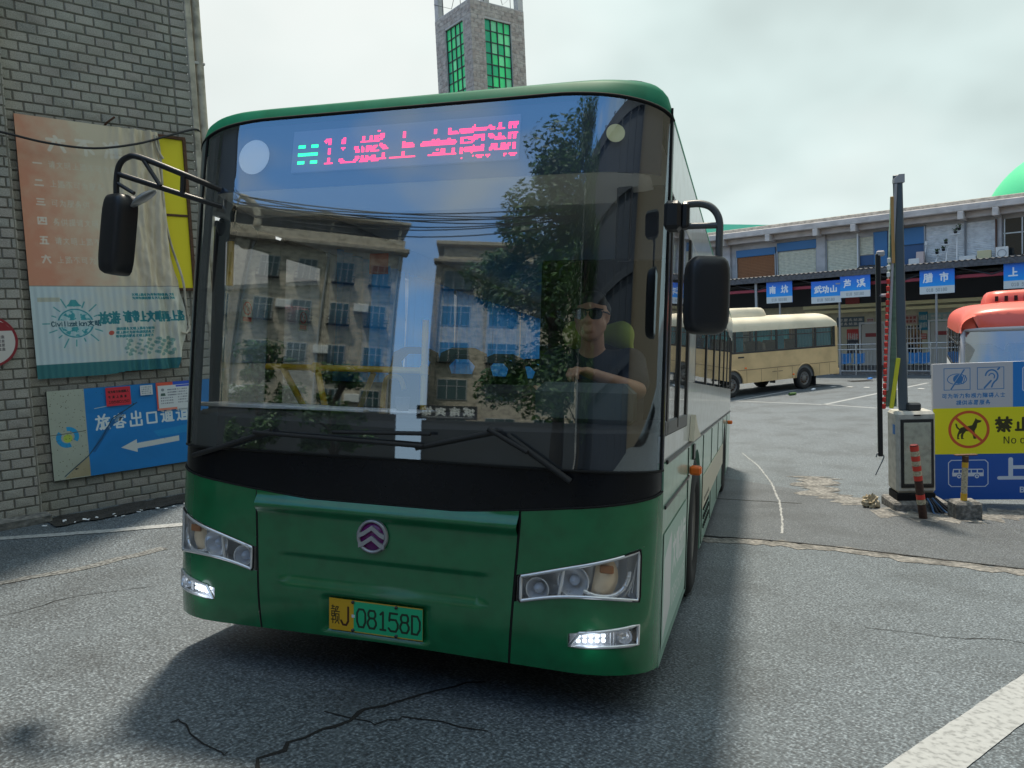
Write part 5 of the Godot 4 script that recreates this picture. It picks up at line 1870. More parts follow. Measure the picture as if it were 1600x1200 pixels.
	# passenger seats: shells with a grab hole
	for k in 12:
		var z := -2.1 - (k / 3) * 0.95
		var x := [-0.80, -0.42, 0.55][k % 3] as float
		var st := Node3D.new()
		st.name = numbered("passenger_seat", bus)
		bus.add_child(st, true)
		st.position = Vector3(x, 0.62, z)
		var outl := PackedVector2Array([Vector2(-0.20, 0.42), Vector2(0.20, 0.42), Vector2(0.21, 1.10), Vector2(0.17, 1.27), Vector2(0.08, 1.31), Vector2(-0.08, 1.31), Vector2(-0.17, 1.27), Vector2(-0.21, 1.10)])
		var inn := PackedVector2Array([Vector2(-0.10, 1.12), Vector2(0.10, 1.12), Vector2(0.13, 1.20), Vector2(0.07, 1.26), Vector2(-0.07, 1.26), Vector2(-0.13, 1.20)])
		var sh := Shape.new()
		# two halves joined round the hole
		sh.prism(PackedVector2Array([outl[0], Vector2(0, 0.42), Vector2(0, 1.12), inn[0], inn[5], inn[4], Vector2(0, 1.26), Vector2(0, 1.31), outl[5], outl[6], outl[7]]), 0.05)
		sh.prism(PackedVector2Array([Vector2(0, 0.42), outl[1], outl[2], outl[3], outl[4], Vector2(0, 1.31), Vector2(0, 1.26), inn[3], inn[2], inn[1], Vector2(0, 1.12)]), 0.05)
		obj("backrest", sh, M.seat_green, st)
		obj("seat", bx(Vector3(0.41, 0.05, 0.42), Vector3(0, 0.42, 0.22), 0.02), M.seat_green, st)
		obj("leg", tb([Vector3(0, 0.4, 0.2), Vector3(0, 0.0, 0.2)], 0.03, 8), M.grey_metal, st)
	# blue curtains along the viewer's left windows
	for k in 6:
		var z0 := -1.46 - k * 1.1
		var rows2 := []
		for j in 13:
			var row := []
			for i in 61:
				var t := i / 60.0
				row.append(Vector3(-1.13 + 0.022 * sin(t * 48.0 + k) + 0.010 * sin(t * 19.0 + j * 0.3), lerpf(2.56, 1.66, j / 12.0), z0 - t * (1.09 - (0.0 if k < 3 else 0.15))))
			rows2.append(row)
		var cs := Shape.new()
		cs.grid(rows2, Vector3.RIGHT)
		obj("curtain", cs, M.curtain_blue, bus)
	for k in 3:
		var z0 := -3.4 - k * 1.6
		var rows2 := []
		for j in 7:
			var row := []
			for i in 41:
				var t := i / 40.0
				row.append(Vector3(1.13 + 0.022 * sin(t * 44.0 + k), lerpf(2.56, 1.66, j / 6.0), z0 - t * 0.9))
			rows2.append(row)
		var cs := Shape.new()
		cs.grid(rows2, Vector3.LEFT)
		obj("curtain", cs, M.curtain_blue, bus)
	obj("red_card", bx(Vector3(0.14, 0.14, 0.01), Vector3(-0.83, 2.46, -1.5), 0.003), M.red_paint, bus)
	# round inside mirror on its arm
	var mr := Shape.new()
	mr.lathe([Vector2(0.001, 0.02), Vector2(0.04, 0.018), Vector2(0.062, 0.005), Vector2(0.065, -0.01), Vector2(0.001, -0.015)], Transform3D(Basis(Vector3.RIGHT, Vector3.FORWARD, Vector3.UP), Vector3(-1.005, 2.415, -0.33)), 28)
	var im := obj("inside_mirror", mr, M.trim_black, bus)
	obj("mirror_arm", tb(arc([Vector3(-1.02, 2.44, -0.33), Vector3(-1.09, 2.48, -0.33), Vector3(-1.10, 2.55, -0.32), Vector3(-1.02, 2.62, -0.30)]), 0.012, 8), M.trim_black, im)
	obj("sun_blind", bx(Vector3(0.07, 0.42, 0.04), Vector3(1.03, 2.45, -0.27), 0.01), M.trim_black, bus)
	obj("blind_panel", bx(Vector3(0.16, 0.34, 0.015), Vector3(1.12, 2.42, -0.33), 0.01), M.cabin_floor, bus)


func bus_mirrors() -> void:
	# viewer's left: a ladder arm carrying a tall mirror
	var m := Node3D.new()
	m.name = numbered("door_mirror", bus)
	bus.add_child(m, true)
	var z := 0.13
	obj("arm", tb(arc([Vector3(-0.98, 2.605, -0.07), Vector3(-1.10, 2.655, 0.06), Vector3(-1.30, 2.73, z), Vector3(-1.375, 2.735, z), Vector3(-1.425, 2.70, z), Vector3(-1.44, 2.62, z), Vector3(-1.435, 2.52, z)]), 0.0145, 10), M.black_plastic, m)
	obj("arm", tb([Vector3(-0.97, 2.52, -0.07), Vector3(-1.10, 2.555, 0.06), Vector3(-1.43, 2.655, z)], 0.0135, 10), M.black_plastic, m)
	obj("strut", tb([Vector3(-1.29, 2.73, z), Vector3(-1.19, 2.59, z - 0.02)], 0.011, 8), M.black_plastic, m)
	obj("strut", tb([Vector3(-1.10, 2.655, 0.06), Vector3(-1.10, 2.555, 0.06)], 0.013, 8), M.black_plastic, m)
	obj("strut", tb([Vector3(-1.435, 2.61, z), Vector3(-1.33, 2.555, z)], 0.010, 8), M.black_plastic, m)
	var tilt := Transform3D(Basis.from_euler(Vector3(0, -0.25, -0.09)), Vector3(-1.43, 2.355, z))
	obj("housing", rounded_case(0.175, 0.40, 0.10), M.black_plastic, m, tilt)
	obj("mirror_face", bx(Vector3(0.145, 0.36, 0.006), Vector3(0, 0, -0.052), 0.003), M.chrome, m, tilt)
	var sp := Shape.new()
	var ay := Vector3(-0.48, 0.78, 0.40).normalized()
	var ax := ay.cross(Vector3.BACK).normalized()
	sp.lathe([Vector2(0.001, 0.020), Vector2(0.045, 0.015), Vector2(0.072, 0.0), Vector2(0.068, -0.007), Vector2(0.001, -0.012)], Transform3D(Basis(ax, ay, ax.cross(ay)), Vector3(-1.262, 2.525, z + 0.01)), 24)
	obj("kerb_mirror", sp, M.mirror_shell, m)
	# viewer's right: hinged loop arm
	m = Node3D.new()
	m.name = numbered("door_mirror", bus)
	bus.add_child(m, true)
	z = -0.12
	obj("bracket", bx(Vector3(0.07, 0.12, 0.10), Vector3(1.262, 2.40, z), 0.015), M.black_plastic, m)
	obj("hinge", bx(Vector3(0.035, 0.11, 0.06), Vector3(1.312, 2.40, z), 0.01), M.black_plastic, m)
	obj("arm", tb(arc([Vector3(1.305, 2.448, z), Vector3(1.37, 2.450, z), Vector3(1.42, 2.43, z), Vector3(1.45, 2.38, z), Vector3(1.453, 2.30, z), Vector3(1.453, 2.20, z)]), 0.0155, 10), M.mirror_arm, m)
	obj("arm", tb([Vector3(1.30, 2.357, z), Vector3(1.448, 2.357, z)], 0.013, 10), M.mirror_arm, m)
	tilt = Transform3D(Basis.from_euler(Vector3(0, 0.3, 0.0)), Vector3(1.412, 2.068, z))
	obj("housing", rounded_case(0.178, 0.325, 0.11), M.black_plastic, m, tilt)
	obj("mirror_face", bx(Vector3(0.15, 0.29, 0.006), Vector3(0, 0, -0.057), 0.003), M.chrome, m, tilt)


func rounded_case(w: float, h: float, d: float) -> Shape:
	# a mirror housing: superellipse sections, domed to the front
	var rows := []
	for k in [[-0.5, 1.0], [-0.1, 1.0], [0.2, 0.98], [0.38, 0.90], [0.47, 0.74], [0.495, 0.5], [0.5, 0.0]]:
		var row := []
		for i in 40:
			var a := TAU * i / 40
			var c := cos(a)
			var s := sin(a)
			var q := pow(pow(absf(c), 5.0) + pow(absf(s), 5.0), -0.2)
			var wy: float = 1.0 - (1.0 - k[1]) * (0.5 if k[1] > 0.6 else (0.6 if k[1] > 0.1 else 1.0))
			row.append(Vector3(c * q * w * 0.5 * k[1], s * q * h * 0.5 * wy, k[0] * d))
		rows.append(row)
	var sh := Shape.new()
	sh.grid(rows, Vector3.ZERO, 3, true)
	for i in 40:
		sh.tri(Vector3(0, 0, -0.49 * d), rows[0][i], rows[0][(i + 1) % 40], Vector3.FORWARD)
	return sh


# ---------- the station across the yard ----------
const STATION_O := Vector3(17.452, 0, -34.896)
const STATION_E := Vector3(0.7547, 0, 0.6561)


func shutter_shape(w: float, h: float, pitch := 0.075) -> Shape:
	# a roller shutter of curved slats, origin at its lower left corner
	var rows := []
	var n := int(h / pitch)
	for j in n * 4 + 1:
		var y := minf(j * pitch / 4.0, h)
		var z := 0.018 * absf(sin(PI * j / 4.0))
		rows.append([Vector3(0, y, z), Vector3(w, y, z)])
	var s := Shape.new()
	s.grid(rows, Vector3.BACK)
	return s


func terminal() -> void:
	var xf := frame(STATION_O, STATION_E)
	var t := thing("station_building", "two-storey concrete bus station with shuttered upper rooms and a dark canopy", "building", xf)
	obj("upper_wall", bx(Vector3(30, 3.0, 8), Vector3(-1, 4.0, -4.16)), M.plaster_grey, t)
	obj("roof_slab", bx(Vector3(32, 0.30, 10.6), Vector3(-1, 5.74, -4.6), 0.03), M.fascia, t)
	obj("roof_upstand", bx(Vector3(32, 0.22, 10.0), Vector3(-1, 5.99, -4.8), 0.02), M.plaster, t)
	obj("roof_beam", bx(Vector3(31, 0.26, 0.35), Vector3(-1, 5.46, 0.12), 0.02), M.fascia, t)
	for u in [-9.2, -7.9, -5.5, -3.2, -1.5, 0.3, 2.8, 4.05, 6.4, 9.0]:
		obj("roof_bracket", bx(Vector3(0.22, 0.34, 0.9), Vector3(u, 5.42, 0.35), 0.02), M.fascia, t)
	obj("ground_wall", bx(Vector3(30, 4.2, 7.6), Vector3(-1, 0.95, -4.1)), M.cream_wall, t)
	# shutters and openings of the upper floor: left, bottom, width, height
	var sh := [[-10.9, 3.3, 2.1, 1.5, "shutter_cream"], [-7.45, 3.3, 1.95, 1.35, "shutter_rust"], [-5.32, 3.3, 1.85, 1.45, "shutter_cream"], [-2.94, 3.3, 1.4, 1.75, "shutter_cream"], [-1.48, 4.2, 0.6, 0.85, "shutter_cream"], [1.30, 3.3, 1.5, 1.9, "shutter_white"], [2.86, 3.3, 1.08, 1.9, "shutter_white"]]
	for q in sh:
		obj("shutter", shutter_shape(q[2], q[3]), M[q[4]], t, Transform3D(Basis(), Vector3(q[0], q[1], -0.13)))
		obj("shutter_frame", bx(Vector3(0.07, q[3] + 0.1, 0.08), Vector3(q[0] - 0.04, q[1] + q[3] / 2, -0.1), 0.01), M.grey_metal, t)
		obj("shutter_frame", bx(Vector3(0.07, q[3] + 0.1, 0.08), Vector3(q[0] + q[2] + 0.04, q[1] + q[3] / 2, -0.1), 0.01), M.grey_metal, t)
	for q in [[-7.5, 4.66, 2.05, 0.36], [-5.36, 4.76, 1.93, 0.42], [0.36, 4.47, 0.88, 0.75], [-0.86, 3.4, 0.6, 1.8]]:
		obj("blue_lintel", bx(Vector3(q[2], q[3], 0.10), Vector3(q[0] + q[2] / 2, q[1] + q[3] / 2, -0.11), 0.012), M.lintel_blue, t)
	for q in [[0.36, 3.3, 0.88, 1.16], [-1.46, 3.3, 0.58, 0.88]]:
		obj("opening", bx(Vector3(q[2], q[3], 0.06), Vector3(q[0] + q[2] / 2, q[1] + q[3] / 2, -0.15)), M.deep_blue, t)
	for q in [[-3.42, 0.42], [-8.3, 0.5], [4.02, 0.14], [-0.22, 0.3]]:
		obj("pillar", bx(Vector3(q[1], 2.2, 0.16), Vector3(q[0] + q[1] / 2, 4.3, -0.08), 0.02), M.plaster_grey, t)
	var wn := obj("dark_window", bx(Vector3(2.6, 1.5, 0.05), Vector3(5.5, 4.4, -0.14)), M.dark_glass, t)
	for k in 5:
		obj("window_bar", bx(Vector3(0.05, 1.5, 0.06), Vector3(4.25 + k * 0.62, 4.4, -0.11)), M.steel_rail, wn)
	obj("window_bar", bx(Vector3(2.6, 0.05, 0.06), Vector3(5.5, 4.55, -0.108)), M.steel_rail, wn)
	# canopy: corrugated sheet from the wall to its front edge, with frame and soffit
	var rows := []
	for j in 261:
		var u := -14.0 + j * 0.1
		var z := 0.025 * (1 if j % 2 else -1)
		rows.append([Vector3(u, 3.50 + z, -0.05), Vector3(u, 3.33 + z, 4.75)])
	var s := Shape.new()
	s.grid(rows, Vector3.UP)
	obj("canopy_roof", s, M.canopy_sheet, t)
	rows = []
	for j in 261:
		var u := -14.0 + j * 0.1
		var z := 0.02 * (1 if j % 2 else -1)
		rows.append([Vector3(u, 3.32, 4.72 + z), Vector3(u, 3.08, 4.72 + z)])
	s = Shape.new()
	s.grid(rows, Vector3.BACK)
	obj("canopy_edge", s, M.canopy_sheet, t)
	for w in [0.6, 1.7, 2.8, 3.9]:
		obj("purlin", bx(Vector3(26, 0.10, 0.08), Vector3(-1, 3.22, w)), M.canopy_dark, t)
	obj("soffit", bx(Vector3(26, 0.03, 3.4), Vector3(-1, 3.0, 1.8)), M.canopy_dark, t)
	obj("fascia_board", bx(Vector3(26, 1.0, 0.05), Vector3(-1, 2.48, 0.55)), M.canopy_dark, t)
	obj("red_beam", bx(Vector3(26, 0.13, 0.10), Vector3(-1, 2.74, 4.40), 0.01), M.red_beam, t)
	for k in 9:
		obj("roof_truss", tb([Vector3(-12.0 + k * 3.0, 3.2, 4.5), Vector3(-10.5 + k * 3.0, 2.75, 4.45), Vector3(-9.0 + k * 3.0, 3.2, 4.5)], 0.03, 6), M.canopy_dark, t)
	for u in [-11.2, -7.8, -4.55]:
		obj("canopy_post", bx(Vector3(0.12, 4.3, 0.12), Vector3(u, 1.12, 4.42), 0.01), M.grey_metal, t)
	# pale yellow-painted beams under the canopy
	obj("pale_strip", bx(Vector3(13.0, 0.16, 0.12), Vector3(2.6, 1.90, 0.48), 0.01), M.strip_cream, t)
	obj("pale_strip", bx(Vector3(13.0, 0.14, 0.10), Vector3(2.6, 1.66, 0.30), 0.01), M.strip_cream, t)
	# doors, windows, plaques and posters of the ground floor
	for u in [-1.5, 1.42, 4.6]:
		var d := obj("door", bx(Vector3(0.98, 2.0, 0.05), Vector3(u + 0.5, 0.0, -0.285), 0.01), M.off_white, t)
		for e in [Vector3(-0.55, 0.03, 0.02), Vector3(0.55, 0.03, 0.02)]:
			obj("door_frame", bx(Vector3(0.09, 2.14, 0.09), Vector3(u + 0.5, 0, -0.285) + e, 0.01), M.white_paint, d)
		obj("door_frame", bx(Vector3(1.2, 0.09, 0.09), Vector3(u + 0.5, 1.06, -0.265), 0.01), M.white_paint, d)
		obj("plaque", bx(Vector3(0.50, 0.17, 0.02), Vector3(u + 0.44, 0.50, -0.245), 0.004), M.plaque_red, d)
	for u in [0.45, 2.45, -4.4]:
		var w := obj("barred_window", bx(Vector3(0.62, 1.25, 0.04), Vector3(u + 0.3, 0.25, -0.29)), M.dark_glass, t)
		for k in 5:
			obj("bar", bx(Vector3(0.03, 1.25, 0.03), Vector3(u + 0.04 + k * 0.13, 0.25, -0.25)), M.white_paint, w)
		for k in 3:
			obj("bar", bx(Vector3(0.62, 0.03, 0.03), Vector3(u + 0.3, -0.15 + k * 0.45, -0.246)), M.white_paint, w)
	for p in [[-2.60, 0.92, 1.24, 0.46, Color(0.10, 0.14, 0.16), 1], [-2.15, -0.35, 0.52, 1.15, Color(0.05, 0.05, 0.06), 2], [0.95, 0.65, 0.36, 0.82, Color(0.02, 0.20, 0.28), 3], [1.33, 0.98, 1.30, 0.42, Color(0.30, 0.42, 0.40), 4], [0.98, 0.25, 0.28, 0.25, Color(0.50, 0.08, 0.05), 5], [-1.25, 1.0, 0.3, 0.3, Color(0.55, 0.5, 0.45), 6], [2.75, 0.95, 1.2, 0.4, Color(0.48, 0.20, 0.15), 7], [0.05, 0.95, 0.85, 0.40, Color(0.50, 0.36, 0.30), 8]]:
		var im := blank(96, 64, rgb(p[4].r, p[4].g, p[4].b))
		if p[5] == 2:
			im.fill_rect(Rect2i(0, 0, 96, 26), rgb(0.55, 0.05, 0.04))
		if p[5] == 4:
			ink_poly(im, PackedVector2Array([Vector2(0, 64), Vector2(0, 44), Vector2(30, 36), Vector2(60, 46), Vector2(96, 38), Vector2(96, 64)]), rgb(0.06, 0.22, 0.08))
		for r in 2:
			for k in 5:
				ink_glyph(im, "旅客服务站"[(k + r + p[5]) % 5], Rect2(8 + k * 17, 10 + r * 26, 13, 18), 1.4, rgb(0.55, 0.52, 0.45) if p[5] in [1, 2, 3, 4, 5] else rgb(0.3, 0.05, 0.04))
		card(p[2], p[3], 0.02, print_mat("poster_%d" % p[5], im, 0.6), "poster", t, Transform3D(Basis(), Vector3(p[0], p[1], -0.285)))
	obj("plinth", bx(Vector3(26, 0.16, 5.2), Vector3(-1, -0.99, 1.9), 0.02), M.worn_concrete, t)
	# lamp under the canopy, red lantern-like board
	var lm := Shape.new()
	lm.lathe([Vector2(0.02, 0.25), Vector2(0.05, 0.1), Vector2(0.22, 0.0), Vector2(0.24, -0.03), Vector2(0.001, -0.04)], Transform3D(Basis(), Vector3(2.55, 2.2, 2.6)), 20)
	obj("canopy_lamp", lm, M.grey_metal, t)
	obj("red_board", bx(Vector3(0.62, 0.34, 0.05), Vector3(-1.6, 2.14, 0.62), 0.02), M.plaque_red, t)
	# a long low hall behind the bus
	var hx := frame(Vector3(-16.0, -1.0, -58.0), Vector3(0.99, 0, 0.1))
	var hl := thing("station_hall", "long low hall across the far side of the yard, hidden behind the green bus", "building", hx)
	obj("wall", bx(Vector3(44, 6.5, 10), Vector3(-6, 3.25, -5)), M.plaster_grey, hl)
	obj("roof", bx(Vector3(45, 0.35, 11), Vector3(-6, 6.67, -4.9), 0.03), M.fascia, hl)
	for k in 14:
		var hw := obj("window", bx(Vector3(1.8, 1.5, 0.1), Vector3(-26.5 + k * 3.1, 4.2, 0.02), 0.01), M.window_grey, hl)
		obj("pane", bx(Vector3(1.6, 1.3, 0.03), Vector3(-26.5 + k * 3.1, 4.2, 0.07)), M.dark_glass, hw)
	# the roofs that show above it
	var g := thing("green_gable_roof", "pale green gable roof rising behind the station's flat roof", "roof", frame(Vector3(13.0, -1.0, -49.5), Vector3(0.93, 0, 0.36)))
	var gs := Shape.new()
	gs.prism(PackedVector2Array([Vector2(-9, 7.9), Vector2(-1.0, 8.75), Vector2(7.0, 7.9), Vector2(7.0, 7.3), Vector2(-9, 7.3)]), -12.0)
	obj("roof", gs, M.green_roof, g)
	obj("wall", bx(Vector3(13.0, 7.3, 11.0), Vector3(-1.9, 3.65, -6.0)), M.plaster_grey, g)
	var d := thing("green_dome", "bright green dome above the station roof at the photo's edge", "dome", Transform3D(Basis(), Vector3(44.8, -2.2, -60.5)))
	var pr := []
	for k in 17:
		var a := PI / 2 * k / 16.0
		pr.append(Vector2(6.6 * cos(a), 9.6 + 6.6 * sin(a)))
	var dsh := Shape.new()
	dsh.lathe(pr, Transform3D(), 48)
	obj("shell", dsh, M.dome_green, d)
	var dr := Shape.new()
	dr.lathe([Vector2(6.7, 0), Vector2(6.7, 9.3), Vector2(6.9, 9.4), Vector2(6.9, 9.7), Vector2(6.5, 9.7)], Transform3D(), 48)
	obj("drum", dr, M.plaster_grey, d)


func destination_signs() -> void:
	# C plane, 4.5 m in front of the station wall: u, lower edge v, width, height, name, timetable look, label
	var o := Vector3(14.5, 0, -31.5)
	var xf := frame(o, STATION_E)
	var list := [
		[-4.0, 2.15, 1.14, 0.92, "南坑", "small blue destination sign reading 南坑, above the cream minibus roof"],
		[-2.05, 2.03, 1.22, 0.92, "武功山", "blue destination sign reading 武功山 on the steel post by the minibus tail"],
		[-0.84, 2.20, 1.17, 0.90, "芦溪", "blue destination sign reading 芦溪, butted against the 武功山 sign"],
		[2.12, 2.15, 1.20, 0.97, "腊市", "blue destination sign reading 腊市 on its own steel post right of the raised barrier"],
		[4.90, 2.17, 1.20, 0.95, "上栗", "blue destination sign reading 上 over the red minibus, cut off by the photo's edge"],
	]
	var k := 0
	for q in list:
		var im := blank(256, 200, rgb(0.01, 0.20, 0.72))
		for y in 140:
			var c := rgb(0.02, 0.13, 0.62).lerp(rgb(0.0, 0.30, 0.80), y / 140.0)
			im.fill_rect(Rect2i(0, y, 256, 1), c)
		im.fill_rect(Rect2i(0, 140, 256, 60), rgb(0.56, 0.60, 0.60))
		var text: String = q[4]
		if text.length() == 3:
			ink_text(im, text, Vector2(28, 40), Vector2(62, 70), 66, 5.5, rgb(0.75, 0.77, 0.8))
		else:
			ink_text(im, text, Vector2(28, 36), Vector2(68, 72), 118, 5.5, rgb(0.75, 0.77, 0.8))
		for j in 9:
			ink_glyph(im, "018 5018015"[j], Rect2(52 + j * 17, 156, 13, 26), 2.0, rgb(0.25, 0.28, 0.3))
		var t := thing("destination_sign", q[5], "sign", xf * Transform3D(Basis(), Vector3(q[0], q[1], 0.14 if k == 2 else 0.08)), "blue destination signs along the canopy")
		card(q[2], q[3], 0.05, print_mat("destination_print_%d" % k, im, 0.4), "panel", t)
		if k != 2:
			var pu := [0.55, 1.12, 0.0, 0.56, 0.6][k] as float
			obj("post", tb([Vector3(pu, -3.15, -0.05), Vector3(pu, q[3] * 0.9, -0.05)], 0.045, 12), M.grey_metal, t)
		else:
			obj("bracket", bx(Vector3(0.3, 0.05, 0.05), Vector3(-0.05, 0.6, -0.03)), M.grey_metal, t)
		k += 1


func fence_panel(w: float) -> Node3D:
	var f := Node3D.new()
	for y in [0.16, 1.05, 1.26]:
		obj("rail", tb([Vector3(0, y, 0), Vector3(w, y, 0)], 0.024, 8), M.steel_rail, f)
	for x in [0.0, w * 0.5, w]:
		obj("post", tb([Vector3(x, 0, 0), Vector3(x, 1.26, 0)], 0.028, 8), M.steel_rail, f)
	for k in int(w / 0.14):
		if k > 0:
			obj("bar", tb([Vector3(k * 0.14, 0.16, 0), Vector3(k * 0.14, 1.05, 0)], 0.010, 6), M.steel_rail, f)
	return f


func fences_and_seats() -> void:
	var xf := frame(Vector3(14.5, -1.0, -31.5), STATION_E)
	var places := [[-1.25, 1.9, "steel pipe railing panel between the cream minibus tail and the raised barrier"], [1.62, 1.7, "steel pipe railing panel just right of the raised barrier"], [3.45, 1.9, "steel pipe railing panel mostly hidden behind the red minibus"], [-4.6, 3.2, "steel pipe railing panel behind the cream minibus"]]
	for p in places:
		var f := fence_panel(p[1])
		f.name = numbered("railing", self)
		add_child(f, true)
		f.transform = xf * Transform3D(Basis(), Vector3(p[0], 0, 0.05))
		tag(f, p[2], "railing", "steel railings along the platform")
	var first: Node3D
	var sl := [[-0.95, "blue plastic platform seat nearest the cream minibus tail"], [-0.40, "blue plastic platform seat, second from the cream minibus tail"], [1.72, "blue plastic platform seat beside the barrier post, behind the railing"], [2.05, "blue plastic platform seat left of the 腊市 sign's post"]]
	for q in sl:
		var at := xf * Transform3D(Basis(), Vector3(q[0], 0, -0.75))
		if first == null:
			first = thing("platform_seat", q[1], "seat", at, "blue seats behind the railing")
			var rows := []
			for j in 9:
				var t := j / 8.0
				var row := []
				for i in 9:
					var u := (i - 4) / 4.0
					var y := lerpf(0.84, 0.42, minf(t * 1.6, 1.0))
					var z := 0.0 if t < 0.625 else (t - 0.625) * 1.1
					row.append(Vector3(u * 0.22, y + 0.04 * u * u - 0.02 * sin(PI * minf(t * 1.6, 1.0)), -z * -1.0 + 0.03 * u * u))
				rows.append(row)
			var s := Shape.new()
			s.grid(rows, Vector3(0, 0.4, 1))
			obj("shell", s, M.seat_blue, first)
			obj("leg", tb([Vector3(0, 0.42, 0.18), Vector3(0, 0.0, 0.18)], 0.025, 8), M.dark_metal, first)
			obj("foot", bx(Vector3(0.3, 0.03, 0.3), Vector3(0, 0.015, 0.18), 0.005), M.dark_metal, first)
		else:
			dup(first, at, q[1])


func minibus(called: String, label: String, xf: Transform3D, paint: Material, top: Material, curtain: Material) -> Node3D:
	# origin on the ground under the middle; x forward, y up, z to its right-hand side
	var b := thing(called, label, "minibus", xf)
	var L := 6.9
	var x1 := L * 0.5
	var hw := 1.02
	# section outline from the sill up to the roof, lofted along the length
	var sec := func(x: float) -> Array:
		var f := clampf((x - (x1 - 0.75)) / 0.75, 0, 1)
		var r := clampf((-x1 + 0.35 - x) / 0.35, 0, 1)
		var inw := hw * (1.0 - 0.10 * f * f - 0.12 * r * r)
		var drop := 0.34 * f * f * f + 0.22 * r * r
		return [inw, drop]
	var wb := [[-1.62], [1.98]]
	for sd in [-1.0, 1.0]:
		# lower side with wheel arches
		var poly := PackedVector2Array([Vector2(-x1, 0.42)])
		for a in [-1.62, 1.98]:
			for k in 13:
				var t := PI - PI * k / 12.0
				poly.append(Vector2(a + cos(t) * 0.50, 0.42 + (sin(t) * 0.48)))
		poly.append(Vector2(x1 - 0.1, 0.40))
		poly.append(Vector2(x1, 0.8))
		poly.append(Vector2(x1 - 0.12, 1.40))
		poly.append(Vector2(-x1 + 0.03, 1.40))
		var s := Shape.new()
		var side := Transform3D(Basis(Vector3.RIGHT, Vector3.UP, Vector3.BACK), Vector3(0, 0, sd * hw - (0.03 if sd > 0 else 0.0)))
		s.prism(poly, 0.03, side)
		obj("side_panel", s, paint, b)
		obj("belt_line", bx(Vector3(L - 0.3, 0.02, 0.012), Vector3(0, 0.86, sd * (hw + 0.004)), 0.003), M.minibus_seam, b)
		for x in [-2.95, -2.4, -0.95, -0.2, 0.6, 1.3, 2.75]:
			obj("locker_seam", bx(Vector3(0.012, 0.40, 0.006), Vector3(x, 0.64, sd * (hw + 0.001))), M.minibus_seam, b)
		obj("handle_slot", bx(Vector3(0.28, 0.05, 0.012), Vector3(1.55, 1.28, sd * (hw + 0.003)), 0.004), M.trim_black, b)
		for x in [-0.75, -0.45]:
			obj("locker_vent", bx(Vector3(0.22, 0.025, 0.010), Vector3(x + 0.4, 0.72, sd * (hw + 0.003)), 0.003), M.minibus_seam, b)
		for x in [1.35, -1.0]:
			obj("side_marker", bx(Vector3(0.09, 0.05, 0.02), Vector3(x, 0.92 if x > 0 else 0.56, sd * (hw + 0.008)), 0.006), M.amber, b)
		# windows
		var xs := [-3.25, -2.22, -1.2, -0.2, 0.8, 1.8, 2.6]
		for k in xs.size() - 1:
			obj("window_pillar", bx(Vector3(0.10, 0.72, 0.03), Vector3(xs[k] + 0.0, 1.77, sd * (hw - 0.02)), 0.006), M.trim_black, b)
			obj("side_window", bx(Vector3(xs[k + 1] - xs[k] - 0.10, 0.66, 0.006), Vector3((xs[k] + xs[k + 1]) / 2, 1.78, sd * (hw - 0.012))), M.mini_window, b)
			obj("window_bar", bx(Vector3(xs[k + 1] - xs[k] - 0.10, 0.03, 0.012), Vector3((xs[k] + xs[k + 1]) / 2, 1.93, sd * (hw - 0.006)), 0.003), M.trim_black, b)
			if curtain and k != 3:
				var rows := []
				var cw := 0.9 if k in [0, 1] else 0.42
				for j in 4:
					var row := []
					for i in 25:
						row.append(Vector3(xs[k + 1] - 0.07 - i / 24.0 * cw * (xs[k + 1] - xs[k]), lerpf(2.08, 1.46, j / 3.0), sd * (hw - 0.10 + 0.018 * sin(i * 1.5))))
					rows.append(row)
				var cs := Shape.new()
				cs.grid(rows, Vector3(0, 0, sd))
				obj("curtain", cs, curtain, b)
		obj("window_pillar", bx(Vector3(0.12, 0.72, 0.03), Vector3(xs[6], 1.77, sd * (hw - 0.02)), 0.006), M.trim_black, b)
		obj("rear_quarter", bx(Vector3(0.16, 0.72, 0.03), Vector3(-3.36, 1.77, sd * (hw - 0.02)), 0.01), paint, b)
		obj("window_sill", bx(Vector3(6.0, 0.06, 0.02), Vector3(-0.3, 1.43, sd * (hw - 0.01)), 0.005), M.trim_black, b)
		obj("inner_lining", bx(Vector3(6.2, 1.0, 0.02), Vector3(-0.2, 0.92, sd * (hw - 0.05))), M.cabin_grey, b)
		for a in [-1.62, 1.98]:
			wheel(b, "wheel", Transform3D(Basis(Vector3.UP, Vector3(0, 0, sd), Vector3.UP.cross(Vector3(0, 0, sd))), Vector3(a, 0.38, sd * 0.90)), 0.38, 0.22, true)
			var flare := []
			for k in 17:
				var t := PI * k / 16.0
				flare.append(Vector3(a + cos(t) * 0.50, 0.42 + sin(t) * 0.48, sd * (hw + 0.006)))
			obj("wheel_flare", tb(flare, 0.025, 6), paint, b)
			var lr := []
			for zz in [hw - 0.04, hw - 0.42]:
				var row := []
				for k in 13:
					var t := PI * k / 12.0
					row.append(Vector3(a + cos(t) * 0.505, 0.42 + sin(t) * 0.485, sd * zz))
				lr.append(row)
			var ls := Shape.new()
			ls.grid(lr, Vector3.DOWN)
			obj("wheel_arch", ls, M.gap, b)
	# roof loft
	var rows := []
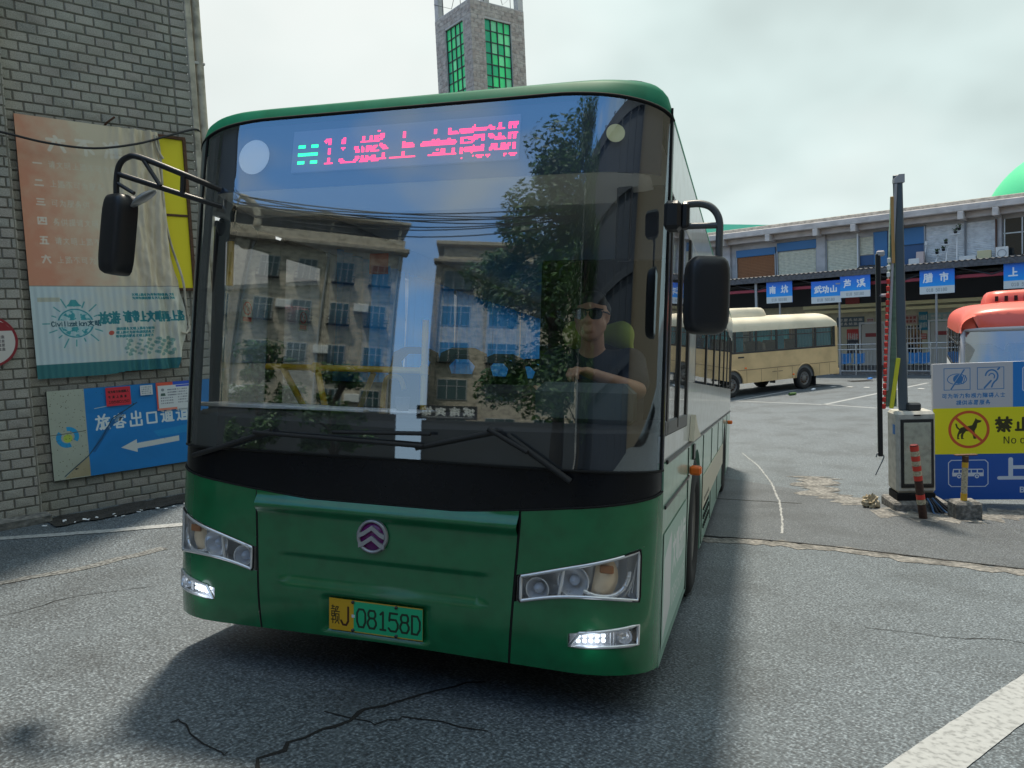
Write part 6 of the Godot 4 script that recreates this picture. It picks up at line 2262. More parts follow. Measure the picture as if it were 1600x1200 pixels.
	for i in 41:
		var x := lerpf(-x1, x1 - 0.60, i / 40.0)
		var f := clampf((x - (x1 - 1.25)) / 0.85, 0, 1)
		var r := clampf((-x1 + 0.5 - x) / 0.5, 0, 1)
		var hh := 0.50 * (1.0 - 0.55 * f * f) * (1.0 - 0.45 * r * r)
		var row := []
		for k in 25:
			var a := PI * k / 24.0
			var c := cos(a)
			var w := signf(c) * pow(absf(c), 0.55) * hw * (1.0 - 0.05 * f - 0.03 * r)
			var uu := w / hw
			row.append(Vector3(x - 0.30 * pow(absf(uu), 3.0) * f * f, 2.12 + pow(sin(a), 0.62) * hh, w))
		rows.append(row)
	var brow := []
	for v in rows[40]:
		var u: float = v.z / hw
		brow.append(Vector3(x1 - 0.565 - 0.30 * pow(absf(u), 3.0), 2.175, u * hw * 0.955))
	rows.append(brow)
	var rs := Shape.new()
	rs.grid(rows, Vector3(0.15, 1, 0))
	obj("roof", rs, top, b)
	obj("floor", bx(Vector3(L - 0.3, 0.08, 1.9), Vector3(0, 0.46, 0)), M.cabin_floor, b)
	for k in 5:
		for sd in [-1.0, 1.0]:
			obj("seat_back", bx(Vector3(0.14, 0.72, 0.8), Vector3(-2.7 + k * 0.98, 1.36, sd * 0.5), 0.06), M.seat_tan, b)
	# rear
	var back := Shape.new()
	back.box(Vector3(-x1 - 0.01, 1.30, 0), Vector3(0.07, 1.72, 1.98), 0.03)
	obj("rear_panel", back, paint, b)
	obj("rear_glass", bx(Vector3(0.02, 0.6, 1.6), Vector3(-x1 - 0.045, 1.80, 0), 0.01), M.dark_glass, b)
	obj("rear_bumper", bx(Vector3(0.14, 0.24, 2.0), Vector3(-x1 - 0.04, 0.50, 0), 0.04), paint, b)
	for sd in [-1.0, 1.0]:
		obj("tail_lamp", bx(Vector3(0.03, 0.36, 0.12), Vector3(-x1 - 0.04, 1.05, sd * 0.88), 0.01), M.red_paint, b)
		obj("mud_flap", bx(Vector3(0.02, 0.36, 0.26), Vector3(-2.20, 0.28, sd * 0.88), 0.004), M.rubber, b)
	# front: curved bonnet panel, windscreen, header
	var fr := []
	for k in [[0.36, -0.10], [0.5, 0.0], [0.9, 0.03], [1.18, -0.02], [1.28, -0.10]]:
		var row := []
		for i in 17:
			var u := (i - 8) / 8.0
			row.append(Vector3(x1 + k[1] - 0.34 * pow(absf(u), 3.5), k[0], u * hw))
		fr.append(row)
	var fs := Shape.new()
	fs.grid(fr, Vector3.RIGHT)
	obj("front_panel", fs, paint, b)
	var ws := []
	for k in 7:
		var t := k / 6.0
		var row := []
		for i in 21:
			var u := (i - 10) / 10.0
			row.append(Vector3(x1 - 0.11 - 0.42 * t - 0.05 * t * t - 0.30 * pow(absf(u), 3.0), lerpf(1.30, 2.18, t), u * hw * (0.975 - 0.045 * t)))
		ws.append(row)
	var gs := Shape.new()
	gs.grid(ws, Vector3(1, 0.4, 0))
	obj("windscreen", gs, M.coated_glass, b)
	for sd in [0, 20]:
		var pts := []
		for k in 7:
			pts.append(ws[k][sd])
		obj("front_pillar", tb(pts, 0.045, 8), M.mini_pillar, b)
	obj("windscreen_seal", tb(ws[0], 0.03, 6), M.trim_black, b)
	obj("header", tb(ws[6], 0.04, 8), M.mini_pillar, b)
	obj("dashboard", bx(Vector3(0.5, 0.12, 1.85), Vector3(x1 - 0.62, 1.26, 0), 0.05), M.dash_dark, b)
	for sd in [-1.0, 1.0]:
		obj("headlight", bx(Vector3(0.06, 0.20, 0.36), Vector3(x1 - 0.06, 0.82, sd * 0.72), 0.03), M.lamp_silver, b)
		obj("front_door_glass", bx(Vector3(0.40, 0.62, 0.01), Vector3(x1 - 0.68, 1.74, sd * (hw - 0.014))), M.mini_window, b)
		obj("lower_quarter", bx(Vector3(0.5, 0.5, 0.03), Vector3(x1 - 0.34, 1.12, sd * (hw - 0.035)), 0.02), paint, b)
	obj("wiper", tb([Vector3(x1 - 0.06, 1.33, -0.5), Vector3(x1 - 0.13, 1.42, 0.05), Vector3(x1 - 0.16, 1.46, 0.5)], 0.014, 6), M.rubber, b)
	obj("wiper", tb([Vector3(x1 - 0.06, 1.33, 0.3), Vector3(x1 - 0.16, 1.40, 0.7)], 0.014, 6), M.rubber, b)
	return b


func minibuses() -> void:
	# cream one: side towards us, tail to the right; front points to the left
	var p := Vector3(8.82, -1.0, -25.8)
	var d := Vector3(-0.855, 0, 0.519).normalized()
	var xf := Transform3D(Basis(d, Vector3.UP, d.cross(Vector3.UP)), p)
	var side := d.cross(Vector3.UP)
	xf.origin += side * (0.0) - side * 1.02 * signf(side.dot(Vector3(0, 0, 1)))
	var b := minibus("minibus", "cream minibus with teal curtains parked side-on in the yard behind the green bus", xf, M.minibus_cream, M.minibus_top, M.curtain_teal)
	b.set_meta("group", "minibuses in the yard")
	obj("roof_unit", roof_unit(2.2, 1.3, 0.34), M.minibus_top, b, Transform3D(Basis(), Vector3(0.75, 2.56, 0)))
	# red and white one facing us
	d = Vector3(-0.47, 0, 0.883).normalized()
	xf = Transform3D(Basis(d, Vector3.UP, d.cross(Vector3.UP)), Vector3(9.75, -1.0, -14.9))
	var r := minibus("minibus", "red and white minibus facing us behind the notice board, half outside the photo", xf, M.white_paint, M.minibus_red, null)
	r.set_meta("group", "minibuses in the yard")
	obj("roof_unit", roof_unit(1.3, 1.2, 0.24), M.minibus_red, r, Transform3D(Basis(), Vector3(1.4, 2.58, 0)))
	for k in 7:
		obj("roof_vent", bx(Vector3(0.02, 0.09, 0.05), Vector3(2.06, 2.68, -0.42 + k * 0.14)), M.trim_black, r, Transform3D(Basis(), Vector3()))
	for q in [[1.0, 3.30]]:
		pass
	var x1 := 3.45
	obj("mirror_arm", tb(arc([Vector3(x1 - 0.25, 1.95, -0.98), Vector3(x1 + 0.05, 1.92, -0.95), Vector3(x1 + 0.18, 1.72, -0.70)]), 0.014, 6), M.trim_black, r)
	var cm := Shape.new()
	cm.lathe([Vector2(0.001, 0.03), Vector2(0.08, 0.02), Vector2(0.13, 0.0), Vector2(0.001, -0.02)], Transform3D(Basis(Vector3(0, 1, 0), Vector3(1, 0, 0), Vector3(0, 0, -1)), Vector3(x1 + 0.2, 1.60, -0.66)), 24)
	obj("round_mirror", cm, M.amber_dull, r)
	obj("door_mirror", rounded_case(0.20, 0.32, 0.12), M.white_paint, r, Transform3D(Basis(Vector3(0, 0, -1), Vector3.UP, Vector3(1, 0, 0)), Vector3(x1 - 0.35, 1.98, -1.22)))
	obj("mirror_arm", tb([Vector3(x1 - 0.42, 1.85, -0.98), Vector3(x1 - 0.38, 1.92, -1.18)], 0.016, 6), M.trim_black, r)
	obj("door_mirror", rounded_case(0.22, 0.30, 0.14), M.white_paint, r, Transform3D(Basis(Vector3(0, 0, -1), Vector3.UP, Vector3(1, 0, 0)), Vector3(x1 - 0.30, 1.42, -1.24)))
	obj("mirror_arm", tb([Vector3(x1 - 0.40, 1.32, -0.98), Vector3(x1 - 0.32, 1.38, -1.18)], 0.016, 6), M.trim_black, r)
	obj("papers", bx(Vector3(0.25, 0.03, 0.9), Vector3(x1 - 0.5, 1.335, -0.2), 0.01), M.paper, r)


func roof_unit(l: float, w: float, h: float) -> Shape:
	var rows := []
	for k in [[0.5, 0.0], [0.49, 0.35], [0.46, 0.75], [0.42, 0.95], [0.36, 1.0], [0.0, 1.0]]:
		var row := []
		for i in 36:
			var a := TAU * i / 36
			var q := pow(pow(absf(cos(a)), 6.0) + pow(absf(sin(a)), 6.0), -1.0 / 6.0)
			row.append(Vector3(cos(a) * q * l * k[0], k[1] * h, sin(a) * q * w * k[0]))
		rows.append(row)
	var s := Shape.new()
	s.grid(rows, Vector3.UP, 3, true)
	return s


func gate() -> void:
	# the barrier machine: cabinet with a light box, raised fence arm
	var base := Vector3(4.80, -0.87, -9.25)
	var g := thing("barrier_cabinet", "cream gate machine with a glazed blank advertising panel, beside the notice board", "gate machine", frame(base + Vector3(0.06, 0, 0), Vector3(0.985, 0, 0.174)).scaled_local(Vector3(0.78, 1, 0.85)))
	obj("foundation", bx(Vector3(0.80, 0.14, 0.62), Vector3(0.02, 0.04, -0.1), 0.02), M.worn_concrete, g)
	obj("foot", bx(Vector3(0.56, 0.10, 0.40), Vector3(0, 0.15, -0.15), 0.01), M.gap, g)
	obj("case", bx(Vector3(0.57, 1.00, 0.42), Vector3(0, 0.70, -0.16), 0.035), M.cabinet_cream, g)
	obj("panel_frame", bx(Vector3(0.475, 0.84, 0.02), Vector3(0.015, 0.69, 0.055), 0.006), M.trim_black, g)
	obj("panel", bx(Vector3(0.385, 0.745, 0.012), Vector3(0.015, 0.695, 0.064), 0.003), M.panel_yellowed, g)
	obj("panel_glass", bx(Vector3(0.40, 0.76, 0.004), Vector3(0.015, 0.695, 0.075)), M.lamp_glass, g)
	obj("slot", bx(Vector3(0.10, 0.016, 0.01), Vector3(0.02, 1.155, 0.048)), M.trim_black, g)
	obj("label", bx(Vector3(0.004, 0.12, 0.10), Vector3(-0.287, 0.98, -0.05)), M.blue_paint, g)
	obj("arm_joint", bx(Vector3(0.20, 0.10, 0.20), Vector3(0.02, 1.245, -0.15), 0.02), M.dark_metal, g)
	# the raised arm
	var a := thing("boom_barrier", "raised barrier arm standing upright with folded green mesh and red reflectors", "barrier", frame(base + Vector3(0, 1.2, -0.15), Vector3(0.985, 0, 0.174)))
	obj("boom", bx(Vector3(0.105, 2.86, 0.06), Vector3(0.0, 1.43, 0.0), 0.01), M.boom_grey, a, Transform3D(Basis.from_euler(Vector3(0, -0.35, 0.012)), Vector3()))
	var tip := Shape.new()
	tip.prism(PackedVector2Array([Vector2(-0.075, 0), Vector2(0.045, 0), Vector2(0.045, 0.10), Vector2(-0.02, 0.10), Vector2(-0.075, 0.05)]), 0.07, Transform3D(Basis(), Vector3(-0.01, 2.76, -0.035)))
	obj("boom_tip", tip, M.boom_pale, a)
	var mesh := []
	for j in 60:
		var t := j / 59.0
		var y := 0.05 + t * 2.55
		var row := []
		for i in 13:
			var u := i / 12.0
			var w := lerpf(0.15, 0.05, t)
			row.append(Vector3(-0.075 - u * w, y, 0.02 + 0.025 * (1 if i % 2 else -1) * (1.0 - t * 0.5)))
		mesh.append(row)
	var ms := Shape.new()
	ms.grid(mesh, Vector3.BACK, -1)
	obj("folded_mesh", ms, M.mesh_green, a)
	for k in 22:
		var t := k / 26.0
		obj("reflector", bx(Vector3(0.042, 0.062, 0.014), Vector3(-0.07 - lerpf(0.165, 0.07, t), 0.06 + t * 2.2, 0.05), 0.008), M.red_paint if k < 19 else M.white_paint, a)
	obj("tape", bx(Vector3(0.035, 0.8, 0.01), Vector3(-0.085, 2.2, 0.05), 0.003), M.tape_orange, a, Transform3D(Basis.from_euler(Vector3(0, 0, 0.012)), Vector3()))
	obj("tape", bx(Vector3(0.05, 0.62, 0.012), Vector3(0, 0, 0), 0.003), M.yellow_bright, a, Transform3D(Basis.from_euler(Vector3(0, 0, -0.14)), Vector3(-0.11, 0.34, 0.055)))
	obj("tape", bx(Vector3(0.03, 2.5, 0.01), Vector3(0, 0, 0), 0.003), M.boom_pale, a, Transform3D(Basis.from_euler(Vector3(0, 0, -0.05)), Vector3(-0.13, 1.5, 0.04)))
	var hang := obj("hanging_rail", bx(Vector3(0.055, 2.5, 0.05), Vector3(-0.27, 0.68, 0.0), 0.01), M.black_plastic, a)
	obj("hinge", bx(Vector3(0.09, 0.07, 0.06), Vector3(-0.24, 1.93, 0.0), 0.015), M.boom_pale, hang)
	obj("hinge", bx(Vector3(0.12, 0.04, 0.05), Vector3(-0.22, 1.42, 0.0), 0.01), M.boom_pale, hang)
	obj("hinge", tb(arc([Vector3(-0.32, -0.58, 0), Vector3(-0.30, -0.53, 0.0), Vector3(-0.23, -0.57, 0), Vector3(-0.30, -0.72, 0.02), Vector3(-0.34, -0.80, 0.03)]), 0.008, 6), M.grey_metal, hang)
	# leaning bollard
	var bl := thing("striped_bollard", "leaning brown plastic bollard with red and pale bands in front of the gate machine", "bollard", Transform3D(Basis.from_euler(Vector3(0.05, 0, 0.14)), Vector3(4.635, -0.845, -8.65)))
	obj("post", tb([Vector3(), Vector3(0, 0.88, 0)], 0.044, 18), M.bollard_brown, bl)
	var y := 0.875
	for k in 7:
		obj("band", tb([Vector3(0, y, 0), Vector3(0, y - 0.055, 0)], 0.0465, 18), M.band_red if k % 2 == 0 else M.band_cream, bl)
		y -= 0.058
	for k in 2:
		obj("band", tb([Vector3(0, 0.305 - k * 0.058, 0), Vector3(0, 0.25 - k * 0.058, 0)], 0.0465, 18), M.band_red if k % 2 == 0 else M.band_cream, bl)
	obj("cap", tb([Vector3(0, 0.875, 0), Vector3(0, 0.888, 0)], 0.040, 18), M.plaque_red, bl)
	obj("foot", tb([Vector3(0, -0.02, 0), Vector3(0, 0.012, 0)], 0.11, 18), M.worn_concrete, bl)
	# short rusty post in its concrete block
	var ps := thing("yellow_post", "short rusty yellow and white post in a concrete block before the notice board", "post", frame(Vector3(5.15, -0.875, -8.72), Vector3(0.99, 0, 0.1)))
	obj("block", bx(Vector3(0.285, 0.23, 0.26), Vector3(0, 0.10, 0), 0.025), M.worn_concrete, ps)
	obj("pole", tb([Vector3(-0.01, 0.2, 0), Vector3(0.012, 0.735, 0)], 0.033, 14), M.band_cream, ps)
	for q in [[0.21, 0.30, "band_yellow"], [0.66, 0.73, "rusty_metal"], [0.60, 0.66, "band_yellow"]]:
		obj("band", tb([Vector3(-0.01 + 0.022 * (q[0] - 0.2) / 0.53, q[0], 0), Vector3(-0.01 + 0.022 * (q[1] - 0.2) / 0.53, q[1], 0)], 0.0345, 14), M[q[2]], ps)
	obj("top_plate", bx(Vector3(0.24, 0.012, 0.07), Vector3(0.012, 0.745, 0), 0.003), M.rusty_metal, ps)
	# cables and rubbish at the cabinet's foot
	var jk := thing("cable_tangle", "tangle of dark blue cables lying between the gate machine and the concrete block", "cable", Transform3D(Basis(), Vector3(4.98, -0.88, -9.0)))
	for k in 6:
		obj("cable", tb(arc([Vector3(0.02 * k - 0.08, 0.18, -0.06), Vector3(0.03 * k - 0.06, 0.10, 0.0), Vector3(0.05 * k - 0.06, 0.02, 0.06), Vector3(0.06 * k - 0.02, 0.02, 0.12 - 0.03 * (k % 3))]), 0.012, 6), M.cable if k % 3 else M.deep_blue, jk)
	var bag := Shape.new()
	var bn := FastNoiseLite.new()
	bn.seed = 2
	bn.frequency = 9.0
	var brows := []
	for j in 15:
		var row := []
		for i in 22:
			var d := Vector3(cos(TAU * i / 22) * sin(PI * j / 14), cos(PI * j / 14), sin(TAU * i / 22) * sin(PI * j / 14))
			var r := 1.0 + 0.9 * bn.get_noise_3dv(d)
			row.append(Vector3(4.36, -0.80, -9.35) + d * r * Vector3(0.09, 0.10, 0.07))
		brows.append(row)
	bag.grid(brows, Vector3.ZERO, -1, true)
	tag(obj("crumpled_bag", bag, M.bag_tan), "crumpled tan plastic bag on the ground left of the gate machine", "bag")


func board() -> void:
	var xf := frame(Vector3(5.325, -0.875, -9.72), Vector3(0.982, 0, 0.19))
	var w := 2.45
	var h := 1.735
	var px := 594.0
	var im := blank(int(w * px), int(h * px), rgb(0.56, 0.555, 0.58))
	var B := rgb(0.05, 0.20, 0.46)
	var split := 545.0
	var y1 := 335
	var y2 := 683
	im.fill_rect(Rect2i(int(split), 0, int(w * px), y1), rgb(0.02, 0.22, 0.62))
	im.fill_rect(Rect2i(0, y1, int(w * px), y2 - y1), rgb(0.86, 0.78, 0.015))
	im.fill_rect(Rect2i(0, y2, int(w * px), int(h * px)), rgb(0.016, 0.10, 0.42))
	var W := rgb(0.66, 0.70, 0.76)
	var K := 1.22
	var kb := func(x: float, y: float) -> Vector2: return Vector2(x, y + 82.0) * 1.22
	# the two framed pictograms
	for k in 2:
		var x := 64.0 + k * 187.0
		ink_path(im, [K * Vector2(x, 30), K * Vector2(x + 146, 30), K * Vector2(x + 146, 162), K * Vector2(x, 162), K * Vector2(x, 30)], 2.44, B)
	var o := K * Vector2(137, 98)
	var lid := []
	for t in 25:
		lid.append(o + K * Vector2(cos(TAU * t / 24.0) * 54, sin(TAU * t / 24.0) * 34 * (1.0 if sin(TAU * t / 24.0) < 0 else 0.9)))
	ink_path(im, lid, 3.0, B)
	ink_disc(im, o + K * Vector2(6, -2), 34.2, B)
	for k in 3:
		ink_line(im, o + K * Vector2(10 + k * 12, 28), o + K * Vector2(26 + k * 11, -22), 3.17, B)
	ink_line(im, o + K * Vector2(-36, 60), o + K * Vector2(38, -58), 6.71, rgb(0.56, 0.555, 0.58))
	ink_line(im, o + K * Vector2(-34, 60), o + K * Vector2(40, -58), 4.88, B)
	o = K * Vector2(330, 92)
	var ear := []
	for t in 15:
		var a := lerpf(-3.0, 1.1, t / 14.0)
		ear.append(o + K * Vector2(cos(a) * 34, sin(a) * 38 - 8))
	ear.append(o + K * Vector2(6, 40))
	ear.append(o + K * Vector2(0, 58))
	ink_path(im, ear, 5.5, B)
	var ein := []
	for t in 10:
		var a := lerpf(-2.8, 0.6, t / 9.0)
		ein.append(o + K * Vector2(cos(a) * 16, sin(a) * 18 - 6))
	ink_path(im, ein, 4.0, B)
	ink_line(im, o + K * Vector2(-40, 62), o + K * Vector2(-4, 20), 6.1, B)
	ink_line(im, o + K * Vector2(34, -48), o + K * Vector2(42, -56), 6.1, B)
	ink_text(im, "可为听力和视力障碍人士", K * Vector2(52, 184), K * Vector2(28, 29), 39.6, 2.44, B)
	ink_text(im, "提供志愿服务", K * Vector2(132, 226), K * Vector2(28, 29), 39.6, 2.44, B)
	# wheelchair pictogram on the blue field
	ink_path(im, [K * Vector2(515, 28), K * Vector2(690, 28), K * Vector2(704, 42), K * Vector2(704, 172), K * Vector2(690, 186), K * Vector2(515, 186), K * Vector2(501, 172), K * Vector2(501, 42), K * Vector2(515, 28)], 3.66, W)
	ink_disc(im, K * Vector2(590, 52), 14.6, W)
	ink_path(im, [K * Vector2(590, 66), K * Vector2(594, 110), K * Vector2(640, 110), K * Vector2(656, 152), K * Vector2(672, 148)], 8.54, W)
	ink_path(im, [K * Vector2(594, 86), K * Vector2(630, 86)], 6.1, W)
	ink_disc(im, K * Vector2(590, 124), 56.1, W, 45.1, 0.3, 4.4)
	ink_text(im, "求助服务", K * Vector2(520, 212), K * Vector2(40, 44), 58.6, 4.39, W)
	# no dogs
	o = K * Vector2(202, 408)
	var red := rgb(0.66, 0.10, 0.03)
	var blk := rgb(0.045, 0.04, 0.01)
	ink_poly(im, PackedVector2Array([o + K * Vector2(-46, -12), o + K * Vector2(-20, -18), o + K * Vector2(18, -26), o + K * Vector2(34, -58), o + K * Vector2(38, -70), o + K * Vector2(46, -60), o + K * Vector2(72, -54), o + K * Vector2(66, -44), o + K * Vector2(48, -38), o + K * Vector2(44, -14), o + K * Vector2(32, 8), o + K * Vector2(36, 40), o + K * Vector2(42, 58), o + K * Vector2(26, 58), o + K * Vector2(22, 38), o + K * Vector2(14, 12), o + K * Vector2(-16, 10), o + K * Vector2(-30, 28), o + K * Vector2(-34, 50), o + K * Vector2(-26, 58), o + K * Vector2(-44, 58), o + K * Vector2(-46, 36), o + K * Vector2(-40, 20), o + K * Vector2(-54, 30), o + K * Vector2(-58, 50), o + K * Vector2(-50, 58), o + K * Vector2(-66, 58), o + K * Vector2(-66, 34), o + K * Vector2(-58, 10)]), blk)
	ink_path(im, [o + K * Vector2(-54, -2), o + K * Vector2(-66, -14), o + K * Vector2(-72, -34)], 5.49, blk)
	ink_disc(im, o, 141.5, red, 122.0)
	ink_line(im, o + K * Vector2(-74, -74), o + K * Vector2(74, 74), 9.76, red)
	ink_text(im, "禁止带犬进站", K * Vector2(352, 336), K * Vector2(88, 88), 126.9, 9.15, blk)
	# boarding
	ink_path(im, [kb.call(102, 516), kb.call(292, 516), kb.call(308, 532), kb.call(308, 664), kb.call(292, 680), kb.call(102, 680), kb.call(86, 664), kb.call(86, 532), kb.call(102, 516)], 3.17, W)
	ink_poly(im, PackedVector2Array([kb.call(112, 570), kb.call(278, 570), kb.call(284, 578), kb.call(284, 616), kb.call(108, 616), kb.call(106, 600)]), W)
	for k in 5:
		im.fill_rect(Rect2i(int((116 + k * 34) * K), int((577 + 82) * K), 34, 21), rgb(0.016, 0.10, 0.42))
	for x in [146, 246]:
		ink_disc(im, kb.call(x, 616), 18.3, rgb(0.016, 0.10, 0.42))
		ink_disc(im, kb.call(x, 617), 14.6, W)
		ink_disc(im, kb.call(x, 617), 6.1, rgb(0.016, 0.10, 0.42))
	ink_line(im, kb.call(434, 514), kb.call(434, 624), 15.86, W)
	ink_line(im, kb.call(440, 562), kb.call(506, 562), 13.42, W)
	ink_line(im, kb.call(370, 628), kb.call(520, 628), 13.42, W)
	ink_text(im, "客", kb.call(560, 500), K * Vector2(140, 140), 183.0, 14.64, W)
	var b := thing("notice_board", "large grey, yellow and blue notice board with pictograms, cut off by the photo's edge", "notice board", xf)
	card(w, h, 0.05, print_mat("board_print", im, 0.35), "panel", b)
	letters("No dogs allowed", 0.088, M.board_black, "lettering", b, Transform3D(Basis(), Vector3((555 - 80) / px, h - 583 / px, 0.0515)))
	letters("Boarding", 0.075, M.board_white, "lettering", b, Transform3D(Basis(), Vector3((665 - 80) / px, h - 957 / px, 0.0515)), 700)
	for u in [0.15, 2.3]:
		obj("support", bx(Vector3(0.05, 1.72, 0.05), Vector3(u, 0.84, -0.028), 0.006), M.grey_metal, b)
		obj("foot", bx(Vector3(0.06, 0.04, 0.6), Vector3(u, -0.01, -0.2), 0.008), M.grey_metal, b)


func terrace_clutter() -> void:
	var xf := frame(STATION_O, STATION_E)
	var top := 3.46
	var boxes := [[0.93, 0.42, 0.34, "paint_white", "white carton at the foot of the half-open blue shutter", 0.3], [1.16, 0.30, 0.62, "carton_pink", "pinkish tall carton stacked beside the half-open blue shutter", 0.25], [3.02, 0.62, 0.25, "paint_white", "low white crate in front of the white corrugated shutters", 0.5], [3.62, 0.50, 0.42, "carton_yellow", "yellowish carton on the canopy near the dark window", 0.5], [4.25, 0.44, 0.50, "paint_white", "white air conditioner unit below the dark window", 0.5]]
	for q in boxes:
		var c := thing("carton" if "carton" in q[4] or "crate" in q[4] else "air_conditioner", q[4], "carton" if "air" not in q[4] else "air conditioner", xf * Transform3D(Basis.from_euler(Vector3(0, 0.1, 0)), Vector3(q[0], top, q[5])))
		obj("body", bx(Vector3(q[1], q[2], 0.36), Vector3(0, q[2] / 2, 0), 0.015), M[q[3]], c)
		obj("lid", bx(Vector3(q[1] * 0.98, 0.015, 0.35), Vector3(0, q[2] + 0.004, 0), 0.004), M[q[3]], c)
		if "air" in q[4]:
			var ring := []
			for k in 22:
				ring.append(Vector3(cos(TAU * k / 20) * 0.15, 0.25 + sin(TAU * k / 20) * 0.15, 0.185))
			obj("fan_grille", tb(ring, 0.012, 6), M.grey_metal, c)
	# potted plants on a stepped rack
	var r := thing("plant_rack", "white stepped rack with small dark potted plants before the corrugated shutters", "rack", xf * Transform3D(Basis(), Vector3(2.2, top - 0.02, 0.45)))
	for k in 3:
		obj("upright", tb([Vector3(-0.42 + k * 0.42, 0, 0.1), Vector3(-0.30 + k * 0.35, 0.5 + k * 0.42, -0.1)], 0.025, 6), M.white_paint, r)
		obj("shelf", bx(Vector3(0.36, 0.03, 0.2), Vector3(-0.35 + k * 0.36, 0.45 + k * 0.40, 0)), M.white_paint, r)
	var rn := RandomNumberGenerator.new()
	rn.seed = 77
	for k in 5:
		var p := thing("potted_plant", ["small dark potted plant on the lowest step of the white rack", "small dark potted plant on the middle step of the white rack", "small dark potted plant on the top step of the white rack", "small dark potted plant at the top rear of the white rack", "small dark potted plant hanging low beside the white rack"][k], "plant", r.transform * Transform3D(Basis(), Vector3([-0.35, 0.0, 0.36, 0.50, -0.1][k], [0.46, 0.86, 1.26, 1.40, 0.58][k], 0.0)), "potted plants on the white rack")
		var pot := Shape.new()
		pot.lathe([Vector2(0.05, 0.0), Vector2(0.075, 0.10), Vector2(0.08, 0.11), Vector2(0.001, 0.105)], Transform3D(), 12)
		obj("pot", pot, M.trim_black, p)
		var lv := Shape.new()
		for j in 26:
			var d := Vector3(rn.randf_range(-1, 1), rn.randf_range(0.1, 1.2), rn.randf_range(-1, 1)).normalized()
			var c := Vector3(0, 0.1, 0) + d * rn.randf_range(0.06, 0.17)
			var s := d.cross(Vector3.UP).normalized() * 0.03
			lv.quad(c - s, c + d * 0.05, c + s, c - d * 0.04, Vector3.UP)
		stuff(obj("leaves", lv, M.leaf_dark, p))
	# odds and ends in front of the dark opening
	var mp := thing("mop", "white mop leaning by the cartons at the half-open blue shutter", "mop", xf * Transform3D(Basis.from_euler(Vector3(-0.1, 0, -0.08)), Vector3(1.27, top, 0.15)))
	obj("handle", tb([Vector3(), Vector3(0, 1.05, 0)], 0.02, 6), M.white_paint, mp)
	obj("head", bx(Vector3(0.12, 0.2, 0.06), Vector3(0, 1.0, 0), 0.03), M.paint_white, mp)
	var pi := thing("drain_pipe", "thin white pipe standing before the narrow cream shutter on the upper floor", "pipe", xf * Transform3D(Basis(), Vector3(-1.5, top, 0.1)))
	obj("pipe", tb([Vector3(), Vector3(0, 1.75, 0)], 0.035, 8), M.white_paint, pi)
	pi = thing("drain_pipe", "rusty pipe between the white shutters and the dark window on the upper floor", "pipe", xf * Transform3D(Basis(), Vector3(3.98, top, 0.1)))
	obj("pipe", tb([Vector3(), Vector3(0, 1.7, 0)], 0.035, 8), M.rusty_metal, pi)
	var td := thing("canopy_bundle", "dark bundle lying on the canopy under the narrow cream shutter", "bundle", xf * Transform3D(Basis(), Vector3(-0.95, top, 0.4)))
	var rows := []
	for i in 13:
		var a := -0.5 + i / 12.0
		rows.append([])
		for k in 12:
			var t := TAU * k / 12
			var rr := 0.12 * sqrt(maxf(0.02, 1.0 - pow(a * 2.0, 4.0))) * (1.0 + 0.15 * sin(i * 2.1 + k))
			rows[i].append(Vector3(a * 1.0, 0.12 + cos(t) * rr, sin(t) * rr))
	var bs := Shape.new()
	bs.grid(rows, Vector3.ZERO, 3, true)
	obj("cloth", bs, M.trim_black, td)


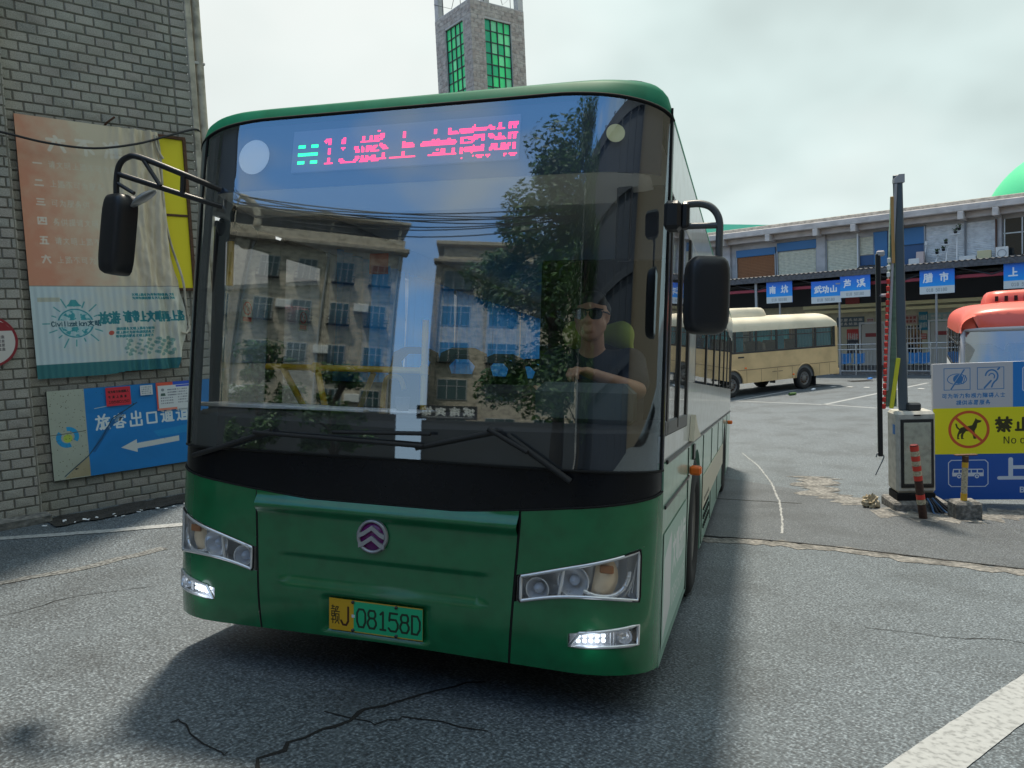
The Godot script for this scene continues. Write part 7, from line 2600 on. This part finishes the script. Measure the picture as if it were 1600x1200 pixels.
func small_things() -> void:
	var d := obj("drain_cover", bx(Vector3(0.75, 0.02, 0.5), Vector3(13.05, -0.995, -28.7), 0.004), M.gap)
	tag(d, "black rectangular drain cover in the yard near the railing", "drain cover")
	var l := Shape.new()
	l.box(Vector3(), Vector3(0.22, 0.05, 0.12), 0.02)
	tag(obj("blue_wrapper", l, M.blue_paint, null, Transform3D(Basis.from_euler(Vector3(0.2, 0.6, 0.1)), Vector3(13.7, -0.97, -29.3))), "small blue wrapper on the platform ground by the railing", "litter")
	l = Shape.new()
	l.box(Vector3(), Vector3(0.14, 0.04, 0.10), 0.015)
	tag(obj("paper_scrap", l, M.paper, null, Transform3D(Basis.from_euler(Vector3(0.1, 0.3, 0.2)), Vector3(10.3, -0.98, -26.2))), "scrap of white paper on the asphalt behind the cream minibus", "litter")
	var rn := RandomNumberGenerator.new()
	rn.seed = 31
	var lit := Shape.new()
	for k in 26:
		var t := rn.randf()
		var p := Vector3(lerpf(-4.2, -3.0, t) + rn.randf_range(-0.1, 0.1), 0, lerpf(-6.85, -7.8, t) + rn.randf_range(-0.12, 0.2))
		p.y = ground_y(p.x, p.z) + 0.018
		lit.box(p, Vector3(rn.randf_range(0.01, 0.05), 0.006, rn.randf_range(0.01, 0.03)), 0.0, Basis.from_euler(Vector3(rn.randf_range(-0.3, 0.3), rn.randf() * TAU, 0)))
	stuff(obj("litter", lit, M.paper))
	var pp := thing("dash_papers", "white sheets of paper lying along the bus dashboard behind the windscreen", "paper", bus.transform * Transform3D(Basis(), Vector3(-0.72, 1.508, -0.36)))
	for q in [[-0.18, 0.62, 0.02, 0.1], [0.28, 0.46, 0.014, -0.15], [0.62, 0.3, 0.01, 0.2]]:
		obj("sheet", bx(Vector3(q[1], q[2], 0.30), Vector3(q[0], 0.01, -0.02), 0.003), M.paper, pp, Transform3D(Basis.from_euler(Vector3(0, q[3] * 0.3, 0)), Vector3()))
	var cup := thing("dash_cup", "small grey cup standing on the dashboard right of the paper sheets", "cup", bus.transform * Transform3D(Basis(), Vector3(-0.06, 1.508, -0.32)))
	var cs := Shape.new()
	cs.lathe([Vector2(0.028, 0.0), Vector2(0.036, 0.08), Vector2(0.038, 0.085), Vector2(0.033, 0.083), Vector2(0.026, 0.01)], Transform3D(), 16)
	obj("body", cs, M.cabin_grey, cup)
	var gb := obj("green_bottle", tb([Vector3(8.9, -0.95, -24.6), Vector3(9.15, -0.95, -24.75)], 0.045, 10), M.leaf_light)
	tag(gb, "green plastic bottle on the ground under the cream minibus", "bottle")


# ---------- across the street, behind the photographer: seen in the windscreen ----------
func street_window(b: Node3D, u: float, y: float, w: float, h: float, cage: bool) -> void:
	var f := obj("window", bx(Vector3(w, h, 0.08), Vector3(u, y + h / 2, 0.01), 0.01), M.window_grey, b)
	obj("pane", bx(Vector3(w - 0.12, h - 0.12, 0.02), Vector3(u, y + h / 2, 0.05)), M.street_glass, f)
	for k in 2:
		obj("mullion", bx(Vector3(0.05, h - 0.1, 0.04), Vector3(u - w / 6 + k * w / 3, y + h / 2, 0.06)), M.window_grey, f)
	obj("transom", bx(Vector3(w - 0.1, 0.05, 0.035), Vector3(u, y + h * 0.66, 0.06)), M.window_grey, f)
	if cage:
		for q in [[Vector3(0, -0.05, 0.22), Vector3(w + 0.2, 0.05, 0.46)], [Vector3(0, 0.45, 0.43), Vector3(w + 0.2, 0.05, 0.04)], [Vector3(0, 0.2, 0.43), Vector3(w + 0.2, 0.04, 0.03)]]:
			obj("cage_rail", bx(q[1], Vector3(u, y, 0) + q[0]), M.dark_metal, f)
		for k in 6:
			obj("cage_bar", bx(Vector3(0.03, 0.5, 0.03), Vector3(u - w / 2 - 0.08 + k * (w + 0.16) / 5.0, y + 0.2, 0.43)), M.dark_metal, f)


func across_the_street() -> void:
	# long apartment block
	var b := thing("apartment_block", "cream apartment block across the street, mirrored in the windscreen left of the sky gap", "building", frame(Vector3(-29.9, 0, 20.8), Vector3(-0.643, 0, -0.766)))
	obj("wall", bx(Vector3(20, 17.5, 9), Vector3(5.7, 8.75, -4.5)), M.facade_cream, b)
	obj("cornice", bx(Vector3(20.5, 0.35, 1.0), Vector3(5.7, 17.4, 0.2), 0.04), M.facade_dark, b)
	obj("parapet", bx(Vector3(20.0, 0.9, 0.3), Vector3(5.7, 18.0, 0.05), 0.03), M.facade_cream, b)
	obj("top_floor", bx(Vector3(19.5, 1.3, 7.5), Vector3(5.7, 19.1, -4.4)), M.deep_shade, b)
	obj("roof_slab", bx(Vector3(20.4, 0.25, 8.8), Vector3(5.7, 19.9, -4.2), 0.03), M.facade_cream, b)
	for u in [-4.1, -0.2, 3.9]:
		obj("drain_pipe", tb([Vector3(u, 4.9, 0.08), Vector3(u, 17.2, 0.08)], 0.06, 8), M.window_grey, b)
	for q in [[-2.2, 6.0], [-0.4, 9.4], [1.8, 12.6], [3.6, 6.2], [-2.3, 12.7], [7.8, 9.3]]:
		obj("air_conditioner", bx(Vector3(0.8, 0.6, 0.35), Vector3(q[0], q[1], 0.2), 0.03), M.paint_white, b)
	obj("laundry_rail", tb([Vector3(-3.9, 11.6, 0.6), Vector3(-2.4, 11.6, 0.6)], 0.02, 6), M.dark_metal, b)
	for k in 6:
		obj("roof_post", bx(Vector3(0.14, 1.5, 0.14), Vector3(-4.0 + k * 3.9, 19.1, -0.5)), M.facade_cream, b)
	for fl in 5:
		for k in 9:
			var u := -3.15 + k * 2.0
			if k == 4:
				continue
			street_window(b, u, 1.8 + fl * 3.2, 1.05, 1.65, true)
	obj("shaded_shopfront", bx(Vector3(20.4, 4.9, 1.2), Vector3(5.7, 2.45, 0.5), 0.03), M.deep_shade, b)  # dark colour stands for the shade over the ground-floor shops
	obj("stair_bay", bx(Vector3(1.7, 17.3, 0.5), Vector3(4.9, 8.7, 0.2), 0.03), M.facade_dark, b)
	for fl in 5:
		street_window(b, 4.9, 2.6 + fl * 3.2, 0.9, 1.2, false)
	var ar := []
	for k in 13:
		var a := PI * k / 12.0
		ar.append(Vector3(5.2 + cos(a) * 1.3, 18.4 + sin(a) * 2.3, 0.12))
	obj("arch", tb(ar, 0.22, 8), M.facade_cream, b)
	# smaller house
	b = thing("corner_house", "cream corner house across the street, mirrored in the windscreen beside the tall tree", "building", frame(Vector3(-25.5, 0, 30.4), Vector3(-0.809, 0, -0.588)))
	obj("wall", bx(Vector3(13.4, 19.0, 9), Vector3(-3.3, 9.5, -4.5)), M.facade_cream, b)
	obj("cornice", bx(Vector3(13.8, 0.3, 1.0), Vector3(-3.3, 18.4, 0.2), 0.03), M.facade_dark, b)
	obj("roof_slab", bx(Vector3(13.8, 0.35, 9.4), Vector3(-3.3, 20.2, -4.4), 0.03), M.facade_cream, b)
	obj("attic", bx(Vector3(12.8, 1.1, 8.4), Vector3(-3.3, 19.5, -4.4)), M.facade_cream, b)
	for fl in 5:
		for k in 4:
			street_window(b, 2.0 - k * 2.9, 3.6 + fl * 3.1, 1.8, 1.7, fl % 2 == 0)
	obj("shaded_shopfront", bx(Vector3(13.8, 4.9, 1.6), Vector3(-3.3, 2.45, 0.7), 0.03), M.deep_shade, b)  # ground floor coloured dark, as if in street shade
	obj("edge_pier", bx(Vector3(0.4, 18.3, 0.25), Vector3(3.25, 9.15, 0.1), 0.02), M.facade_dark, b)
	var im := blank(512, 150, rgb(0.035, 0.035, 0.04))
	ink_text(im, "城南宾馆", Vector2(24, 16), Vector2(96, 96), 118, 7, rgb(0.7, 0.7, 0.66))
	im.fill_rect(Rect2i(30, 124, 440, 8), rgb(0.35, 0.35, 0.33))
	var s := thing("hotel_sign", "dark hotel sign reading 城南宾馆, mirrored low in the middle of the windscreen", "sign", b.transform * Transform3D(Basis(), Vector3(0.4, 5.0, 1.2)))
	card(3.5, 1.05, 0.15, print_mat("hotel_print", im, 0.6), "panel", s)
	obj("bracket", bx(Vector3(3.2, 0.08, 0.5), Vector3(1.75, 0.5, -0.24)), M.dark_metal, s)
	# brick building on the other side
	b = thing("brick_house", "brown tiled building behind the photographer, mirrored in the windscreen's curved corner", "building", frame(Vector3(17.0, -0.2, 6.0), Vector3(-0.45, 0, 0.893)))
	obj("wall", bx(Vector3(24, 17, 7), Vector3(0, 8.5, -3.5)), M.brick_brown, b)
	obj("cornice", bx(Vector3(24.4, 0.3, 0.8), Vector3(0, 17, 0), 0.03), M.facade_cream, b)
	# added dark block for a dark windscreen reflection, close behind the photographer
	b = thing("added_dark_block", "added dark navy block behind the photographer, darkening the reflection around the driver", "building", frame(Vector3(1.6, 0, 14.0), Vector3(-1, 0, 0.06)))
	obj("wall", bx(Vector3(19.5, 14.4, 6), Vector3(0, 7.2, -3.0)), M.added_block_navy, b)
	for k in 8:
		obj("pier", bx(Vector3(0.3, 14.4, 0.3), Vector3(-9.4 + k * 2.65, 7.2, 0.1), 0.02), M.added_block_pier, b)
	for fl in 4:
		obj("floor_band", bx(Vector3(19.3, 0.35, 0.16), Vector3(0, 3.6 + fl * 3.4, 0.07), 0.01), M.added_block_pier, b)
	# trees
	tree("street_tree", "tall dark leafy tree across the street, mirrored in the middle of the windscreen", Vector3(-10.2, 0.1, 13.6), 15.0, 2.7, 3.6, 5, 22000)
	tree("street_tree", "added broad dark leafy tree, darkening the windscreen reflection in front of the driver", Vector3(-5.9, 0.1, 11.2), 14.5, 3.6, 2.6, 8, 24000)  # added tree, keeps the reflection dark before the driver
	tree("street_tree", "small leafy tree mirrored low in the windscreen left of the yellow rail's brace", Vector3(-20.3, 0.1, 10.5), 6.4, 1.5, 2.0, 6, 3500)
	tree("street_tree", "small leafy tree mirrored low in the windscreen behind the rail's middle brace", Vector3(-18.6, 0.1, 12.4), 5.6, 1.3, 1.8, 7, 3000)
	# overhead cables
	for k in 8:
		var a := Vector3(-15.5, 9.4 + 0.12 * k, 2.6 + 0.1 * k)
		var c := Vector3(-6.2, 9.6 + 0.10 * ((k * 3) % 7), 10.4)
		var pts := []
		for i in 17:
			var t := i / 16.0
			pts.append(a.lerp(c, t) - Vector3(0, (0.5 + 0.13 * ((k * 5) % 8)) * 4.0 * t * (1.0 - t), 0))
		var cb := obj("overhead_cable", tb(pts, 0.02, 6), M.cable)
		tag(cb, "black overhead cable in the sagging bundle mirrored across the top of the windscreen", "cable", "overhead cables over the street")
	for q in [[Vector3(-15.5, 0, 2.6), 10.6], [Vector3(-6.2, 0, 10.4), 10.8]]:
		var p := thing("utility_pole", "concrete utility pole at the %s end of the overhead cables, behind the photographer" % ("far left" if q[0].x < -10 else "tree"), "pole", Transform3D(Basis(), q[0]))
		obj("shaft", tb([Vector3(), Vector3(0, q[1], 0)], 0.16, 14), M.plaster_grey, p)
		obj("cross_arm", bx(Vector3(1.4, 0.1, 0.1), Vector3(0, q[1] - 0.6, 0)), M.dark_metal, p)


func tree(called: String, label: String, at: Vector3, height: float, radius: float, clear: float, sd: int, n: int) -> void:
	var t := thing(called, label, "tree", Transform3D(Basis(), at))
	var rn := RandomNumberGenerator.new()
	rn.seed = sd
	var tr := []
	for i in 9:
		var y := height * 0.8 * i / 8.0
		tr.append(Vector3(0.12 * sin(y * 0.8 + sd), y, 0.12 * cos(y * 0.7 + sd)))
	var sh := Shape.new()
	sh.tube(tr, height * 0.02, 10, 0.04)
	obj("trunk", sh, M.bark, t)
	var clumps := []
	for k in int(18 + height * 2):
		var y := rn.randf_range(clear, height)
		var f := (y - clear) / (height - clear)
		var r := radius * sqrt(maxf(0.05, 1.0 - pow(f * 1.7 - 0.7, 2.0))) * rn.randf_range(0.35, 1.0)
		var a := rn.randf() * TAU
		clumps.append([Vector3(cos(a) * r, y, sin(a) * r), rn.randf_range(0.28, 0.5) * radius * 0.8])
	for k in 9:
		var c: Vector3 = clumps[k * 2][0]
		var y0 := clampf(c.y - 1.2, clear * 0.8, height * 0.7)
		var b := Shape.new()
		b.tube([Vector3(0.1 * sin(y0), y0, 0), Vector3(c.x * 0.5, (y0 + c.y) * 0.5, c.z * 0.5), c], 0.07, 6, 0.015)
		obj("limb", b, M.bark, t)
	var sa := Shape.new()
	var sb := Shape.new()
	for i in n:
		var c: Array = clumps[rn.randi() % clumps.size()]
		var cr: float = c[1]
		var cc: Vector3 = c[0]
		var d := Vector3(rn.randfn(), rn.randfn() * 0.8, rn.randfn()).normalized() * pow(rn.randf(), 0.4) * cr
		var p := cc + d
		var nrm := (d.normalized() + Vector3(rn.randf_range(-1, 1), rn.randf_range(-0.3, 1.2), rn.randf_range(-1, 1))).normalized()
		var u := nrm.cross(Vector3(rn.randf_range(-1, 1), rn.randf_range(-1, 1), rn.randf_range(-1, 1))).normalized()
		var v := nrm.cross(u)
		var l := rn.randf_range(0.07, 0.14)
		var s := sb if rn.randf() < 0.25 else sa
		s.quad(p - u * l, p - v * l * 0.45, p + u * l, p + v * l * 0.45, nrm)
	stuff(obj("crown", sa, M.leaf_dark, t))
	stuff(obj("crown", sb, M.leaf_light, t))


# ---------- the driver ----------
func surface_net(bones: Array, cell: float, k: float) -> Shape:
	# bones: [from, to, radius from, radius to, flatten z] joined by a smooth minimum, meshed as surface nets
	var lo := Vector3.ONE * 1e9
	var hi := -lo
	for b in bones:
		var r: float = maxf(b[2], b[3]) + k + cell * 2.0
		lo = lo.min(b[0].min(b[1]) - Vector3.ONE * r)
		hi = hi.max(b[0].max(b[1]) + Vector3.ONE * r)
	var n := Vector3i(((hi - lo) / cell).ceil()) + Vector3i.ONE
	var f := PackedFloat32Array()
	f.resize(n.x * n.y * n.z)
	f.fill(1.0)
	for b in bones:
		var r: float = maxf(b[2], b[3]) + k + cell * 1.5
		var a0 := Vector3i(((b[0].min(b[1]) - Vector3.ONE * r - lo) / cell).floor()).max(Vector3i())
		var a1 := Vector3i(((b[0].max(b[1]) + Vector3.ONE * r - lo) / cell).ceil()).min(n - Vector3i.ONE)
		var p0: Vector3 = b[0]
		var ab: Vector3 = b[1] - b[0]
		var l2 := maxf(ab.length_squared(), 1e-9)
		var sc: Vector3 = b[4] if b.size() > 4 else Vector3.ONE
		for z in range(a0.z, a1.z + 1):
			for y in range(a0.y, a1.y + 1):
				var idx := (z * n.y + y) * n.x
				for x in range(a0.x, a1.x + 1):
					var p := lo + Vector3(x, y, z) * cell - p0
					var t := clampf(p.dot(ab) / l2, 0.0, 1.0)
					var d := ((p - ab * t) / sc).length() - lerpf(b[2], b[3], t)
					var e := f[idx + x]
					var h := maxf(k - absf(d - e), 0.0) / k
					f[idx + x] = minf(d, e) - h * h * k * 0.25
	var vert := {}
	var pts := PackedVector3Array()
	for z in n.z - 1:
		for y in n.y - 1:
			for x in n.x - 1:
				var i0 := (z * n.y + y) * n.x + x
				var c := [f[i0], f[i0 + 1], f[i0 + n.x], f[i0 + n.x + 1], f[i0 + n.x * n.y], f[i0 + n.x * n.y + 1], f[i0 + n.x * n.y + n.x], f[i0 + n.x * n.y + n.x + 1]]
				var neg := 0
				for q in c:
					if q < 0.0:
						neg += 1
				if neg == 0 or neg == 8:
					continue
				var sum := Vector3()
				var m := 0
				for e in [[0, 1], [2, 3], [4, 5], [6, 7], [0, 2], [1, 3], [4, 6], [5, 7], [0, 4], [1, 5], [2, 6], [3, 7]]:
					var u: float = c[e[0]]
					var v: float = c[e[1]]
					if (u < 0.0) != (v < 0.0):
						var t := u / (u - v)
						var pa := Vector3(e[0] & 1, (e[0] >> 1) & 1, e[0] >> 2)
						var pb := Vector3(e[1] & 1, (e[1] >> 1) & 1, e[1] >> 2)
						sum += pa.lerp(pb, t)
						m += 1
				vert[i0] = pts.size()
				pts.append(lo + (Vector3(x, y, z) + sum / m) * cell)
	var s := Shape.new()
	s.smooth(4)
	for i0 in vert:
		var x: int = i0 % n.x
		var y: int = (i0 / n.x) % n.y
		var z: int = i0 / (n.x * n.y)
		for ax in 3:
			var st: int = [1, n.x, n.x * n.y][ax]
			var s1: int = [n.x, n.x * n.y, 1][ax]
			var s2: int = [n.x * n.y, 1, n.x][ax]
			if (f[i0] < 0.0) == (f[i0 + st] < 0.0):
				continue
			var a = vert.get(i0)
			var b = vert.get(i0 - s1)
			var c = vert.get(i0 - s1 - s2)
			var d = vert.get(i0 - s2)
			if a == null or b == null or c == null or d == null:
				continue
			var dir := Vector3()
			dir[ax] = 1.0 if f[i0] < 0.0 else -1.0
			s.quad(pts[a], pts[b], pts[c], pts[d], dir)
	s.smooth(-1)
	return s


func driver() -> void:
	var o := Vector3(0.74, 0.79, -1.10)
	var p := thing("driver", "person in sunglasses and a dark blue T-shirt leaning over the bus steering wheel", "person", bus.transform * Transform3D(Basis(), o))
	var V := func(x: float, y: float, z: float) -> Vector3: return Vector3(x, y, z) - o
	# skin: neck, forearms and hands in one coarse grid, head in a fine one
	var neck := V.call(0.775, 1.87, -0.90) as Vector3
	var hc := V.call(0.785, 2.035, -0.80) as Vector3
	var elbow_a := V.call(1.045, 1.66, -0.72) as Vector3
	var wrist_a := V.call(0.875, 1.728, -0.50) as Vector3
	var elbow_b := V.call(0.49, 1.585, -0.86) as Vector3
	var wrist_b := V.call(0.555, 1.635, -0.66) as Vector3
	var body := Shape.new()
	var head := [
		[hc + Vector3(0, 0.045, -0.015), hc + Vector3(0, 0.04, -0.03), 0.082, 0.085],
		[hc + Vector3(0, 0.015, 0.01), hc + Vector3(0, -0.03, 0.02), 0.072, 0.068],
		[hc + Vector3(0, -0.055, 0.028), hc + Vector3(0, -0.085, 0.040), 0.056, 0.036],
		[hc + Vector3(-0.045, -0.045, 0.015), hc + Vector3(-0.02, -0.085, 0.03), 0.036, 0.032],
		[hc + Vector3(0.045, -0.045, 0.015), hc + Vector3(0.02, -0.085, 0.03), 0.036, 0.032],
		[hc + Vector3(0, 0.012, 0.088), hc + Vector3(0, -0.022, 0.104), 0.009, 0.014],
		[hc + Vector3(-0.016, -0.026, 0.092), hc + Vector3(0.016, -0.026, 0.092), 0.011, 0.011],
		[hc + Vector3(-0.034, 0.028, 0.078), hc + Vector3(0.034, 0.028, 0.078), 0.012, 0.012],
		[hc + Vector3(-0.040, -0.01, 0.066), hc + Vector3(-0.036, -0.02, 0.066), 0.022, 0.022],
		[hc + Vector3(0.040, -0.01, 0.066), hc + Vector3(0.036, -0.02, 0.066), 0.022, 0.022],
		[hc + Vector3(-0.018, -0.055, 0.085), hc + Vector3(0.018, -0.055, 0.085), 0.0075, 0.0075],
		[hc + Vector3(-0.015, -0.071, 0.083), hc + Vector3(0.015, -0.071, 0.083), 0.0085, 0.0085],
		[hc + Vector3(-0.083, 0.015, -0.01), hc + Vector3(-0.082, -0.015, -0.005), 0.014, 0.011],
		[hc + Vector3(0.083, 0.015, -0.01), hc + Vector3(0.082, -0.015, -0.005), 0.014, 0.011],
		[hc + Vector3(0, -0.05, -0.03), neck + Vector3(0, -0.03, 0), 0.058, 0.066],
		[neck + Vector3(-0.04, -0.045, 0.0), neck + Vector3(0.04, -0.045, 0.0), 0.055, 0.055],
	]
	var arms := [[elbow_a, wrist_a, 0.046, 0.030], [elbow_b, wrist_b, 0.044, 0.029]]
	var sh := surface_net(head + [], 0.0055, 0.022)
	var body_mesh := sh.done()
	var all := SurfaceTool.new()
	all.begin(Mesh.PRIMITIVE_TRIANGLES)
	all.append_from(body_mesh, 0, Transform3D())
	for side in 2:
		var w: Vector3 = wrist_a if side == 0 else wrist_b
		var e: Vector3 = elbow_a if side == 0 else elbow_b
		var d := (w - e).normalized()
		var up := Vector3(0, 1, 0.1)
		up = (up - d * up.dot(d)).normalized()
		var acr := d.cross(up).normalized() * (1.0 if side == 0 else -1.0)
		var palm := w + d * 0.055
		var bones := [[e, w, 0.047, 0.029], [w, palm, 0.028, 0.026], [palm - acr * 0.022, w + d * 0.10 - acr * 0.03, 0.020, 0.014], [palm + acr * 0.022, w + d * 0.10 + acr * 0.03, 0.020, 0.014]]
		for q in 4:
			var base := w + d * 0.10 + acr * (0.030 - q * 0.020)
			var len: float = [0.040, 0.046, 0.043, 0.034][q]
			var k1 := base + (d * 0.85 - up * 0.35).normalized() * len
			var k2 := k1 + (d * 0.25 - up).normalized() * len * 0.65
			var k3 := k2 + (-d * 0.55 - up * 0.7).normalized() * len * 0.5
			bones.append([base, k1, 0.0098, 0.0092])
			bones.append([k1, k2, 0.0090, 0.0084])
			bones.append([k2, k3, 0.0082, 0.0075])
		var tb0 := w + d * 0.03 + acr * 0.028
		bones.append([tb0, tb0 + (d * 0.5 + acr * 0.6).normalized() * 0.045, 0.013, 0.011])
		bones.append([tb0 + (d * 0.5 + acr * 0.6).normalized() * 0.045, tb0 + (d * 0.5 + acr * 0.6).normalized() * 0.045 + (d - up * 0.3).normalized() * 0.035, 0.011, 0.009])
		all.append_from(surface_net(bones, 0.0055, 0.008).done(), 0, Transform3D())
	obj("body", all.commit(), M.skin, p)
	# shirt with short sleeves
	var sl := V.call(0.985, 1.80, -0.90) as Vector3
	var sr := V.call(0.565, 1.80, -0.92) as Vector3
	var chest := V.call(0.765, 1.66, -0.98) as Vector3
	var hips := V.call(0.75, 1.27, -1.18) as Vector3
	var shirt := surface_net([
		[chest + Vector3(-0.07, 0.05, 0), chest + Vector3(0.07, 0.05, 0), 0.135, 0.135], [chest, hips + Vector3(0, 0.1, 0), 0.16, 0.165], [chest + Vector3(-0.06, -0.1, 0), hips + Vector3(-0.05, 0.05, 0), 0.13, 0.13], [chest + Vector3(0.06, -0.1, 0), hips + Vector3(0.05, 0.05, 0), 0.13, 0.13],
		[sr + Vector3(0.03, 0, 0), sl - Vector3(0.03, 0, 0), 0.072, 0.072], [sl, sl.lerp(elbow_a, 0.72), 0.078, 0.072], [sr, sr.lerp(elbow_b, 0.72), 0.078, 0.070], [neck + Vector3(-0.05, -0.075, -0.01), neck + Vector3(0.05, -0.075, -0.01), 0.062, 0.062]], 0.012, 0.05)
	obj("shirt", shirt, M.shirt_navy, p)
	obj("trousers", surface_net([[hips, V.call(0.62, 1.22, -0.78), 0.13, 0.09], [hips, V.call(0.88, 1.22, -0.78), 0.13, 0.09], [V.call(0.62, 1.22, -0.78), V.call(0.63, 0.86, -0.70), 0.085, 0.06], [V.call(0.88, 1.22, -0.78), V.call(0.88, 0.86, -0.70), 0.085, 0.06]], 0.02, 0.04), M.trousers, p)
	letters("AN OUTSTAR", 0.022, M.shirt_print, "shirt_lettering", p, Transform3D(Basis.from_euler(Vector3(-0.25, 0, 0)), chest + Vector3(-0.085, 0.03, 0.150)))
	# cropped hair, a thin shell over the crown and sides
	obj("hair", surface_net([[hc + Vector3(0, 0.058, -0.022), hc + Vector3(0, 0.048, -0.045), 0.080, 0.086], [hc + Vector3(-0.02, 0.085, 0.012), hc + Vector3(0.02, 0.085, 0.012), 0.052, 0.052], [hc + Vector3(-0.050, 0.040, -0.035), hc + Vector3(0.050, 0.040, -0.035), 0.044, 0.044], [hc + Vector3(0, -0.01, -0.07), hc + Vector3(0, 0.03, -0.06), 0.06, 0.07]], 0.0055, 0.02), M.hair, p)
	# sunglasses
	var g := Node3D.new()
	g.name = "sunglasses"
	p.add_child(g, true)
	for s in [-1.0, 1.0]:
		var rows := []
		for j in 9:
			var t := j / 8.0
			var row := []
			for i in 13:
				var u := (i - 6) / 6.0
				var hh := 0.027 * pow(maxf(0.0, 1.0 - pow(absf(u), 3.2)), 0.5)
				row.append(hc + Vector3(s * 0.040 + u * 0.037, 0.012 + lerpf(hh * 0.85, -hh * 1.1, t), 0.104 - 0.35 * pow(absf(s * 0.040 + u * 0.037), 1.5)))
			rows.append(row)
		var ls := Shape.new()
		ls.grid(rows, Vector3.BACK)
		obj("lens", ls, M.lens_black, g)
		obj("temple", tb([hc + Vector3(s * 0.075, 0.022, 0.088), hc + Vector3(s * 0.092, 0.022, 0.05), hc + Vector3(s * 0.093, 0.018, -0.02)], 0.0045, 6), M.trim_black, g)
	obj("brow_bar", tb([hc + Vector3(-0.078, 0.032, 0.092), hc + Vector3(-0.04, 0.038, 0.104), hc + Vector3(0, 0.028, 0.109), hc + Vector3(0.04, 0.038, 0.104), hc + Vector3(0.078, 0.032, 0.092)], 0.005, 6), M.trim_black, g)
	obj("mouth", bx(Vector3(0.032, 0.006, 0.006), hc + Vector3(0.0, -0.063, 0.090), 0.002), M.mouth_dark, p)
	# lime cushion behind the head
	var cu := thing("headrest_cushion", "lime green cushion on the driver's headrest, showing on both sides of the head", "cushion", bus.transform * Transform3D(Basis(), Vector3(0.76, 1.97, -1.12)))
	for s in [-1.0, 1.0]:
		var c := surface_net([[Vector3(s * 0.03, 0, 0), Vector3(s * 0.13, 0.0, 0.01), 0.05, 0.075], [Vector3(s * 0.12, 0, 0.0), Vector3(s * (0.13 if s < 0 else 0.20), -0.03 if s < 0 else -0.10, 0.0), 0.06, 0.05 if s < 0 else 0.012]], 0.012, 0.03)
		obj("lobe", c, M.lime, cu)
